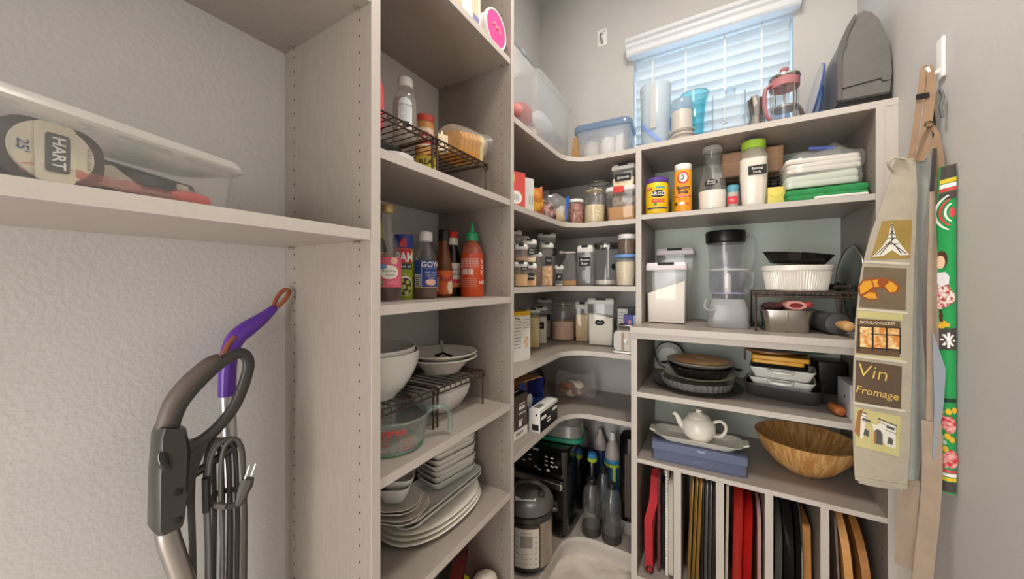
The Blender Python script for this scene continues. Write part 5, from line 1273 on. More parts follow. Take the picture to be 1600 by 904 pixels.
def soda(label, x, y, r, h, zt, dark):
    t = thing('soda_bottle', label, 'bottle', (x, y, z0), 0, 'clear carbonation bottles on the lowest corner shelf')
    part('foot', G().lathe([(r * 0.85, 0.0), (r, 0.005), (r * 1.01, 0.040), (r * 0.99, 0.0405)], 32), dark, t)
    part('body', G().lathe([(r * 0.97, 0.041), (r * 0.98, h * 0.62), (r * 0.92, h * 0.72), (r * 0.72, h * 0.83), (r * 0.42, h * 0.90), (r * 0.34, h * 0.93)], 32, cap1=False), clear('soda_plastic', '#f4f4f4', 0.05, 1.2, 0.14, '#b9b9b6'), t)
    part('cap', G().lathe([(r * 0.40, h * 0.905), (r * 0.46, h * 0.915), (r * 0.46, h * 0.99), (r * 0.4, h), (0.001, h)], 20), M_black, t)
    return t
M_sfoot = mat('soda_foot', '#35302d', 0.35)
soda('clear soda bottle with black cap, left one at the front of the lowest corner shelf', 0.398, 1.500, 0.0405, 0.236, 0, M_sfoot)
soda('clear soda bottle with black cap, right one at the front of the lowest corner shelf', 0.486, 1.502, 0.0405, 0.240, 0, M_sfoot)
soda('clear soda bottle with black cap behind the front pair', 0.425, 1.590, 0.034, 0.250, 0, M_sfoot)
t = bottle('strap_bottle', 'blue drink bottle with lime strap in the lower corner', 'bottle', (0.440, 1.692, z0), 0.2, [(0.034, 0), (0.036, 0.01), (0.036, 0.22), (0.034, 0.235)], clear('blue_clear', '#9fc7e8', 0.05, 0.9, 0.5, '#3f8fc4'))
part('collar', G().lathe([(0.0345, 0.2355), (0.036, 0.238), (0.036, 0.252), (0.0345, 0.2545)], 28), mat('collar_blue', '#3a8fd0', 0.4), t)
part('strap_ring', G().lathe([(0.036, 0.222), (0.038, 0.224), (0.038, 0.234), (0.036, 0.2352)], 28), mat('strap_lime', '#b6d13a', 0.5), t)
part('strap', G().box(0.004, 0.016, -0.0400, -0.0370, 0.140, 0.226), _M['strap_lime'], t, smooth=False)
part('dome', G().lathe([(0.034, 0.255), (0.035, 0.262), (0.030, 0.30), (0.018, 0.332), (0.013, 0.34)], 28), mat('dome_grey', '#b5ada6', 0.4), t)
part('cap', G().lathe([(0.014, 0.3405), (0.014, 0.352), (0.011, 0.355), (0.010, 0.375), (0.001, 0.377)], 20), M_white, t)
t = bottle('strap_bottle', 'dark drink bottle with blue and lime cap beside the oven', 'bottle', (0.358, 1.640, z0), 0.2, [(0.020, 0), (0.023, 0.01), (0.023, 0.23), (0.019, 0.24)], M_blackg)
part('collar', G().lathe([(0.020, 0.2405), (0.023, 0.243), (0.023, 0.258), (0.021, 0.2595)], 24), _M['strap_lime'], t)
part('cap', G().lathe([(0.021, 0.26), (0.022, 0.262), (0.020, 0.276), (0.012, 0.282), (0.001, 0.283)], 24), _M['collar_blue'], t)
t = bottle('gas_cylinder', 'tall navy bottle with pale domed top in the far lower corner', 'bottle', (0.362, 1.756, z0), 0.0, [(0.034, 0), (0.036, 0.01), (0.036, 0.25), (0.034, 0.256)], mat('navy_bottle', '#1f3566', 0.3), [(0.033, 0.2565), (0.034, 0.26), (0.028, 0.30), (0.014, 0.33), (0.010, 0.355), (0.001, 0.357)], _M['dome_grey'])
t = thing('soda_maker', 'tall slim black soda maker with grey foot in the lower corner', 'soda maker', (0.539, 1.602, z0), 0)
part('foot', G().rbox(0.084, 0.084, 0.06, 0.03, 0.003, 0), mat('foot_grey', '#8f8c88', 0.35), t)
part('tower', G().loft([rrect(0.086, 0.088, 0.035, 6, 0.0605), rrect(0.09, 0.092, 0.036, 6, 0.065), rrect(0.088, 0.09, 0.036, 6, 0.36), rrect(0.080, 0.084, 0.034, 6, 0.415), rrect(0.060, 0.06, 0.028, 6, 0.428)]), M_blackg, t)
part('side_strip', G().box(-0.012, 0.012, -0.0475, -0.0455, 0.08, 0.35), mat('strip_brown', '#4d433d', 0.25, metal=0.4), t, smooth=False)
# ============================================================ RIGHT CABINET
# --- R1: top of the cabinet, in front of the window
z0 = 1.7185
t = thing('water_pitcher', 'tall frosted white pitcher with grey stripe, leftmost on top of the cabinet', 'pitcher', (0.652, 1.552, z0), 0.0)
part('body', G().lathe([(0.001, 0.0005), (0.050, 0.0005), (0.054, 0.004), (0.060, 0.255), (0.058, 0.258), (0.055, 0.255), (0.050, 0.008)], 36), clear('frosted_white', '#f6fbff', 0.2, 0.7, 0.55, '#e9f1f6'), t)
patch(-0.012, 0.010, 0.07, 0.245, 0, mat('stripe_grey', '#b3b4b4', 0.5), t, wrap=0.0590, name='stripe', out=0.0016)
part('blue_stripe', G().grid(lambda u, v: (-0.055 + 0.085 * u, -0.0012, 0.088 - 0.085 * u + 0.018 * v), 10, 1).wrap(0.0572), mat('stripe_blue', '#7f9bd8', 0.5), t, fix=False)
t = thing('coffee_grinder', 'beige coffee grinder with cloudy lid and cord wound at its base', 'grinder', (0.752, 1.520, z0), 0.2)
part('body', G().lathe([(0.040, 0.0), (0.041, 0.004), (0.0375, 0.03), (0.0375, 0.115), (0.0365, 0.118)], 32), mat('grinder_beige', '#bdb6ae', 0.4), t)
part('lid', G().lathe([(0.0385, 0.1185), (0.0395, 0.121), (0.0385, 0.150), (0.034, 0.163), (0.02, 0.168), (0.001, 0.169)], 32), clear('lid_smoke', '#dfeaf2', 0.1, 0.9, 0.45, '#cfdde8'), t)
part('power_cord', G().tube([((0.043 + 0.002 * math.sin(3 * a)) * math.cos(a), (0.043 + 0.002 * math.sin(3 * a)) * math.sin(a), 0.008 + 0.0036 * a / 1.2) for a in [i * 0.25 for i in range(62)]], 0.0035, 6), mat('cord_beige', '#c9bfb6', 0.5), t)
t = thing('blue_lid_jar', 'small clear jar with blue lid behind the coffee grinder', 'jar', (0.712, 1.672, z0), 0)
part('body', G().lathe([(0.001, 0.0005), (0.035, 0.0005), (0.038, 0.14)], 28, cap1=False), clear('pale_blue', '#e3eefb', 0.1, 0.9, 0.35, '#c6d8f0'), t)
part('lid', G().lathe([(0.040, 0.1405), (0.041, 0.143), (0.041, 0.155), (0.036, 0.16), (0.001, 0.161)], 28), mat('lid_deepblue', '#4c63c0', 0.4), t)
t = thing('glass_vase', 'flared aqua glass vase on top of the cabinet', 'vase', (0.792, 1.612, z0), 0)
part('vase', G().lathe([(0.001, 0.0005), (0.034, 0.0005), (0.036, 0.006), (0.036, 0.10), (0.042, 0.17), (0.054, 0.215), (0.052, 0.216), (0.040, 0.17), (0.033, 0.10), (0.032, 0.012)], 36), clear('aqua', '#c9f1f6', 0.03, 1.2, 0.10, '#a8e4ee'), t)
part('rim', G().tube([(0.053 * math.cos(2 * PI * i / 36), 0.053 * math.sin(2 * PI * i / 36), 0.2155) for i in range(36)], 0.0016, 5, closed=True), mat('rim_grey', '#9fb3b6', 0.2), t)
t = thing('glass_pitcher', 'square clear glass pitcher with stopper on top of the cabinet', 'pitcher', (0.903, 1.580, z0), 0.1)
part('body', G().loft([rrect(0.09, 0.09, 0.012, 4, 0.0005), rrect(0.098, 0.098, 0.014, 4, 0.004), rrect(0.104, 0.104, 0.014, 4, 0.155), rrect(0.098, 0.098, 0.012, 4, 0.155), rrect(0.09, 0.09, 0.01, 4, 0.012)]), M_glass, t)
part('edge', G().box(0.0495, 0.0535, -0.054, -0.050, 0.004, 0.156), mat('edge_glass', '#8a9aa4', 0.15), t, smooth=False)
part('edge', G().box(-0.0535, -0.0505, -0.054, -0.051, 0.004, 0.156), _M['edge_glass'], t, smooth=False)
part('stopper', G().lathe([(0.026, 0.1555), (0.026, 0.162), (0.018, 0.168), (0.02, 0.19), (0.012, 0.198), (0.001, 0.199)], 20, 0.012), clear('stopper', '#e9f3f8', 0.05, 1.2, 0.3, '#d8e6ee'), t)
part('ribbing', G().tube([(-0.03, -0.0535, 0.05), (-0.015, -0.0535, 0.055), (0.0, -0.0535, 0.048), (-0.02, -0.0535, 0.042)], 0.0015, 5), M_chrome, t)
t = thing('moka_pot', 'small steel coffee pot between glass pitcher and pink coffee press', 'coffee pot', (0.994, 1.560, z0), 1.3)
part('body', G().lathe([(0.032, 0.0), (0.034, 0.003), (0.026, 0.055), (0.026, 0.060), (0.034, 0.115), (0.033, 0.117), (0.001, 0.117)], 10), M_chrome, t, smooth=False)
part('lid', G().lathe([(0.033, 0.1175), (0.02, 0.126), (0.006, 0.130), (0.006, 0.138), (0.001, 0.139)], 10), M_chrome, t)
part('spout', G().loft([[(-0.034, -0.01, 0.095), (-0.034, 0.01, 0.095), (-0.03, 0.0, 0.085)], [(-0.050, -0.006, 0.118), (-0.050, 0.006, 0.118), (-0.046, 0.0, 0.112)]]), M_chrome, t)
M_rose = mat('rose_plastic', '#ad7277', 0.35)
t = thing('coffee_press', 'pink framed glass coffee press on top of the cabinet', 'coffee press', (1.070, 1.515, z0), face(1.070, 1.515))
part('beaker', G().lathe([(0.001, 0.004), (0.038, 0.004), (0.040, 0.008), (0.040, 0.145)], 32, cap1=False), M_glass, t)
part('band', G().lathe([(0.0408, 0.118), (0.043, 0.120), (0.043, 0.146), (0.0408, 0.148)], 32, cap0=False, cap1=False), M_rose, t)
part('lid', G().lathe([(0.042, 0.1485), (0.045, 0.152), (0.044, 0.158), (0.02, 0.170), (0.008, 0.172)], 32), M_chrome, t)
part('knob', G().lathe([(0.004, 0.1725), (0.005, 0.176), (0.012, 0.179), (0.013, 0.186), (0.008, 0.191), (0.001, 0.192)], 20), M_rose, t)
p, r = smooth_path([(-0.036, -0.022, 0.132), (-0.052, -0.028, 0.118), (-0.054, -0.030, 0.070), (-0.048, -0.028, 0.030), (-0.036, -0.022, 0.014)], [(0.010, 0.006)] * 5, 4)
part('handle', G().tube(p, r, 10), M_rose, t)
part('plunger', G().lathe([(0.002, 0.045), (0.037, 0.046), (0.037, 0.054), (0.003, 0.056), (0.002, 0.15)], 24), M_steel, t)
for a in (0.6, 2.2, 3.9, 5.4):
    part('frame_leg', G().tube([(0.0415 * math.cos(a), 0.0415 * math.sin(a), 0.0005), (0.0415 * math.cos(a), 0.0415 * math.sin(a), 0.119)], 0.0022, 6), M_chrome, t)
t = thing('brown_handle_carafe', 'glass carafe with dark brown loop handle behind the coffee press', 'carafe', (1.074, 1.660, z0), 0)
part('body', G().lathe([(0.001, 0.0005), (0.036, 0.0005), (0.040, 0.03), (0.030, 0.09), (0.028, 0.12)], 28, cap1=False), clear('sky_glass', '#d8e8fb', 0.05, 1.0, 0.2, '#bcd6f4'), t)
p, r = smooth_path([(0.028, -0.01, 0.112), (0.052, -0.014, 0.104), (0.068, -0.016, 0.06), (0.070, -0.016, 0.01)], [(0.009, 0.007)] * 4, 4)
part('handle', G().tube(p, r, 8), mat('handle_brown', '#5f5450', 0.5), t)
M_gp = mat('grey_appliance', '#6b6764', 0.42, var=0.03, vscale=50)
t = thing('grey_bread_maker', 'grey appliance with domed top standing at the right end of the cabinet top', 'appliance', (0, 0, z0), 0)
oc = [(1.205, 0.028), (1.322, 0.026), (1.3265, 0.09), (1.322, 0.16), (1.312, 0.215), (1.297, 0.262), (1.280, 0.288), (1.264, 0.298), (1.247, 0.292), (1.232, 0.270), (1.218, 0.235), (1.208, 0.205), (1.204, 0.17)]
g = G(); cxm = 1.265; czm = 0.15
g.loft([[(cxm + (x - cxm) * s, y, czm + (zz - czm) * s) for x, zz in oc] for y, s in ((1.486, 0.965), (1.490, 0.99), (1.498, 1.0), (1.735, 1.0), (1.745, 0.96))])
part('shell', g, M_gp, t)
part('base', G().box(1.206, 1.3255, 1.497, 1.74, 0.001, 0.027), M_black, t, smooth=False)
part('side_strip', G().prism([(1.200, 0.03), (1.211, 0.03), (1.211, 0.17), (1.226, 0.235), (1.246, 0.280), (1.240, 0.288), (1.222, 0.255), (1.205, 0.21), (1.200, 0.18)], 1.480, 1.492), mat('grey_strip', '#5c5855', 0.4), t)
part('seam', G().tube([(1.212, 1.4845, 0.066), (1.300, 1.4845, 0.074), (1.303, 1.4845, 0.064), (1.321, 1.4865, 0.064)], 0.0014, 5), M_black, t)
part('hinge', G().ball((1.216, 1.488, 0.20), 0.010, 0.006, 0.016), M_gp, t)
for k, (x, lean, h) in enumerate(((1.158, 0.19, 0.22), (1.180, 0.10, 0.15))):
    m_ = clear('blue_edge_glass', '#dfeaf8', 0.03, 1.2, 0.25, '#b7cbe8')
    t = thing('glass_plate', ['large', 'small'][k] + ' blue-rimmed glass plate leaning beside the grey appliance', 'plate', (x - 0.01, 1.64, z0 + 0.003), 0, rot=(0, lean, 0))
    part('plate', G().prism([(0.12 * (h / 0.22) * math.cos(a), h / 2 + h / 2 * math.sin(a)) for a in [2 * PI * i / 36 for i in range(36)]], -0.003, 0.003, 'x'), m_, t)
    part('rim', G().tube([(0, 0.12 * (h / 0.22) * math.cos(2 * PI * i / 36), h / 2 + h / 2 * math.sin(2 * PI * i / 36)) for i in range(36)], 0.0035, 6, closed=True), mat('rim_navy', '#3f5a8f', 0.3), t)

# --- R2: baking supplies
z0 = 1.4422
t = thing('red_baking_box', 'red and white box behind the yellow cornstarch tub', 'box', (0.655, 1.645, z0), 0.0)
part('box', G().rbox(0.072, 0.04, 0.135, 0.001, 0.001), mat('box_orangered', '#cf4a2e', 0.5), t)
patch(-0.012, 0.028, 0.085, 0.125, -0.02, M_wink, t); letter('BAKE', 0.012, 0.008, 0.112, -0.0205, M_red, t, bold=0.02)
t = bottle('cornstarch_tub', 'yellow cornstarch tub with purple lid at the left of the baking shelf', 'tub', (0.664, 1.505, z0), face(0.664, 1.505), [(0.040, 0), (0.0425, 0.004), (0.0425, 0.100), (0.041, 0.118), (0.039, 0.122)], mat('tub_yellow', '#f0c81f', 0.4), [(0.040, 0.1225), (0.0415, 0.124), (0.0415, 0.140), (0.039, 0.142), (0.001, 0.142)], mat('lid_purple', '#5a3f8f', 0.4))
oval(0.004, 0.076, 0.027, 0.014, 0, mat('argo_dark', '#2a2a30', 0.5), t, wrap=0.0428)
letter('ARGO', 0.0200, 0.004, 0.0755, 0, M_wink, t, wrap=0.0440, bold=0.01)
patch(-0.02, 0.030, 0.042, 0.056, 0, M_red, t, wrap=0.0428); letter('CORN STARCH', 0.0072, 0.005, 0.049, 0, _M['tub_yellow'], t, wrap=0.0434, bold=0.01)
patch(-0.042, 0.042, 0.018, 0.024, 0, mat('band_navy', '#2f3f6f', 0.5), t, wrap=0.0428)
patch(-0.042, -0.018, 0.092, 0.103, 0, M_red, t, wrap=0.0428); patch(-0.005, 0.030, 0.096, 0.104, 0, mat('band_teal', '#5aa0a8', 0.5), t, wrap=0.0428)
letter('NEW', 0.007, -0.030, 0.0975, 0, M_wink, t, wrap=0.0436)
oval(-0.006, 0.036, 0.006, 0.006, 0, mat('leaf_green', '#4f8a3a', 0.6), t, wrap=0.0428)
solo('yellow_box', G().rbox(0.05, 0.03, 0.128, 0.001, 0.001), mat('box_lemon', '#d9c43a', 0.5), 'yellow box between the tub and the orange shaker', 'box', (0.730, 1.640, z0))
M_or = mat('shaker_orange', '#efa11f', 0.4)
t = bottle('baking_soda_shaker', 'orange baking soda shaker with white cap', 'shaker', (0.757, 1.512, z0), face(0.757, 1.512), [(0.029, 0), (0.031, 0.004), (0.031, 0.158), (0.0295, 0.161)], M_or, [(0.0295, 0.1615), (0.0305, 0.163), (0.0305, 0.182), (0.028, 0.185), (0.001, 0.185)], M_white)
oval(0.0, 0.130, 0.021, 0.023, 0, M_red, t, wrap=0.0313); oval(0.0, 0.130, 0.015, 0.0165, 0, M_wink, t, wrap=0.0320)
part('print', G().tube([(-0.008, 0, 0.122), (0.0, 0, 0.124), (0.004, 0, 0.136), (0.0, 0, 0.140), (-0.006, 0, 0.134)], 0.0022, 6).wrap(0.0322), M_ink, t)
letter('Baking', 0.0195, 0, 0.092, 0, mat('ink_navy', '#2a3050', 0.6), t, wrap=0.0318, bold=0.03)
letter('Soda', 0.0195, 0, 0.076, 0, _M['ink_navy'], t, wrap=0.0318, bold=0.03)
patch(-0.031, 0.031, 0.056, 0.063, 0, M_red, t, wrap=0.0313); letter('PURE & NATURAL', 0.0052, 0, 0.0595, 0, M_wink, t, wrap=0.0319)
letter('fresh and easy', 0.005, 0, 0.049, 0, M_ink, t, wrap=0.0316)
oval(-0.004, 0.032, 0.010, 0.006, 0, M_wink, t, wrap=0.0314); oval(0.016, 0.032, 0.006, 0.004, 0, M_red, t, wrap=0.0314); oval(-0.027, 0.032, 0.005, 0.006, 0, M_ink, t, wrap=0.0314)
t = bottle('glass_cloche', 'domed clear glass jar behind the orange shaker', 'jar', (0.812, 1.650, z0), 0, [(0.040, 0), (0.043, 0.01), (0.043, 0.16), (0.035, 0.20), (0.016, 0.222)], clear('grey_clear', '#dcdcd8', 0.05, 1.0, 0.15, '#b9b9b4'))
solo('white_recipe_box', G().rbox(0.04, 0.03, 0.185, 0.001, 0.001), M_card, 'narrow white box left of the glass carafe neck', 'box', (0.868, 1.700, z0))
t = thing('powder_carafe', 'glass carafe of white powder with white lid and script tag', 'carafe', (0.855, 1.527, z0), face(0.855, 1.527))
part('body', G().lathe([(0.001, 0.0005), (0.043, 0.0005), (0.046, 0.005), (0.047, 0.075), (0.044, 0.105), (0.034, 0.145), (0.0265, 0.180), (0.0265, 0.195), (0.031, 0.222)], 36, cap1=False), M_glass, t)
part('contents', G().lathe([(0.001, 0.004), (0.043, 0.005), (0.0455, 0.072), (0.03, 0.076), (0.001, 0.077)], 36), M_flour, t)
part('lid', G().lathe([(0.0315, 0.2225), (0.034, 0.224), (0.034, 0.234), (0.030, 0.240), (0.001, 0.241)], 32), clear('lid_frost', '#ffffff', 0.2, 0.8, 0.75, '#dcd9d6'), t)
oval(-0.003, 0.098, 0.021, 0.012, 0, M_tag, t, wrap=0.0462, name='tag'); oval(-0.013, 0.096, 0.012, 0.012, 0, M_tag, t, wrap=0.0464, name='tag')
letter('Baking', 0.0100, -0.003, 0.1025, 0, M_wink, t, wrap=0.0478, italic=0.2); letter('Powder', 0.0100, -0.003, 0.0935, 0, M_wink, t, wrap=0.0478, italic=0.2)
t = bottle('spice_jar', 'tiny spice jar with red label and blue lid', 'jar', (0.921, 1.530, z0), face(0.921, 1.53), [(0.0165, 0), (0.0175, 0.003), (0.0175, 0.062)], mat('jar_grey', '#b9b3ac', 0.4), [(0.017, 0.0625), (0.0178, 0.064), (0.0178, 0.086), (0.016, 0.088), (0.001, 0.088)], mat('lid_teal2', '#5fa3b8', 0.4))
patch(-0.018, 0.018, 0.018, 0.046, 0, M_red, t, wrap=0.0177); letter('SALT', 0.008, 0, 0.032, 0, M_wink, t, wrap=0.0184)
t = thing('baking_soda_bottle', 'tall clear bottle of baking soda with lime green lid', 'bottle', (0.984, 1.533, z0), face(0.984, 1.533))
part('body', G().loft([rrect(0.072, 0.06, 0.022, 6, 0.0005), rrect(0.076, 0.064, 0.024, 6, 0.004), rrect(0.086, 0.072, 0.028, 6, 0.12), rrect(0.086, 0.072, 0.028, 6, 0.175), rrect(0.070, 0.062, 0.026, 6, 0.200), rrect(0.062, 0.058, 0.026, 6, 0.208)]), clear('bottle_cloudy', '#ffffff', 0.1, 0.9, 0.30, '#f0ece4'), t)
part('contents', G().loft([rrect(0.068, 0.056, 0.02, 6, 0.004), rrect(0.082, 0.068, 0.026, 6, 0.12), rrect(0.082, 0.068, 0.026, 6, 0.172)]), M_flour, t)
part('lid', G().lathe([(0.034, 0.2085), (0.037, 0.210), (0.037, 0.234), (0.034, 0.237), (0.001, 0.237)], 32), mat('lid_lime', '#a4cf3f', 0.4), t)
part('cap', G().lathe([(0.020, 0.2375), (0.020, 0.244), (0.016, 0.248), (0.001, 0.248)], 24), mat('cap_navy', '#3a4680', 0.4), t)
patch(-0.015, 0.038, 0.110, 0.142, -0.0362, M_tag, t, t=0.0008, name='tag')
letter('Baking', 0.0125, 0.011, 0.132, -0.0372, M_wink, t); letter('Soda', 0.0125, 0.011, 0.119, -0.0372, M_wink, t)
t = thing('yellow_packet_box', 'small pale yellow box right of the baking soda bottle', 'box', (1.049, 1.550, z0), 0.1)
part('box', G().rbox(0.052, 0.04, 0.066, 0.001, 0.001), mat('box_paleyellow', '#e3d169', 0.55), t)
part('fold_line', G().tube([(-0.026, -0.0202, 0.042), (0.0, -0.0202, 0.028), (0.026, -0.0202, 0.048)], 0.0006, 4), mat('box_shade', '#b9a840', 0.6), t)
wire_rack('wire_rack', 'bronze wire rack holding the wooden box on the baking shelf', (0.985, 1.680, z0), 0.0, 0.205, 0.16, 0.140)
t = thing('wooden_box', 'brown wooden recipe box on the wire rack of the baking shelf', 'wooden box', (0.985, 1.685, z0 + 0.1420), 0.0)
part('box', G().rbox(0.195, 0.12, 0.098, 0.002, 0.0015), wood('box_wood', '#b58b68', '#a0785a', 8, (1, 4, 14)), t)
part('edge_strip', G().box(0.0965, 0.0985, -0.062, 0.06, 0.001, 0.097), mat('box_dark', '#5f3a2a', 0.5), t, smooth=False)
part('front_panel', G().box(-0.090, 0.082, -0.0625, -0.0602, 0.008, 0.088), wood('box_panel', '#bd9474', '#ab8466', 8, (1, 4, 14)), t, smooth=False)
# bagged linens and green cloth
t = thing('green_cloths', 'folded green cloth at the bottom of the linen pile', 'cloth', (1.176, 1.565, z0), 0.03)
R = random.Random(41)
def fold_stack(w, d, h, n, seed, amp=0.003):
    R = random.Random(seed); g = G(); layers = []
    for k in range(n):
        z_ = h * k / n; hh = h / n * 0.98; ox = R.uniform(-amp, amp)
        rings = []
        for (a, s) in ((0.0, 0.97), (0.3, 1.0), (0.7, 1.0), (1.0, 0.97)):
            rr = rrect(w * s, d * s, 0.012, 5, 0)
            rings.append([(x + ox, y, z_ + hh * a + 0.004 * math.sin(20 * x + k) * (1 if k else 0.2) * (0 if (k == 0 and a == 0) else 1)) for x, y, _ in rr])
        g.loft(rings)
    return g
part('cloth', fold_stack(0.208, 0.15, 0.042, 2, 4), mat('cloth_green', '#2d8a4c', 0.85, var=0.12, vscale=70, bump=0.5, bscale=160), t)
part('white_hem', G().rbox(0.13, 0.02, 0.010, 0.004, 0.003, 0.0006, 0.03, -0.078), M_card, t)
t = thing('bagged_napkins', 'pale green folded napkins in clear plastic above the green cloth', 'napkins', (1.168, 1.570, z0 + 0.049), -0.02)
part('napkins', fold_stack(0.185, 0.13, 0.042, 2, 7), mat('napkin_green', '#cfd8c6', 0.85), t)
part('bag', G().loft([rrect(0.195, 0.14, 0.02, 5, -0.0), rrect(0.205, 0.15, 0.02, 5, 0.022), rrect(0.196, 0.14, 0.02, 5, 0.046)]).jit(0.002, 3), M_film, t)
t = thing('bagged_cloths', 'white folded cloths in a clear zip bag at the top of the linen pile', 'cloths', (1.170, 1.570, z0 + 0.099), 0.03)
part('cloths', fold_stack(0.19, 0.13, 0.046, 3, 9, 0.006), mat('cloth_white', '#e4ded3', 0.85, bump=0.2, bscale=200), t)
def linen_bag(u, v):
    a = u * 2 * PI
    s = [1.0, 1.08, 1.06, 0.95, 0.6, 0.2][min(5, int(v * 5))]; f_ = v * 5 - int(v * 5); s2 = [1.08, 1.06, 0.95, 0.6, 0.2, 0.05][min(5, int(v * 5))]
    k = s + (s2 - s) * f_
    c, q = math.cos(a), math.sin(a)
    x = 0.103 * k * math.copysign(abs(c) ** 0.55, c); y = 0.073 * k * math.copysign(abs(q) ** 0.55, q)
    return (x + 0.02 * v * v, y, 0.0 + 0.092 * v ** 0.9 * (1 + 0.12 * math.sin(4 * x * 18) * v))
part('bag', G().grid(linen_bag, 40, 12), M_film, t)
part('strip', G().box(-0.045, 0.020, -0.052, -0.046, 0.072, 0.080), mat('strip_violet', '#4a5aa8', 0.4), t, rot=(0.0, 0.12, 0), smooth=False)

# --- R3: counter
z0 = ZK + 0.0005
t = pop('flour_bin', 'big square clear bin of flour with white lid at the left of the counter', (0.692, 1.590, z0), 0.02, 0.150, 0.115, 0.245, 0.68, M_flour, None, lidm=mat('lid_lilac', '#e2dadd', 0.35), lid_h=0.030, slope=0.055)
t = pop('square_bin', 'taller square clear bin behind the flour bin on the counter', (0.712, 1.722, z0), 0.0, 0.146, 0.110, 0.312, 0.0, None, None, lidm=_M['lid_lilac'], lid_h=0.028)
M_gb = mat('blender_grey', '#9a9a9c', 0.3, coat=0.2)
t = thing('food_processor', 'grey blender base with clear chopping bowl on the counter', 'blender', (0.905, 1.545, z0), face(0.905, 1.545) * 0.4)
part('base', G().loft([rrect(0.132, 0.115, 0.025, 6, 0.0), rrect(0.136, 0.118, 0.026, 6, 0.004), rrect(0.128, 0.110, 0.026, 6, 0.070), rrect(0.112, 0.100, 0.026, 6, 0.096), rrect(0.104, 0.094, 0.026, 6, 0.104)]), M_gb, t)
M_pc = clear('lilac_clear', '#fbfbfe', 0.05, 1.1, 0.12, '#d6d3e0')
part('collar', G().lathe([(0.050, 0.1045), (0.052, 0.107), (0.050, 0.120)], 32), M_pc, t)
part('bowl', G().lathe([(0.050, 0.1205), (0.056, 0.126), (0.062, 0.150), (0.062, 0.212)], 36, cap1=False), M_pc, t)
part('bowl_lid', G().lathe([(0.064, 0.2125), (0.065, 0.216), (0.064, 0.222), (0.03, 0.226), (0.001, 0.227)], 36), M_pc, t)
part('bowl_rim', G().tube([(0.0625 * math.cos(2 * PI * i / 36), 0.0625 * math.sin(2 * PI * i / 36), 0.212) for i in range(36)], 0.002, 6, closed=True), M_lid, t)
part('bowl_base_ring', G().tube([(0.056 * math.cos(2 * PI * i / 36), 0.056 * math.sin(2 * PI * i / 36), 0.1255) for i in range(36)], 0.002, 6, closed=True), mat('ring_lilac', '#a9a4c8', 0.3), t)
part('blade_post', G().lathe([(0.012, 0.122), (0.012, 0.185), (0.005, 0.20)], 12), M_lid, t)
part('bowl_handle', G().tube([(0.062, -0.01, 0.205), (0.078, -0.012, 0.20), (0.076, -0.012, 0.15), (0.058, -0.01, 0.13)], 0.005, 8), M_pc, t)
p = smooth_path([(-0.068, -0.035, 0.10), (-0.074, -0.046, 0.075), (-0.058, -0.060, 0.062), (-0.036, -0.062, 0.070)], None, 4)
part('side_clip', G().tube(p, 0.0045, 8), M_gb, t)
t = thing('blender_jar', 'tall clear blender jar with black lid and handle behind the grey base', 'blender jar', (0.900, 1.700, z0), 0.1)
part('foot', G().lathe([(0.05, 0.0), (0.056, 0.004), (0.052, 0.05), (0.044, 0.09)], 32), mat('jar_foot', '#3a322f', 0.4), t)
part('jar', G().lathe([(0.044, 0.0905), (0.048, 0.12), (0.066, 0.33)], 36, cap1=False), M_pc, t)
part('lid', G().lathe([(0.066, 0.325), (0.071, 0.330), (0.073, 0.368), (0.070, 0.374), (0.001, 0.375)], 36), M_black, t)
p, r = smooth_path([(0.064, -0.01, 0.345), (0.098, -0.016, 0.338), (0.100, -0.018, 0.25), (0.080, -0.012, 0.19), (0.054, -0.006, 0.165)], [(0.008, 0.006)] * 5, 4)
part('handle', G().tube(p, r, 10), M_pc, t)
t = thing('power_cord', 'coiled black power cord and plug beside the grey blender base', 'cord', (1.003, 1.512, z0), 0)
part('coil', G().tube(smooth_path([(0.022 * math.cos(a) * (1 + 0.25 * math.sin(2.3 * a)), 0.020 * math.sin(a), 0.006 + 0.020 * abs(math.sin(1.7 * a)) * (1 - a / 16) + 0.0015) for a in [i * 0.7 for i in range(20)]], None, 3), 0.0035, 7), M_black, t)
part('plug', G().rbox(0.018, 0.022, 0.014, 0.004, 0.003, 0.0, 0.030, -0.012), M_black, t)
wire_rack('wire_rack', 'bronze wire rack carrying the ribbed white dish on the counter', (1.1125, 1.535, z0), 0.0, 0.268, 0.19, 0.136)
zr = z0 + 0.1378
g = G(); rings = []
N = 144
def rib(r, z_, amp): return [((r + amp * (1 if i % 2 else -1)) * math.cos(2 * PI * i / N), (r + amp * (1 if i % 2 else -1)) * 0.78 * math.sin(2 * PI * i / N), z_) for i in range(N)]
g.loft([rib(0.078, 0, 0), rib(0.082, 0.003, 0.0014), rib(0.0925, 0.062, 0.0014), rib(0.0935, 0.066, 0), rib(0.0975, 0.068, 0), rib(0.099, 0.082, 0), rib(0.097, 0.084, 0), rib(0.092, 0.083, 0), rib(0.078, 0.007, 0)])
solo('ribbed_dish', g, M_china, 'oval ribbed white baking dish on the wire rack of the counter', 'baking dish', (1.104, 1.530, zr), 0.0, angle=25)
g = G()
def flut(r, z_, amp, n=96): return [((r + amp * math.cos(16 * 2 * PI * i / n)) * math.cos(2 * PI * i / n), (r + amp * math.cos(16 * 2 * PI * i / n)) * 0.8 * math.sin(2 * PI * i / n), z_) for i in range(n)]
g.loft([flut(0.070, 0, 0.0), flut(0.073, 0.003, 0.001), flut(0.092, 0.034, 0.003), flut(0.096, 0.035, 0.003), flut(0.096, 0.037, 0.003), flut(0.090, 0.036, 0.003), flut(0.070, 0.005, 0.001)])
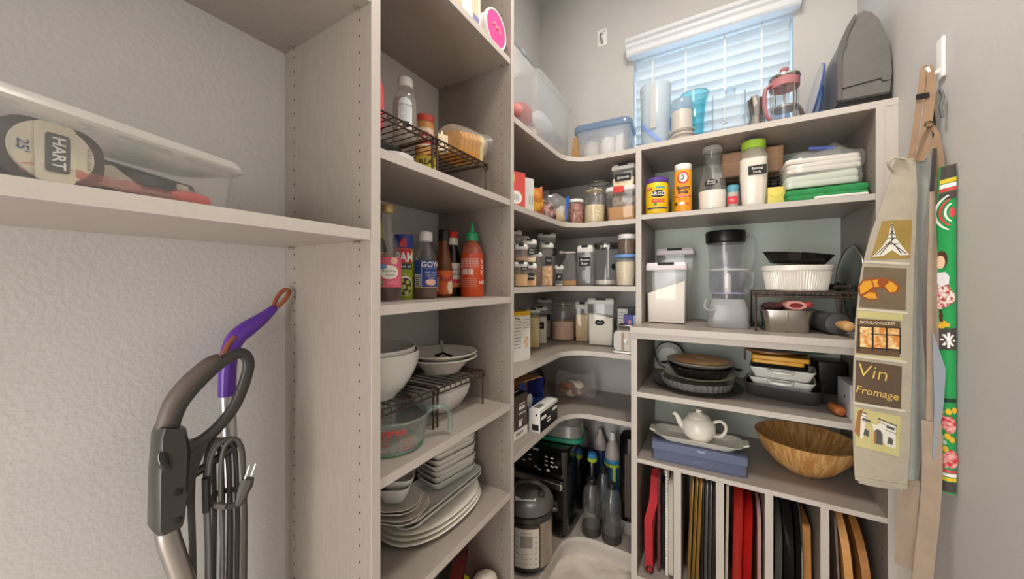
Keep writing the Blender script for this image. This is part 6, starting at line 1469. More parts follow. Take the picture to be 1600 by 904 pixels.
solo('fluted_tin', g, mat('tin_black', '#241f1d', 0.25, metal=0.4), 'black fluted tin tilted on top of the ribbed white dish', 'baking tin', (1.104, 1.530, zr + 0.0885), 0, None, rot=(0.0, 0.10, 0.0))
t = thing('steel_loaf_tin', 'steel loaf tin under the counter wire rack', 'loaf tin', (1.072, 1.510, z0), 0.0)
part('tin', G().loft([rrect(0.115, 0.085, 0.02, 5, 0.0), rrect(0.12, 0.09, 0.022, 5, 0.003), rrect(0.138, 0.105, 0.024, 5, 0.070), rrect(0.146, 0.113, 0.024, 5, 0.0705), rrect(0.146, 0.113, 0.024, 5, 0.073), rrect(0.136, 0.102, 0.022, 5, 0.071), rrect(0.114, 0.084, 0.018, 5, 0.005)]), M_steel, t)
part('seam', G().tube([(0.0, -0.0460, 0.003), (0.0, -0.0535, 0.068)], 0.0025, 6), M_chrome, t)
t = thing('rolled_towel', 'rolled pink towel lying in the steel loaf tin', 'towel', (1.095, 1.468, z0 + 0.0895), 0.05)
g = G(); sp = []
for i in range(40):
    a = i * 0.38; r_ = 0.010 + 0.0009 * i
    sp.append((r_ * math.cos(a) * 0.52, r_ * math.sin(a) * 0.32))
sp2 = [(x * 0.86, z_ * 0.86) for x, z_ in reversed(sp)]
ring = [(0.030 * math.cos(2 * PI * i / 28), 0.0145 * math.sin(2 * PI * i / 28)) for i in range(28)]; inner = [(0.018 * math.cos(2 * PI * i / 28), 0.0075 * math.sin(2 * PI * i / 28)) for i in range(28)]
g.loft([[(x, 0.10, z_) for x, z_ in ring], [(x, 0.0, z_) for x, z_ in ring], [(x * 0.93, -0.003, z_ * 0.93) for x, z_ in ring], [(x, -0.003, z_) for x, z_ in inner], [(x, 0.02, z_) for x, z_ in inner]], True, True)
part('roll', g, mat('towel_pink', '#cf8f86', 0.95, bump=0.5, bscale=250), t)
part('inner_fold', G().loft([[(x * 0.9, 0.019, z_ * 0.9) for x, z_ in inner], [(x * 0.8, 0.001, z_ * 0.8) for x, z_ in inner]]), mat('towel_red', '#8f2a26', 0.9), t)
part('edge_fold', G().ball((0.034, 0.02, 0.002), 0.014, 0.02, 0.010, 10, 8).jit(0.002, 4), mat('towel_crimson', '#b53a38', 0.9), t)
solo('red_mitt', G().ball((0, 0, 0), 0.036, 0.035, 0.014, 14, 8).jit(0.003, 6), mat('mitt_redblack', '#5a1f1e', 0.9, col2='#1f1715', vscale=50), 'dark red cloth lying in the left of the steel loaf tin', 'cloth', (1.036, 1.505, z0 + 0.082), 0.2)
t = thing('rolling_pin', 'grey rolling pin with wooden handle pointing out at the right of the counter', 'rolling pin', (1.200, 1.466, z0 + 0.0345), 0.20)
part('barrel', G().lathe([(0.028, -0.0), (0.033, 0.002), (0.034, 0.006), (0.034, 0.20), (0.030, 0.205)], 32).xf(Matrix.Rotation(-PI / 2, 4, 'X')), mat('pin_grey', '#4a4b4c', 0.5), t)
part('handle', G().lathe([(0.010, -0.002), (0.0125, -0.012), (0.012, -0.022), (0.0145, -0.030), (0.0155, -0.045), (0.013, -0.058), (0.004, -0.062)], 20).xf(Matrix.Rotation(-PI / 2, 4, 'X')), wood('handle_wood', '#d9ad74', '#c99a60', 10, (1, 1, 6)), t)
t = thing('glass_pan_lid', 'round glass pan lid with steel rim leaning on the cabinet side', 'pan lid', (1.266, 1.640, z0 + 0.149), 0, rot=(0, 0.03, 0.02))
part('glass', G().lathe([(0.140, 0.0), (0.11, 0.010), (0.06, 0.018), (0.001, 0.021)], 40, cap0=False, cap1=False).xf(Matrix.Rotation(-PI / 2, 4, 'Y')), clear('lid_glass', '#aeb6b4', 0.05, 1.2, 0.12, '#8a9290'), t)
part('rim', G().tube([(0, 0.142 * math.cos(2 * PI * i / 48), 0.142 * math.sin(2 * PI * i / 48)) for i in range(48)], 0.004, 8, closed=True), M_steel, t)
part('knob', G().lathe([(0.012, 0.021), (0.018, 0.034), (0.001, 0.036)], 16).xf(Matrix.Rotation(-PI / 2, 4, 'Y')), M_black, t)
t = thing('utensil_handle', 'black and steel sharpening rod lying behind the ribbed dish', 'utensil', (1.205, 1.592, zr + 0.012), -0.55)
part('grip', G().tube([(-0.05, 0, 0), (0.012, 0, 0)], 0.0115, 12), M_black, t)
part('rod', G().tube([(0.0125, 0, 0), (0.050, 0, 0), (0.054, 0, 0), (0.058, 0, 0), (0.060, 0, 0)], [0.006, 0.006, 0.009, 0.009, 0.004], 12), M_steel, t)

# --- R4: bakeware
z0 = 0.7649
M_tin = mat('tin_dark', '#2b2a2a', 0.3, metal=0.5)
t = thing('tart_tin', 'large round dark fluted tart tin at the bottom of the pie stack', 'baking tin', (0.800, 1.570, z0), 0)
part('tray', G().lathe([(0.135, 0.0), (0.140, 0.002), (0.157, 0.010), (0.160, 0.012), (0.157, 0.014), (0.138, 0.006), (0.001, 0.005)], 48), M_tin, t)
def fl(r, z_, a, n=240, k=40): return [((r + a * math.cos(k * 2 * PI * i / n)) * math.cos(2 * PI * i / n), (r + a * math.cos(k * 2 * PI * i / n)) * math.sin(2 * PI * i / n), z_) for i in range(n)]
part('fluted_ring', G().loft([fl(0.118, 0.0065, 0.001), fl(0.126, 0.034, 0.0028), fl(0.129, 0.035, 0.0028), fl(0.122, 0.034, 0.0028), fl(0.115, 0.009, 0.001)]), mat('tin_shiny', '#b5b2ad', 0.25, metal=0.35), t, angle=60)
t = thing('green_pie_plate', 'pale green plate between the two dark tins', 'plate', (0.806, 1.570, z0 + 0.036), 0)
part('plate', G().lathe([(0.07, 0.0), (0.075, 0.002), (0.120, 0.016), (0.124, 0.018), (0.119, 0.019), (0.07, 0.005), (0.001, 0.004)], 44), mat('plate_green', '#bcc4a2', 0.3, coat=0.2), t)
t = thing('pie_tin', 'dark scalloped pie tin on the pale green plate', 'baking tin', (0.812, 1.570, z0 + 0.0475), 0)
part('tin', G().loft([fl(0.085, 0, 0, 120, 20), fl(0.088, 0.003, 0.001, 120, 20), fl(0.112, 0.036, 0.003, 120, 20), fl(0.122, 0.038, 0.004, 120, 20), fl(0.122, 0.040, 0.004, 120, 20), fl(0.110, 0.039, 0.003, 120, 20), fl(0.086, 0.006, 0, 120, 20)]), M_tin, t)
part('handle', G().ball((-0.125, -0.02, 0.038), 0.015, 0.014, 0.005), M_black, t)
part('handle', G().ball((0.125, -0.02, 0.038), 0.015, 0.014, 0.005), M_black, t)
t = thing('pie', 'covered brown-topped pie at the top of the tin stack', 'pie', (0.812, 1.570, z0 + 0.0885), 0)
part('rim', G().lathe([(0.095, 0.0), (0.100, 0.002), (0.119, 0.014), (0.120, 0.018), (0.112, 0.020), (0.100, 0.017)], 44), mat('rim_pewter', '#a59d93', 0.3, metal=0.4), t)
part('crust', G().lathe([(0.098, 0.0175), (0.09, 0.022), (0.05, 0.026), (0.001, 0.027)], 40), mat('crust', '#e0b683', 0.6, col2='#cd9a62', vscale=18, bump=0.3, bscale=60), t)
part('sticker', G().lathe([(0.014, 0.0271), (0.014, 0.0278)], 16, 0.0, -0.01), M_card, t)
t = thing('small_strainer', 'small white-rimmed strainer leaning against the cabinet side behind the pie stack', 'strainer', (0.684, 1.740, z0 + 0.080), 0)
part('mesh', G().lathe([(0.06, 0.0), (0.045, 0.02), (0.001, 0.028)], 24, cap0=False).xf(Matrix.Rotation(PI / 2 + 0.25, 4, 'X')), mat('mesh_grey', '#cfd0cb', 0.4), t)
part('rim', G().tube([(0.06 * math.cos(2 * PI * i / 24), 0.01 * math.sin(2 * PI * i / 24), 0.06 * math.sin(2 * PI * i / 24)) for i in range(24)], 0.0025, 6, closed=True), M_black, t)
t = thing('roasting_pan', 'dark grey roasting pan at the bottom of the dish stack', 'roasting pan', (1.076, 1.600, z0), -0.20)
part('pan', G().loft([rrect(0.20, 0.155, 0.03, 6, 0), rrect(0.205, 0.16, 0.03, 6, 0.003), rrect(0.216, 0.172, 0.032, 6, 0.044), rrect(0.228, 0.184, 0.034, 6, 0.046), rrect(0.228, 0.184, 0.034, 6, 0.049), rrect(0.212, 0.168, 0.03, 6, 0.047), rrect(0.20, 0.156, 0.028, 6, 0.006)]), mat('pan_grey', '#4b4a4b', 0.35, metal=0.3), t)
names2 = ('lower white baking dish with handles nested in the roasting pan', 'upper white baking dish stacked in another above the roasting pan')
for k in range(2):
    t = thing('baking_dish', names2[k], 'baking dish', (1.072, 1.592, z0 + 0.0065 + 0.030 * k + (0.024 if k == 0 else 0.031)), -0.16 + 0.02 * k)
    part('dish', G().loft([rrect(0.150, 0.10, 0.012, 5, 0), rrect(0.155, 0.105, 0.013, 5, 0.003), rrect(0.185, 0.132, 0.016, 5, 0.036), rrect(0.188, 0.135, 0.016, 5, 0.0365), rrect(0.188, 0.135, 0.016, 5, 0.039), rrect(0.178, 0.125, 0.014, 5, 0.038), rrect(0.152, 0.10, 0.011, 5, 0.007)]), M_porc, t)
    part('handle', G().tube(smooth_path([(-0.034, -0.066, 0.036), (-0.024, -0.080, 0.030), (0.024, -0.080, 0.030), (0.034, -0.066, 0.036)], None, 4), 0.0055, 8), M_porc, t)
solo('black_tray', G().loft([rrect(0.16, 0.12, 0.01, 4, 0), rrect(0.165, 0.13, 0.012, 4, 0.010), rrect(0.158, 0.12, 0.01, 4, 0.0095), rrect(0.15, 0.11, 0.01, 4, 0.003)]), M_tin, 'thin black tray under the yellow trays', 'tray', (1.065, 1.605, z0 + 0.1075), -0.14)
M_yel = mat('tray_yellow', '#e0a51f', 0.4)
solo('yellow_tray', G().rbox(0.150, 0.12, 0.014, 0.008, 0.002), M_yel, 'lower yellow tray on the dish stack', 'tray', (1.062, 1.605, z0 + 0.1185), -0.13)
solo('yellow_tray', G().rbox(0.165, 0.12, 0.015, 0.008, 0.002), M_yel, 'upper yellow tray on the dish stack', 'tray', (1.068, 1.600, z0 + 0.1330), -0.12)
solo('wood_trivet', G().lathe([(0.070, 0.0), (0.078, 0.002), (0.078, 0.010), (0.074, 0.012)], 40), wood('trivet_wood', '#a5713f', '#8c5c32', 9, (1, 10, 1)), 'round brown wooden trivet on the yellow trays', 'trivet', (1.045, 1.640, z0 + 0.1485))
t = thing('oval_glass_lid', 'oval glass casserole lid at the top of the dish stack', 'lid', (1.090, 1.650, z0 + 0.1610), -0.1)
part('glass', G().loft([ell(0.125, 0.085, 0.0, 44), ell(0.120, 0.080, 0.006, 44), ell(0.08, 0.05, 0.013, 44), ell(0.02, 0.012, 0.016, 44)], False, True), clear('smoke_glass', '#c6cac6', 0.05, 1.3, 0.2, '#9aa09b'), t)
part('rim', G().tube([(p[0], p[1], 0.0015) for p in ell(0.125, 0.085, 0, 44)], 0.0025, 6, closed=True), mat('rim_dark', '#5a5c5a', 0.25), t)
solo('clear_cookie_cutter', G().tube([(-0.02, 0, 0.0), (0.012, 0, 0.0), (0.0, 0, 0.05), (-0.022, 0, 0.06)], 0.004, 8, closed=True), M_steel, 'steel wire handle sticking up left of the glass lid', 'handle', (0.985, 1.635, z0 + 0.112), 0.0)
solo('black_roaster', G().loft([rrect(0.085, 0.09, 0.012, 4, 0), rrect(0.09, 0.10, 0.014, 4, 0.004), rrect(0.092, 0.104, 0.014, 4, 0.115), rrect(0.085, 0.095, 0.012, 4, 0.118)]), M_black, 'black box-shaped pan at the back right of the bakeware shelf', 'pan', (1.2340, 1.750, z0))
t = thing('wood_handle_tool', 'tool with rounded orange wood handle at the shelf edge', 'kitchen tool', (1.192, 1.456, z0), 0.2)
part('handle', G().lathe([(0.004, -0.030), (0.013, -0.026), (0.0165, -0.012), (0.014, 0.002), (0.015, 0.012), (0.011, 0.026), (0.008, 0.036)], 20).xf(Matrix.Rotation(-PI / 2, 4, 'X')).mv(0, 0, 0.0168), wood('handle_orange', '#b86a2c', '#9c5522', 10, (1, 1, 4)), t)
part('blade', G().tube([(0, 0.036, 0.0168), (-0.004, 0.075, 0.012)], 0.005, 8), M_steel, t)
t = thing('grey_gift_box', 'upright pale grey box at the right end of the bakeware shelf', 'box', (1.246, 1.470, z0), 0.0)
part('box', G().rbox(0.068, 0.125, 0.104, 0.001, 0.001), mat('box_greylilac', '#b9b8bd', 0.5), t)
part('ring_pull', G().lathe([(0.005, 0), (0.005, 0.001)], 12).xf(Matrix.Rotation(-PI / 2, 4, 'Y')), M_ink, t, (-0.034, -0.01, 0.058))

# --- R5: teapot, tray, blue box, wooden bowl
z0 = 0.5163
t = thing('blue_gift_box', 'long slate blue lidded box under the white tray', 'box', (0.808, 1.462, z0), 0.055)
M_sb = mat('box_slate', '#56607c', 0.55)
part('box', G().rbox(0.290, 0.105, 0.052, 0.002, 0.001), M_sb, t)
part('lid', G().rbox(0.298, 0.113, 0.028, 0.002, 0.001, 0.040), mat('box_slate_lid', '#5d6784', 0.55), t)
letter('sterling', 0.010, 0.0, 0.022, -0.0526, mat('box_ink', '#7a86b0', 0.5), t, italic=0.2)
part('clasp', G().box(0.0, 0.022, -0.0575, -0.0566, 0.058, 0.064), mat('clasp_pale', '#9aa4c4', 0.5), t, smooth=False)
t = thing('handled_tray', 'long scalloped cream tray with end handles on the blue box', 'tray', (0.806, 1.470, z0 + 0.0690), 0.04)
def sc_ring(a, b, z_, amp, n=96):
    out = []
    for i in range(n):
        th_ = 2 * PI * i / n; c, q = math.cos(th_), math.sin(th_)
        w_ = 1 + amp * math.cos(18 * th_)
        out.append((a * w_ * math.copysign(abs(c) ** 0.45, c), b * w_ * math.copysign(abs(q) ** 0.5, q), z_ + 0.35 * amp * math.cos(18 * th_) * 0.1))
    return out
def tr_ring(w_, d_, z_, amp):
    rr_ = rrect(w_, d_, 0.036, 10, z_)
    return [(x * (1 + amp * math.cos(k * 1.7)), y * (1 + amp * math.cos(k * 1.7)), zz) for k, (x, y, zz) in enumerate(rr_)]
part('tray', G().loft([tr_ring(0.235, 0.080, 0, 0), tr_ring(0.240, 0.085, 0.003, 0), tr_ring(0.284, 0.120, 0.022, 0.010), tr_ring(0.290, 0.125, 0.024, 0.010), tr_ring(0.278, 0.113, 0.0235, 0.010), tr_ring(0.236, 0.080, 0.006, 0)]), M_china, t)
for sx in (-1, 1):
    part('handle', G().loft([[(sx * 0.140, -0.026, 0.019), (sx * 0.140, 0.026, 0.019), (sx * 0.140, 0.026, 0.025), (sx * 0.140, -0.026, 0.025)], [(sx * 0.160, -0.022, 0.024), (sx * 0.160, 0.022, 0.024), (sx * 0.160, 0.022, 0.030), (sx * 0.160, -0.022, 0.030)]]), M_china, t)
t = thing('teapot', 'small cream teapot standing on the long tray', 'teapot', (0.812, 1.468, z0 + 0.0755), 0.12)
part('body', G().lathe([(0.030, 0.0), (0.033, 0.003), (0.050, 0.025), (0.056, 0.048), (0.052, 0.070), (0.040, 0.084), (0.034, 0.088)], 40), M_china, t)
part('lid', G().lathe([(0.036, 0.0885), (0.037, 0.091), (0.030, 0.098), (0.012, 0.104), (0.008, 0.108), (0.012, 0.116), (0.001, 0.120)], 32), M_china, t)
p, r = smooth_path([(-0.046, 0, 0.045), (-0.062, 0, 0.060), (-0.070, 0, 0.080), (-0.084, 0, 0.094)], [0.014, 0.011, 0.0085, 0.008], 5)
part('spout', G().tube(p, r, 14), M_china, t)
p, r = smooth_path([(0.048, 0, 0.074), (0.070, 0, 0.082), (0.086, 0, 0.068), (0.084, 0, 0.044), (0.068, 0, 0.026), (0.048, 0, 0.026)], [(0.007, 0.0055)] * 6, 5)
part('handle', G().tube(p, r, 12), M_china, t)
def bamboo():
    m = bpy.data.materials.new('bamboo'); m.use_nodes = True
    nt = m.node_tree; b = nt.nodes['Principled BSDF']
    tc = nt.nodes.new('ShaderNodeTexCoord'); mp_ = nt.nodes.new('ShaderNodeMapping')
    mp_.inputs['Scale'].default_value = (26, 26, 26)
    bk = nt.nodes.new('ShaderNodeTexBrick')
    bk.inputs['Color1'].default_value = lin('#b97f3e'); bk.inputs['Color2'].default_value = lin('#e0b678'); bk.inputs['Mortar'].default_value = lin('#a87236')
    bk.inputs['Scale'].default_value = 1.0; bk.inputs['Mortar Size'].default_value = 0.008; bk.inputs['Brick Width'].default_value = 0.9; bk.inputs['Row Height'].default_value = 0.22
    nt.links.new(tc.outputs['Object'], mp_.inputs[0])
    # wrap the strips around the bowl: angle and height
    sep = nt.nodes.new('ShaderNodeSeparateXYZ'); nt.links.new(tc.outputs['Object'], sep.inputs[0])
    at = nt.nodes.new('ShaderNodeMath'); at.operation = 'ARCTAN2'
    nt.links.new(sep.outputs[1], at.inputs[0]); nt.links.new(sep.outputs[0], at.inputs[1])
    cb = nt.nodes.new('ShaderNodeCombineXYZ')
    m1 = nt.nodes.new('ShaderNodeMath'); m1.operation = 'MULTIPLY'; m1.inputs[1].default_value = 4.0
    m2 = nt.nodes.new('ShaderNodeMath'); m2.operation = 'MULTIPLY'; m2.inputs[1].default_value = 26.0
    nt.links.new(at.outputs[0], m1.inputs[0]); nt.links.new(sep.outputs[2], m2.inputs[0])
    nt.links.new(m1.outputs[0], cb.inputs[1]); nt.links.new(m2.outputs[0], cb.inputs[0])
    nt.links.new(cb.outputs[0], bk.inputs[0])
    nt.links.new(bk.outputs[0], b.inputs['Base Color'])
    b.inputs['Roughness'].default_value = 0.35; b.inputs['Coat Weight'].default_value = 0.3; b.inputs['Coat Roughness'].default_value = 0.2
    return m
solo('wooden_bowl', G().lathe([(0.048, 0.0), (0.053, 0.002), (0.090, 0.030), (0.121, 0.068), (0.141, 0.114), (0.144, 0.122), (0.139, 0.123), (0.110, 0.072), (0.080, 0.038), (0.04, 0.014), (0.001, 0.011)], 64), bamboo(), 'large bamboo salad bowl on the shelf above the tray slots', 'bowl', (1.134, 1.575, z0))

# --- upright trays in the slots
def slab(name, label, cat, x, th, y0, y1, h, m, rad=0.05, lean=0.0, group=None, zb=0.0762, rad2=None):
    """upright board or tray seen edge-on: rounded outline in the yz plane, given thickness in x"""
    rad2 = rad2 or rad
    pts = [(y1, 0.0), (y1, h - rad2)]
    for i in range(1, 7):
        a = PI / 2 * i / 6; pts.append((y1 - rad2 + rad2 * math.cos(a), h - rad2 + rad2 * math.sin(a)))
    for i in range(7):
        a = PI / 2 + PI / 2 * i / 6; pts.append((y0 + rad + rad * math.cos(a), h - rad + rad * math.sin(a)))
    for i in range(7):
        a = PI + PI / 2 * i / 6; pts.append((y0 + rad + rad * math.cos(a), rad + rad * math.sin(a)))
    g = G().prism([(y - y0, z_) for y, z_ in pts], -th / 2, th / 2, 'x')
    return solo(name, g, m, label, cat, (x, y0, zb), 0, group, rot=(0, lean, 0))
def tray(name, label, x, y0, y1, h, m, lean=0.0, rim=0.008, rad=0.035, group=None, cat='baking sheet'):
    """rimmed baking sheet standing on its long side"""
    t = thing(name, label, cat, (x, y0, 0.0762), 0, group, rot=(0, lean, 0))
    L_ = y1 - y0
    def rr(e, xx): return [(xx, p[0], p[1]) for p in rrect(L_ - 2 * e, h - 2 * e, rad, 5, 0, L_ / 2, h / 2)]
    part('sheet', G().loft([rr(rim, 0.0), rr(rim * 0.4, rim), rr(0.0, rim), rr(0.0, rim + 0.0012), rr(rim * 0.5, rim + 0.0014), rr(rim + 0.001, 0.0014)]), m, t)
    return t
# slot 1: mitts and linens
M_mitt = mat('mitt_red', '#b3242e', 0.85, var=0.1, vscale=60, bump=0.3, bscale=160)
t = thing('oven_mitt', 'red quilted oven mitt hanging folded in the first slot', 'oven mitt', (0.652, 1.412, 0.0805), 0)
def mittpoly(s): return [(0.0, 0.0), (0.045 * s, 0.004), (0.085, 0.08), (0.10, 0.2), (0.09, 0.31), (0.06, 0.36), (0.03, 0.345), (0.0, 0.27), (-0.012, 0.20), (-0.006, 0.10)]
g = G()
g.loft([[(x + (0.012 if zz > 0.25 else -0.004), y * 1.2, zz) for y, zz in mittpoly(1)] if x < 0.008 else [(x + (0.012 if zz > 0.25 else -0.004), y * 1.2, zz) for y, zz in mittpoly(1)] for x in (-0.014, -0.008, 0.008, 0.014)])
part('mitt', g, M_mitt, t)
part('hanging_loop', G().tube([(0.012 * math.cos(2 * PI * i / 20), -0.004, 0.012 + 0.012 * math.sin(2 * PI * i / 20)) for i in range(20)], 0.0025, 6, closed=True), M_black, t)
slab('pot_holder', 'dark red patterned pot holder behind the red mitt', 'pot holder', 0.681, 0.010, 1.43, 1.66, 0.375, mat('holder_pattern', '#4a1f22', 0.85, col2='#7d3a3c', vscale=70), 0.03, 0.0)
slab('dark_cloth', 'black folded cloth between pot holder and fringed towel', 'cloth', 0.696, 0.012, 1.45, 1.68, 0.330, mat('cloth_black', '#1d1816', 0.9), 0.02)
t = thing('fringed_towel', 'pale towel with a white scalloped edge in the first slot', 'towel', (0.709, 1.432, 0.0762), 0)
part('towel', G().prism([(0, 0), (0.24, 0), (0.24, 0.40), (0.02, 0.405), (0.0, 0.30)], -0.005, 0.005, 'x'), mat('towel_pale', '#d6d0c4', 0.9, bump=0.3, bscale=200), t)
for k in range(34):
    part('scallop', G().ball((-0.001, 0.0, 0.008 + 0.0115 * k), 0.0052, 0.004, 0.006, 8, 5), M_card, t)
slab('cream_cloth', 'cream folded cloth right of the fringed towel', 'cloth', 0.724, 0.015, 1.42, 1.66, 0.36, mat('cloth_cream', '#cfc6b4', 0.9, bump=0.2, bscale=200), 0.03)
solo('foil_bag', crumple(8, 8, 0.075, 0.09, 0.03, 61).mv(0, 0, 0), mat('foil_grey', '#b5b0a8', 0.35, metal=0.4, bump=0.4, bscale=60), 'crumpled grey bag tucked at the top of the first slot', 'bag', (0.695, 1.53, 0.392), 0.2)
# slot 2: baking sheets
M_gold = mat('sheet_gold', '#b58f4e', 0.35, metal=0.6)
M_shd = mat('sheet_dark', '#453f3c', 0.35, metal=0.6)
M_shs = mat('sheet_silver', '#8f8a86', 0.3, metal=0.8)
ord_ = ('first', 'second', 'third', 'fourth', 'fifth', 'sixth', 'seventh')
for k, (x, m_, y0_, nm) in enumerate(((0.776, M_gold, 1.418, 'gold'), (0.790, M_gold, 1.424, 'gold'), (0.803, M_gold, 1.420, 'gold'), (0.818, M_shd, 1.426, 'dark'), (0.830, M_shs, 1.422, 'silver'), (0.842, M_shs, 1.428, 'silver'), (0.854, M_shd, 1.424, 'grey-brown'))):
    tray('baking_sheet', ord_[k] + ' baking sheet from the left in the second slot, ' + nm, x, y0_, 1.78, 0.400, m_, lean=0.035 if k < 3 else 0.01, group='baking sheets in the second slot')
# slot 3: boards and red dishes
slab('pale_board', 'pale cream board leaning at the left of the third slot', 'board', 0.898, 0.008, 1.43, 1.76, 0.40, mat('board_cream', '#cfc7b2', 0.6), 0.02, 0.012)
M_rd = mat('red_ceramic', '#c2241f', 0.22, coat=0.4)
for k, x in enumerate((0.926, 0.953)):
    t = thing('red_baking_dish', ['left', 'right'][k] + ' red ceramic baking dish standing in the third slot', 'baking dish', (x, 1.405, 0.0762), 0, 'red dishes in the third slot', rot=(0, 0.022, 0))
    h_ = 0.385 - 0.02 * k; L_ = 0.34
    def rr(e, xx, rad=0.05): return [(xx, p[0], p[1]) for p in rrect(L_ - 2 * e, h_ - 2 * e, rad, 6, 0, L_ / 2, h_ / 2)]
    part('dish', G().loft([rr(0.028, -0.012), rr(0.022, -0.010), rr(0.004, 0.010), rr(0.0, 0.0115), rr(0.002, 0.013), rr(0.008, 0.011), rr(0.026, -0.008)]), M_rd, t)
slab('pink_tray', 'dull pink tray at the right of the third slot', 'tray', 0.992, 0.010, 1.42, 1.74, 0.35, mat('tray_pink', '#b98a84', 0.4), 0.06, 0.0)
solo('green_tag_bag', crumple(8, 8, 0.06, 0.06, 0.025, 71), clear('film_green', '#d8e6d6', 0.15, 1.0, 0.4, '#9fb8a0'), 'crumpled clear bag above the red dishes', 'bag', (0.966, 1.62, 0.420), 0.1)
# slot 4: dark pans and a carton
def pan_edge(name, label, x, y0, y1, h, m, lean=0.0, dish=0.018, rimm=None):
    t = thing(name, label, 'pan', (x, y0, 0.0790), 0, rot=(0, lean, 0)); L_ = y1 - y0
    def rr(e, xx): return [(xx, p[0], p[1]) for p in ell(L_ / 2 - e, h / 2 - e, 0, 44, L_ / 2, h / 2, 2.4)]
    part('pan', G().loft([rr(dish * 1.2, -dish / 2), rr(0.004, dish / 2 - 0.002), rr(0.0, dish / 2), rr(0.003, dish / 2 + 0.001), rr(dish * 1.3, -dish / 2 + 0.003)]), m, t)
    if rimm: part('rim', G().tube([(dish / 2 + 0.001, p[0], p[1]) for p in ell(L_ / 2, h / 2, 0, 44, L_ / 2, h / 2, 2.4)], 0.002, 6, closed=True), rimm, t)
    return t
pan_edge('grey_platter', 'smoky grey glass platter at the left of the fourth slot', 1.0375, 1.41, 1.78, 0.37, mat('platter_smoke', '#5c5954', 0.15, coat=0.5), 0.02, 0.014, M_steel)
pan_edge('black_griddle', 'black enamel roasting pan in the fourth slot', 1.068, 1.395, 1.78, 0.405, mat('griddle', '#1b1c1c', 0.3, coat=0.2, bump=0.1, bscale=90), 0.0, 0.022)
t = pan_edge('black_perforated_pan', 'black perforated pan with silver edge in the fourth slot', 1.094, 1.405, 1.78, 0.405, _M['griddle'], 0.0, 0.012, M_chrome)
slab('carton_board', 'tan cardboard carton at the right of the fourth slot', 'carton', 1.120, 0.020, 1.43, 1.76, 0.33, mat('carton_tan2', '#b0793f', 0.75, var=0.06, vscale=20), 0.012, -0.015)
# slot 5: rack sheet and wooden boards
slab('slim_board', 'slim wooden board at the left of the fifth slot', 'board', 1.170, 0.008, 1.44, 1.76, 0.36, wood('board_dark', '#8f6338', '#70492a', 7, (1, 2, 9)), 0.04, 0.0)
t = thing('cooling_rack', 'dark wire cooling rack standing in the fifth slot', 'cooling rack', (1.196, 1.400, 0.0795), 0, rot=(0, -0.05, 0))
fr_ = [(0, p[0], p[1]) for p in rrect(0.36, 0.395, 0.02, 4, 0, 0.18, 0.1985)]
part('frame', G().tube(fr_, 0.003, 6, closed=True), M_steel, t)
wv = G().tube([(0, 0, 0.004), (0, 0, 0.392)], 0.0013, 5).mesh('wire', M_wire); wh = G().tube([(0.0026, 0.004, 0), (0.0026, 0.356, 0)], 0.0013, 5).mesh('wire', M_wire)
for k in range(34): part('wire', wv, M_wire, t, (0, 0.014 + 0.01 * k, 0))
for k in range(9): part('wire', wh, M_wire, t, (0, 0, 0.03 + 0.042 * k))
M_cb1 = wood('board_maple', '#d39e5e', '#c08748', 6, (1, 2, 10)); M_cb2 = wood('board_oak', '#b07a3f', '#94622f', 6, (1, 2, 10))
slab('cutting_board', 'light wooden cutting board leaning in the fifth slot', 'cutting board', 1.222, 0.019, 1.392, 1.75, 0.400, M_cb1, 0.12, -0.07)
slab('cutting_board', 'darker wooden paddle board, rightmost in the fifth slot', 'cutting board', 1.257, 0.019, 1.385, 1.75, 0.375, M_cb2, 0.14, -0.06)
# ============================================================ APRONS ON THE RIGHT WALL
def tab(T):
    def f(z):
        for (z0_, v0), (z1_, v1) in zip(T, T[1:]):
            if z0_ <= z <= z1_: return v0 + (v1 - v0) * (z - z0_) / (z1_ - z0_)
        return T[0][1] if z < T[0][0] else T[-1][1]
    return f
def cloth(zlo, zhi, xl, xr, yf, th=0.003, nu=14, nv=30):
    """hanging cloth: at each height a strip from xl to xr at depth yf, with real thickness"""
    rings = []
    for j in range(nv + 1):
        z = zlo + (zhi - zlo) * j / nv
        a, b = xl(z), xr(z)
        fr = [(a + (b - a) * i / nu, yf(a + (b - a) * i / nu, z), z) for i in range(nu + 1)]
        bk = [(p[0], p[1] + th, p[2]) for p in reversed(fr)]
        rings.append(fr + bk)
    return G().loft(rings)
def poly_on(pts, yf, off=0.0012):
    """flat printed shape laid on a cloth surface"""
    g = G(); n = len(pts)
    cx = sum(p[0] for p in pts) / n; cz = sum(p[1] for p in pts) / n
    vs = [(cx, yf(cx, cz) - off, cz)] + [(x, yf(x, z) - off, z) for x, z in pts]
    return g.add(vs, [(0, i + 1, (i + 1) % n + 1) for i in range(n)])
def quad_on(p00, p10, p11, p01, yf, off=0.001, n=6):
    def f(u, v):
        x = (p00[0] * (1 - u) + p10[0] * u) * (1 - v) + (p01[0] * (1 - u) + p11[0] * u) * v
        z = (p00[1] * (1 - u) + p10[1] * u) * (1 - v) + (p01[1] * (1 - u) + p11[1] * u) * v
        return (x, yf(x, z) - off, z)
    return G().grid(f, n, n)
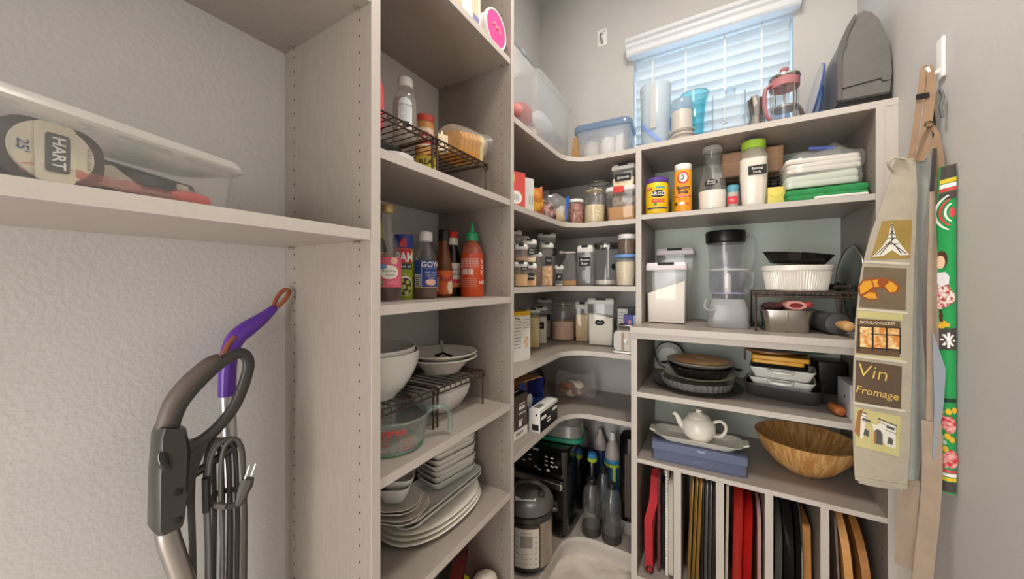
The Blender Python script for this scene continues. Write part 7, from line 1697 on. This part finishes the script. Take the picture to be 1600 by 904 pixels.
def line_on(pts, w, yf, off=0.0016):
    g = G()
    for (a, b) in zip(pts, pts[1:]):
        d = Vector((b[0] - a[0], b[1] - a[1]))
        if d.length < 1e-6: continue
        n = Vector((-d.y, d.x)).normalized() * w / 2; e = d.normalized() * w * 0.3
        q = [(a[0] + n.x - e.x, a[1] + n.y - e.y), (b[0] + n.x + e.x, b[1] + n.y + e.y), (b[0] - n.x + e.x, b[1] - n.y + e.y), (a[0] - n.x - e.x, a[1] - n.y - e.y)]
        g.add([(x, yf(x, z) - off, z) for x, z in q], [(0, 1, 2, 3)])
    return g
def pr(name, g, m, parent): return part(name, g, m, parent, smooth=False, fix=False)
def text_on(s, size, x, z, yf, m, parent, rot=0.0, bold=0.0, off=0.0022, sx=1.0, drop=0.0):
    g = text(s, size, bold, sx)
    c, q = math.cos(rot), math.sin(rot)
    g.v = [(x + p[0] * c - p[2] * q, 0, z + p[0] * q + p[2] * c) for p in g.v]
    g.v = [(p[0], yf(p[0], p[2]) - off, p[2]) for p in g.v]
    return pr('lettering', g, m, parent)

# adhesive wall hook
t = thing('wall_hook', 'white adhesive hook high on the right wall', 'hook', (RX, 1.228, 1.70), 0)
part('plate', G().rbox(0.007, 0.030, 0.095, 0.003, 0.002, -0.045, -0.0036), M_white, t)
part('arm', G().tube(smooth_path([(-0.004, 0.0, -0.022), (-0.014, 0.0, -0.030), (-0.022, 0.0, -0.024), (-0.027, 0.0, -0.012)], None, 4), 0.004, 8), M_white, t)

M_lin = mat('linen_beige', '#b3a997', 0.9, var=0.04, vscale=40, bump=0.25, bscale=500)
M_strap = mat('strap_tan', '#94795f', 0.9, var=0.05, vscale=40, bump=0.25, bscale=500)
M_tanap = mat('apron_tan', '#a4917f', 0.9, var=0.05, vscale=30, bump=0.25, bscale=500)
M_greyap = mat('apron_grey', '#a9aaa4', 0.9, var=0.04, vscale=30, bump=0.2, bscale=500)

# French-print apron (front-most)
YF = lambda x, z: 1.200 + 0.10 * (x - 1.17) + 0.0012 * math.sin(70 * x + 3 * z) * (0.4 + 0.6 * max(0, min(1, (1.47 - z) / 0.5)))
XL = tab([(0.675, 1.172), (0.70, 1.170), (0.84, 1.166), (0.95, 1.168), (1.08, 1.172), (1.20, 1.182), (1.287, 1.199), (1.394, 1.228), (1.476, 1.247)])
XR = tab([(0.675, 1.266), (0.78, 1.271), (0.93, 1.274), (1.085, 1.276), (1.236, 1.279), (1.387, 1.284), (1.476, 1.280)])
t = thing('french_apron', 'beige apron printed with tower, croissant and French words on the wall hook', 'apron', (0, 0, 0), 0)
rings = []
part('front_panel', cloth(0.688, 1.472, XL, XR, YF), M_lin, t)
part('bottom_hem', cloth(0.678, 0.6875, XL, XR, lambda x, z: YF(x, z) - 0.001, 0.005, 14, 2), M_lin, t)
part('side_fold', cloth(0.70, 1.47, lambda z: XR(z) + 0.001, lambda z: XR(z) + 0.022 + 0.008 * math.sin(9 * z), lambda x, z: 1.212 + 0.5 * (x - XR(z)) + 0.002 * math.sin(200 * x), 0.003, 8, 24), M_greyap, t)
part('rear_panel', cloth(0.665, 1.42, lambda z: XL(z) + 0.010, lambda z: XR(z) + 0.010, lambda x, z: YF(x, z) + 0.016 + 0.004 * math.sin(40 * x), 0.003, 12, 16), mat('linen_back', '#b9b2a2', 0.9), t)
part('pocket_loop', G().tube(smooth_path([(1.245, 1.208, 1.440), (1.232, 1.204, 1.462), (1.240, 1.202, 1.476), (1.262, 1.204, 1.470)], None, 4), (0.0045, 0.0025), 8), M_lin, t)
# printed squares
M_ol = mat('print_olive', '#a08545', 0.85, var=0.08, vscale=30); M_br = mat('print_brown', '#74624c', 0.85, var=0.08, vscale=30); M_yg = mat('print_sand', '#c9bf83', 0.85, var=0.05, vscale=30); M_dkb = mat('print_umber', '#5e4c3a', 0.85, var=0.06, vscale=30)
def sq(zt, zb, l, r, m, slant=0.0):
    pr('printed_square', quad_on((l(zb), zb), (r(zb), zb - slant), (r(zt), zt - slant), (l(zt), zt), YF), m, t)
sq(1.325, 1.232, lambda z: XL(z) + 0.012, lambda z: XR(z) - 0.008, M_ol)
sq(1.214, 1.113, lambda z: XL(z) + 0.003, lambda z: XR(z) - 0.014, M_br, 0.006)
sq(1.104, 1.086, lambda z: XL(z) + 0.003, lambda z: XR(z) - 0.018, M_yg, 0.004)
sq(1.084, 0.998, lambda z: XL(z) + 0.003, lambda z: XR(z) - 0.022, mat('print_shop', '#6b5138', 0.85), 0.004)
sq(0.996, 0.986, lambda z: XL(z) + 0.003, lambda z: XR(z) - 0.018, M_yg, 0.004)
sq(0.980, 0.876, lambda z: XL(z) + 0.004, lambda z: XR(z) - 0.018, M_dkb, 0.008)
sq(0.862, 0.765, lambda z: XL(z) + 0.004, lambda z: XR(z) - 0.018, M_yg, 0.012)
for zz in (1.226, 1.108, 0.990, 0.872):
    pr('seam', quad_on((XL(zz) + 0.001, zz - 0.002), (XR(zz) - 0.010, zz - 0.010), (XR(zz) - 0.010, zz - 0.004), (XL(zz) + 0.001, zz + 0.003), YF, 0.0016), mat('seam_cream', '#d3cab9', 0.9), t)
# iron tower
tx, tz = 1.239, 1.238
L0 = [(tx - 0.036, tz), (tx - 0.020, tz + 0.020), (tx - 0.008, tz + 0.042), (tx - 0.0025, tz + 0.070), (tx, tz + 0.082)]
R0_ = [(2 * tx - x, z) for x, z in L0]; R0_[0] = (tx + 0.030, tz + 0.002)
pr('printed_tower', poly_on([(tx - 0.036, tz), (tx - 0.020, tz + 0.020), (tx - 0.008, tz + 0.042), (tx - 0.0025, tz + 0.070), (tx, tz + 0.082), (tx + 0.0025, tz + 0.070), (tx + 0.008, tz + 0.042), (tx + 0.020, tz + 0.020), (tx + 0.030, tz + 0.002), (tx + 0.014, tz + 0.002), (tx, tz + 0.015), (tx - 0.016, tz + 0.001)], YF, 0.0014), mat('print_white', '#e6e2d6', 0.85), t)
for a, b in (((tx - 0.030, tz + 0.004), (tx - 0.004, tz + 0.035)), ((tx - 0.022, tz + 0.004), (tx + 0.004, tz + 0.045)), ((tx + 0.024, tz + 0.006), (tx - 0.004, tz + 0.036)), ((tx - 0.012, tz + 0.030), (tx + 0.012, tz + 0.030)), ((tx - 0.007, tz + 0.044), (tx + 0.007, tz + 0.044)), ((tx, tz + 0.04), (tx, tz + 0.078)), ((tx - 0.005, tz + 0.052), (tx + 0.003, tz + 0.062)), ((tx + 0.005, tz + 0.052), (tx - 0.003, tz + 0.062)), ((tx + 0.016, tz + 0.006), (tx + 0.004, tz + 0.03))):
    pr('printed_tower', line_on([a, b], 0.0016, YF, 0.002), M_ink, t)
# croissant
cx_, cz_ = 1.216, 1.160
M_cr = mat('print_amber', '#e0a02f', 0.85); M_crd = mat('print_rust', '#9c4f1f', 0.85)
seg = [[(-0.036, -0.016), (-0.038, 0.004), (-0.030, 0.018), (-0.016, 0.020), (-0.012, 0.004), (-0.022, -0.006)], [(-0.013, 0.021), (0.004, 0.024), (0.008, 0.006), (-0.009, 0.003)], [(0.008, 0.023), (0.024, 0.016), (0.034, 0.004), (0.030, -0.008), (0.020, -0.010), (0.011, 0.004)], [(-0.032, -0.020), (-0.018, -0.010), (-0.008, -0.012), (-0.004, -0.026), (-0.020, -0.026)]]
outl = [(-0.038, -0.018), (-0.040, 0.006), (-0.031, 0.021), (-0.012, 0.025), (0.008, 0.026), (0.026, 0.018), (0.037, 0.004), (0.033, -0.011), (0.018, -0.013), (0.008, 0.001), (-0.010, -0.002), (-0.003, -0.015), (-0.002, -0.028), (-0.022, -0.029)]
cc = G(); n_ = len(outl)
pr('printed_croissant', G().add([(cx_ + x, YF(cx_ + x, cz_ + z) - 0.0014, cz_ + z) for x, z in outl], [tuple(range(n_))]), M_crd, t)
for s_ in seg:
    pr('printed_croissant', poly_on([(cx_ + x * 0.97, cz_ + z * 0.97) for x, z in s_], YF, 0.0018), M_cr, t)
# bakery shop front
text_on('BOULANGERIE', 0.0098, 1.212, 1.0745, YF, mat('print_ecru', '#d8cdb0', 0.85), t, rot=-0.02, bold=0.01)
for k in range(3):
    x = 1.180 + 0.026 * k
    pr('printed_window', quad_on((x, 1.014), (x + 0.022, 1.013), (x + 0.022, 1.064), (x, 1.065), YF, 0.0015, 3), mat('print_glow', '#d98a3a', 0.85, col2='#f0d9a0', vscale=90, detail=1), t)
for a, b in (((1.176, 1.066), (1.254, 1.064)), ((1.176, 1.012), (1.254, 1.010)), ((1.203, 1.065), (1.203, 1.004)), ((1.229, 1.065), (1.229, 1.004)), ((1.178, 1.065), (1.178, 1.004)), ((1.253, 1.064), (1.253, 1.003)), ((1.176, 1.048), (1.254, 1.046))):
    pr('printed_frame', line_on([a, b], 0.0022, YF, 0.0019), M_ink, t)
M_lt = mat('print_yellow', '#e9c56a', 0.85)
text_on('Vin', 0.046, 1.204, 0.951, YF, M_lt, t, rot=-0.16, bold=-0.012)
text_on('Fromage', 0.026, 1.212, 0.902, YF, M_lt, t, rot=-0.14, bold=0.0, sx=0.88)
# triumphal arch
ax, az = 1.180, 0.785
K = lambda x, z: (ax + x, az + z - 0.30 * x)
pr('printed_arch', poly_on([K(0, 0.0), K(0.066, 0.006), K(0.066, 0.062), K(0.002, 0.072)], YF, 0.0014), _M['print_white'], t)
pr('printed_arch', poly_on([K(-0.010, 0.012), K(0.0, 0.0), K(0.002, 0.072), K(0.008, 0.078), K(-0.004, 0.066)], YF, 0.0016), mat('print_ochre', '#a3703c', 0.85), t)
pr('printed_arch', poly_on([K(0.026, 0.001), K(0.042, 0.003), K(0.042, 0.030), K(0.038, 0.038), K(0.031, 0.038), K(0.026, 0.030)], YF, 0.0018), mat('print_slate', '#5b5a56', 0.85), t)
pr('printed_arch', poly_on([K(0.026, 0.001), K(0.030, 0.0015), K(0.030, 0.034), K(0.026, 0.030)], YF, 0.0022), _M['print_ochre'], t)
for z_ in (0.068, 0.060, 0.048):
    pr('printed_arch', line_on([K(0.0, z_), K(0.067, z_ - 0.006)], 0.003 if z_ > 0.065 else 0.0014, YF, 0.002), _M['print_slate'], t)
for x_ in (0.006, 0.050):
    pr('printed_arch', poly_on([K(x_, 0.012), K(x_ + 0.010, 0.012), K(x_ + 0.011, 0.026), K(x_ + 0.003, 0.030)], YF, 0.002), _M['print_slate'], t)
    pr('printed_arch', line_on([K(x_, 0.052), K(x_ + 0.012, 0.051)], 0.005, YF, 0.0021), _M['print_slate'], t)
# straps up to the hook
def strip(path, w, m, parent, name='strap', th=0.0025):
    """flat webbing along a path, its width running mostly along x"""
    P = [Vector(p) for p in path]; rings = []
    for i, p in enumerate(P):
        tg = (P[min(i + 1, len(P) - 1)] - P[max(i - 1, 0)]).normalized()
        n = Vector((0.35, 1, 0)).normalized(); a = tg.cross(n).normalized() * (w[i] if isinstance(w, list) else w) / 2; b = n * th / 2
        rings.append([tuple(p + a + b), tuple(p - a + b), tuple(p - a - b), tuple(p + a - b)])
    return part(name, G().loft(rings), m, parent)
strip(smooth_path([(1.274, 1.214, 1.462), (1.284, 1.218, 1.55), (1.293, 1.222, 1.63), (1.300, 1.229, 1.684), (1.304, 1.231, 1.689)], None, 4), 0.011, M_strap, t, 'neck_strap')
strip(smooth_path([(1.307, 1.228, 1.690), (1.308, 1.222, 1.64), (1.302, 1.214, 1.57), (1.294, 1.209, 1.50), (1.286, 1.209, 1.462)], None, 4), 0.017, M_strap, t, 'neck_strap')
strip(smooth_path([(1.300, 1.206, 1.548), (1.290, 1.203, 1.530), (1.270, 1.201, 1.480)], None, 4), 0.006, M_strap, t, 'strap_loop')
strip(smooth_path([(1.300, 1.206, 1.548), (1.312, 1.203, 1.52), (1.310, 1.202, 1.49), (1.314, 1.201, 1.44), (1.313, 1.200, 1.36), (1.312, 1.200, 1.318)], None, 4), [0.008] * 5 + [0.010, 0.013, 0.016] + [0.019] * 13, M_strap, t, 'strap_end')
part('ring', G().tube([(1.300 + 0.007 * math.cos(2 * PI * i / 14), 1.203, 1.544 + 0.007 * math.sin(2 * PI * i / 14)) for i in range(14)], 0.0014, 5, closed=True), mat('brass_dark', '#6b5a40', 0.4, metal=0.8), t)
part('buckle', G().rbox(0.022, 0.005, 0.012, 0.002, 0.001, 1.612, 1.294, 1.217), M_black, t)
strip(smooth_path([(1.276, 1.226, 0.70), (1.271, 1.224, 0.62), (1.268, 1.222, 0.55), (1.266, 1.222, 0.482)], None, 4), 0.034, M_tanap, t, 'waist_tie')

# plain tan apron behind it
t = thing('tan_apron', 'plain tan apron hanging between the French-print and green aprons', 'apron', (0, 0, 0), 0)
part('panel', cloth(0.74, 1.38, tab([(0.74, 1.282), (1.0, 1.285), (1.38, 1.289)]), tab([(0.74, 1.294), (0.9, 1.306), (1.05, 1.312), (1.2, 1.307), (1.38, 1.297)]), lambda x, z: 1.170 + 0.3 * (x - 1.285) + 0.002 * math.sin(300 * x) + 0.002 * math.sin(12 * z), 0.004, 6, 24), M_tanap, t)
part('grey_flap', cloth(0.78, 1.06, tab([(0.78, 1.290), (0.9, 1.293), (1.06, 1.290)]), tab([(0.78, 1.294), (0.90, 1.308), (0.98, 1.312), (1.06, 1.292)]), lambda x, z: 1.160 + 0.2 * (x - 1.29), 0.003, 4, 14), mat('flap_bluegrey', '#9aa2ab', 0.9), t)
strip(smooth_path([(1.290, 1.166, 0.86), (1.291, 1.165, 0.76), (1.287, 1.164, 0.66), (1.279, 1.164, 0.55), (1.273, 1.164, 0.45), (1.269, 1.164, 0.36)], None, 4), 0.030, M_tanap, t, 'waist_tie')
strip(smooth_path([(1.3135, 1.236, 1.676), (1.3145, 1.232, 1.60), (1.310, 1.206, 1.50), (1.294, 1.176, 1.378)], None, 4), 0.007, M_black, t, 'neck_strap')
part('clip', G().tube(smooth_path([(1.318, 1.205, 1.62), (1.322, 1.203, 1.60), (1.318, 1.203, 1.58), (1.321, 1.203, 1.555)], None, 3), (0.005, 0.003), 8), mat('clip_silver', '#8a8f94', 0.3, metal=0.7), t)

# green folk-print apron against the wall
GX0, GX1 = 1.288, 1.3275
GY = lambda x, z: 1.166 + 0.9 * (1.3275 - x) - 0.010 * math.sin(PI * max(0.0, min(1.0, (1.3275 - x) / 0.028)))
t = thing('green_apron', 'rolled green apron with roses and a folk figure against the right wall', 'apron', (0, 0, 0), 0)
M_grn = mat('apron_green', '#1f9a4f', 0.75, var=0.05, vscale=30, bump=0.15, bscale=400)
M_chr = mat('apron_charcoal', '#4a4441', 0.85)
gl = tab([(0.70, 1.300), (0.9, 1.300), (1.2, 1.301), (1.44, 1.308)]); grr = lambda z: GX1
part('panel', cloth(0.705, 1.435, gl, grr, GY, 0.006, 8, 24), M_grn, t)
def band(z0_, z1_, m, nm, off=0.0014):
    pr(nm, quad_on((gl(z0_), z0_), (GX1, z0_ + 0.004), (GX1, z1_ + 0.004), (gl(z1_), z1_), GY, off, 4), m, t)
band(1.405, 1.433, M_chr, 'top_band'); band(1.395, 1.404, mat('trim_yellow', '#e3c437', 0.8), 'trim'); band(1.384, 1.393, M_wink, 'trim'); band(1.376, 1.383, M_red, 'trim'); band(1.358, 1.374, M_chr, 'band')
band(0.706, 0.728, M_chr, 'bottom_band'); band(0.730, 0.738, _M['trim_yellow'], 'trim'); band(0.740, 0.747, M_wink, 'trim'); band(0.749, 0.755, M_red, 'trim')
band(1.022, 1.070, M_chr, 'band'); band(0.905, 0.914, mat('pocket_dark', '#173a24', 0.8), 'pocket_edge')
def dot(x, z, a, b, m, nm='printed_flower', off=0.0020): pr(nm, poly_on([(x + a * math.cos(2 * PI * i / 12), z + b * math.sin(2 * PI * i / 12)) for i in range(12)], GY, off), m, t)
M_rose2 = mat('print_rose', '#c8303a', 0.8, col2='#f0b3ae', vscale=120, detail=1); M_leaf = mat('print_leaf', '#b9cfb4', 0.8); M_ylw = mat('print_marigold', '#e3b52f', 0.8)
for (x, z, a) in ((1.318, 0.858, 0.012), (1.309, 0.862, 0.010), (1.320, 0.783, 0.013), (1.311, 0.776, 0.010)):
    dot(x, z, a * 0.75, a * 1.6, M_rose2)
for (x, z) in ((1.307, 0.884), (1.316, 0.887), (1.315, 0.832), (1.321, 0.826), (1.306, 0.806), (1.312, 0.803), (1.324, 0.892)):
    dot(x, z, 0.004, 0.007, M_ylw)
for (x, z) in ((1.303, 0.836), (1.307, 0.828), (1.304, 0.816), (1.310, 0.817), (1.302, 0.790)):
    dot(x, z, 0.004, 0.006, M_leaf)
for k in range(6):
    a = 2 * PI * k / 6; dot(1.305 + 0.004 * math.cos(a), 0.980 + 0.012 * math.sin(a), 0.0032, 0.006, mat('print_maroon', '#8a2540', 0.8))
dot(1.305, 0.980, 0.0025, 0.005, _M['seam_cream'], off=0.0024)
for k in range(8):
    a = 2 * PI * k / 8; pr('printed_flower', line_on([(1.316, 1.046), (1.316 + 0.008 * math.cos(a), 1.046 + 0.016 * math.sin(a))], 0.0035, GY, 0.0022), M_wink, t)
for (x, z) in ((1.308, 1.076), (1.314, 1.080), (1.310, 1.084)): dot(x, z, 0.004, 0.005, M_ylw)
# lace medallion
for k in range(3):
    pr('printed_lace', line_on([(1.3075 + 0.0195 * math.cos(a), 1.330 + (0.045 - 0.010 * k) * math.sin(a)) for a in [PI * 0.55 + PI * 0.9 * i / 14 for i in range(15)]] if False else [(1.322 - (0.020 - 0.005 * k) * math.cos(a), 1.330 + (0.040 - 0.010 * k) * math.sin(a)) for a in [-1.25 + 2.5 * i / 14 for i in range(15)]], 0.0028, GY, 0.002), [M_wink, M_red, M_wink][k], t)
dot(1.321, 1.330, 0.004, 0.012, M_red)
# folk figure: hair, face, blouse, skirt
M_hair = mat('print_hair', '#4a2c1d', 0.8); M_skin = mat('print_skin', '#e9c7a6', 0.8); M_blouse = mat('print_blouse', '#e4e2e6', 0.8); M_skirt = mat('print_skirt', '#efe6df', 0.8, col2='#b03a3c', vscale=190, detail=0)
dot(1.3085, 1.226, 0.0062, 0.020, M_hair, 'printed_figure', 0.0018); dot(1.3072, 1.220, 0.0046, 0.015, M_skin, 'printed_figure', 0.0024)
pr('printed_figure', poly_on([(1.304, 1.196), (1.312, 1.198), (1.317, 1.188), (1.316, 1.170), (1.306, 1.166), (1.303, 1.180)], GY, 0.0022), M_blouse, t)
pr('printed_figure', poly_on([(1.305, 1.166), (1.315, 1.170), (1.3255, 1.146), (1.3235, 1.130), (1.312, 1.118), (1.304, 1.112)], GY, 0.0022), M_skirt, t)
for z_ in (1.104, 1.092): pr('printed_figure', line_on([(1.307, z_ + 0.008), (1.3085, z_ - 0.006)], 0.003, GY, 0.0022), M_hair, t)
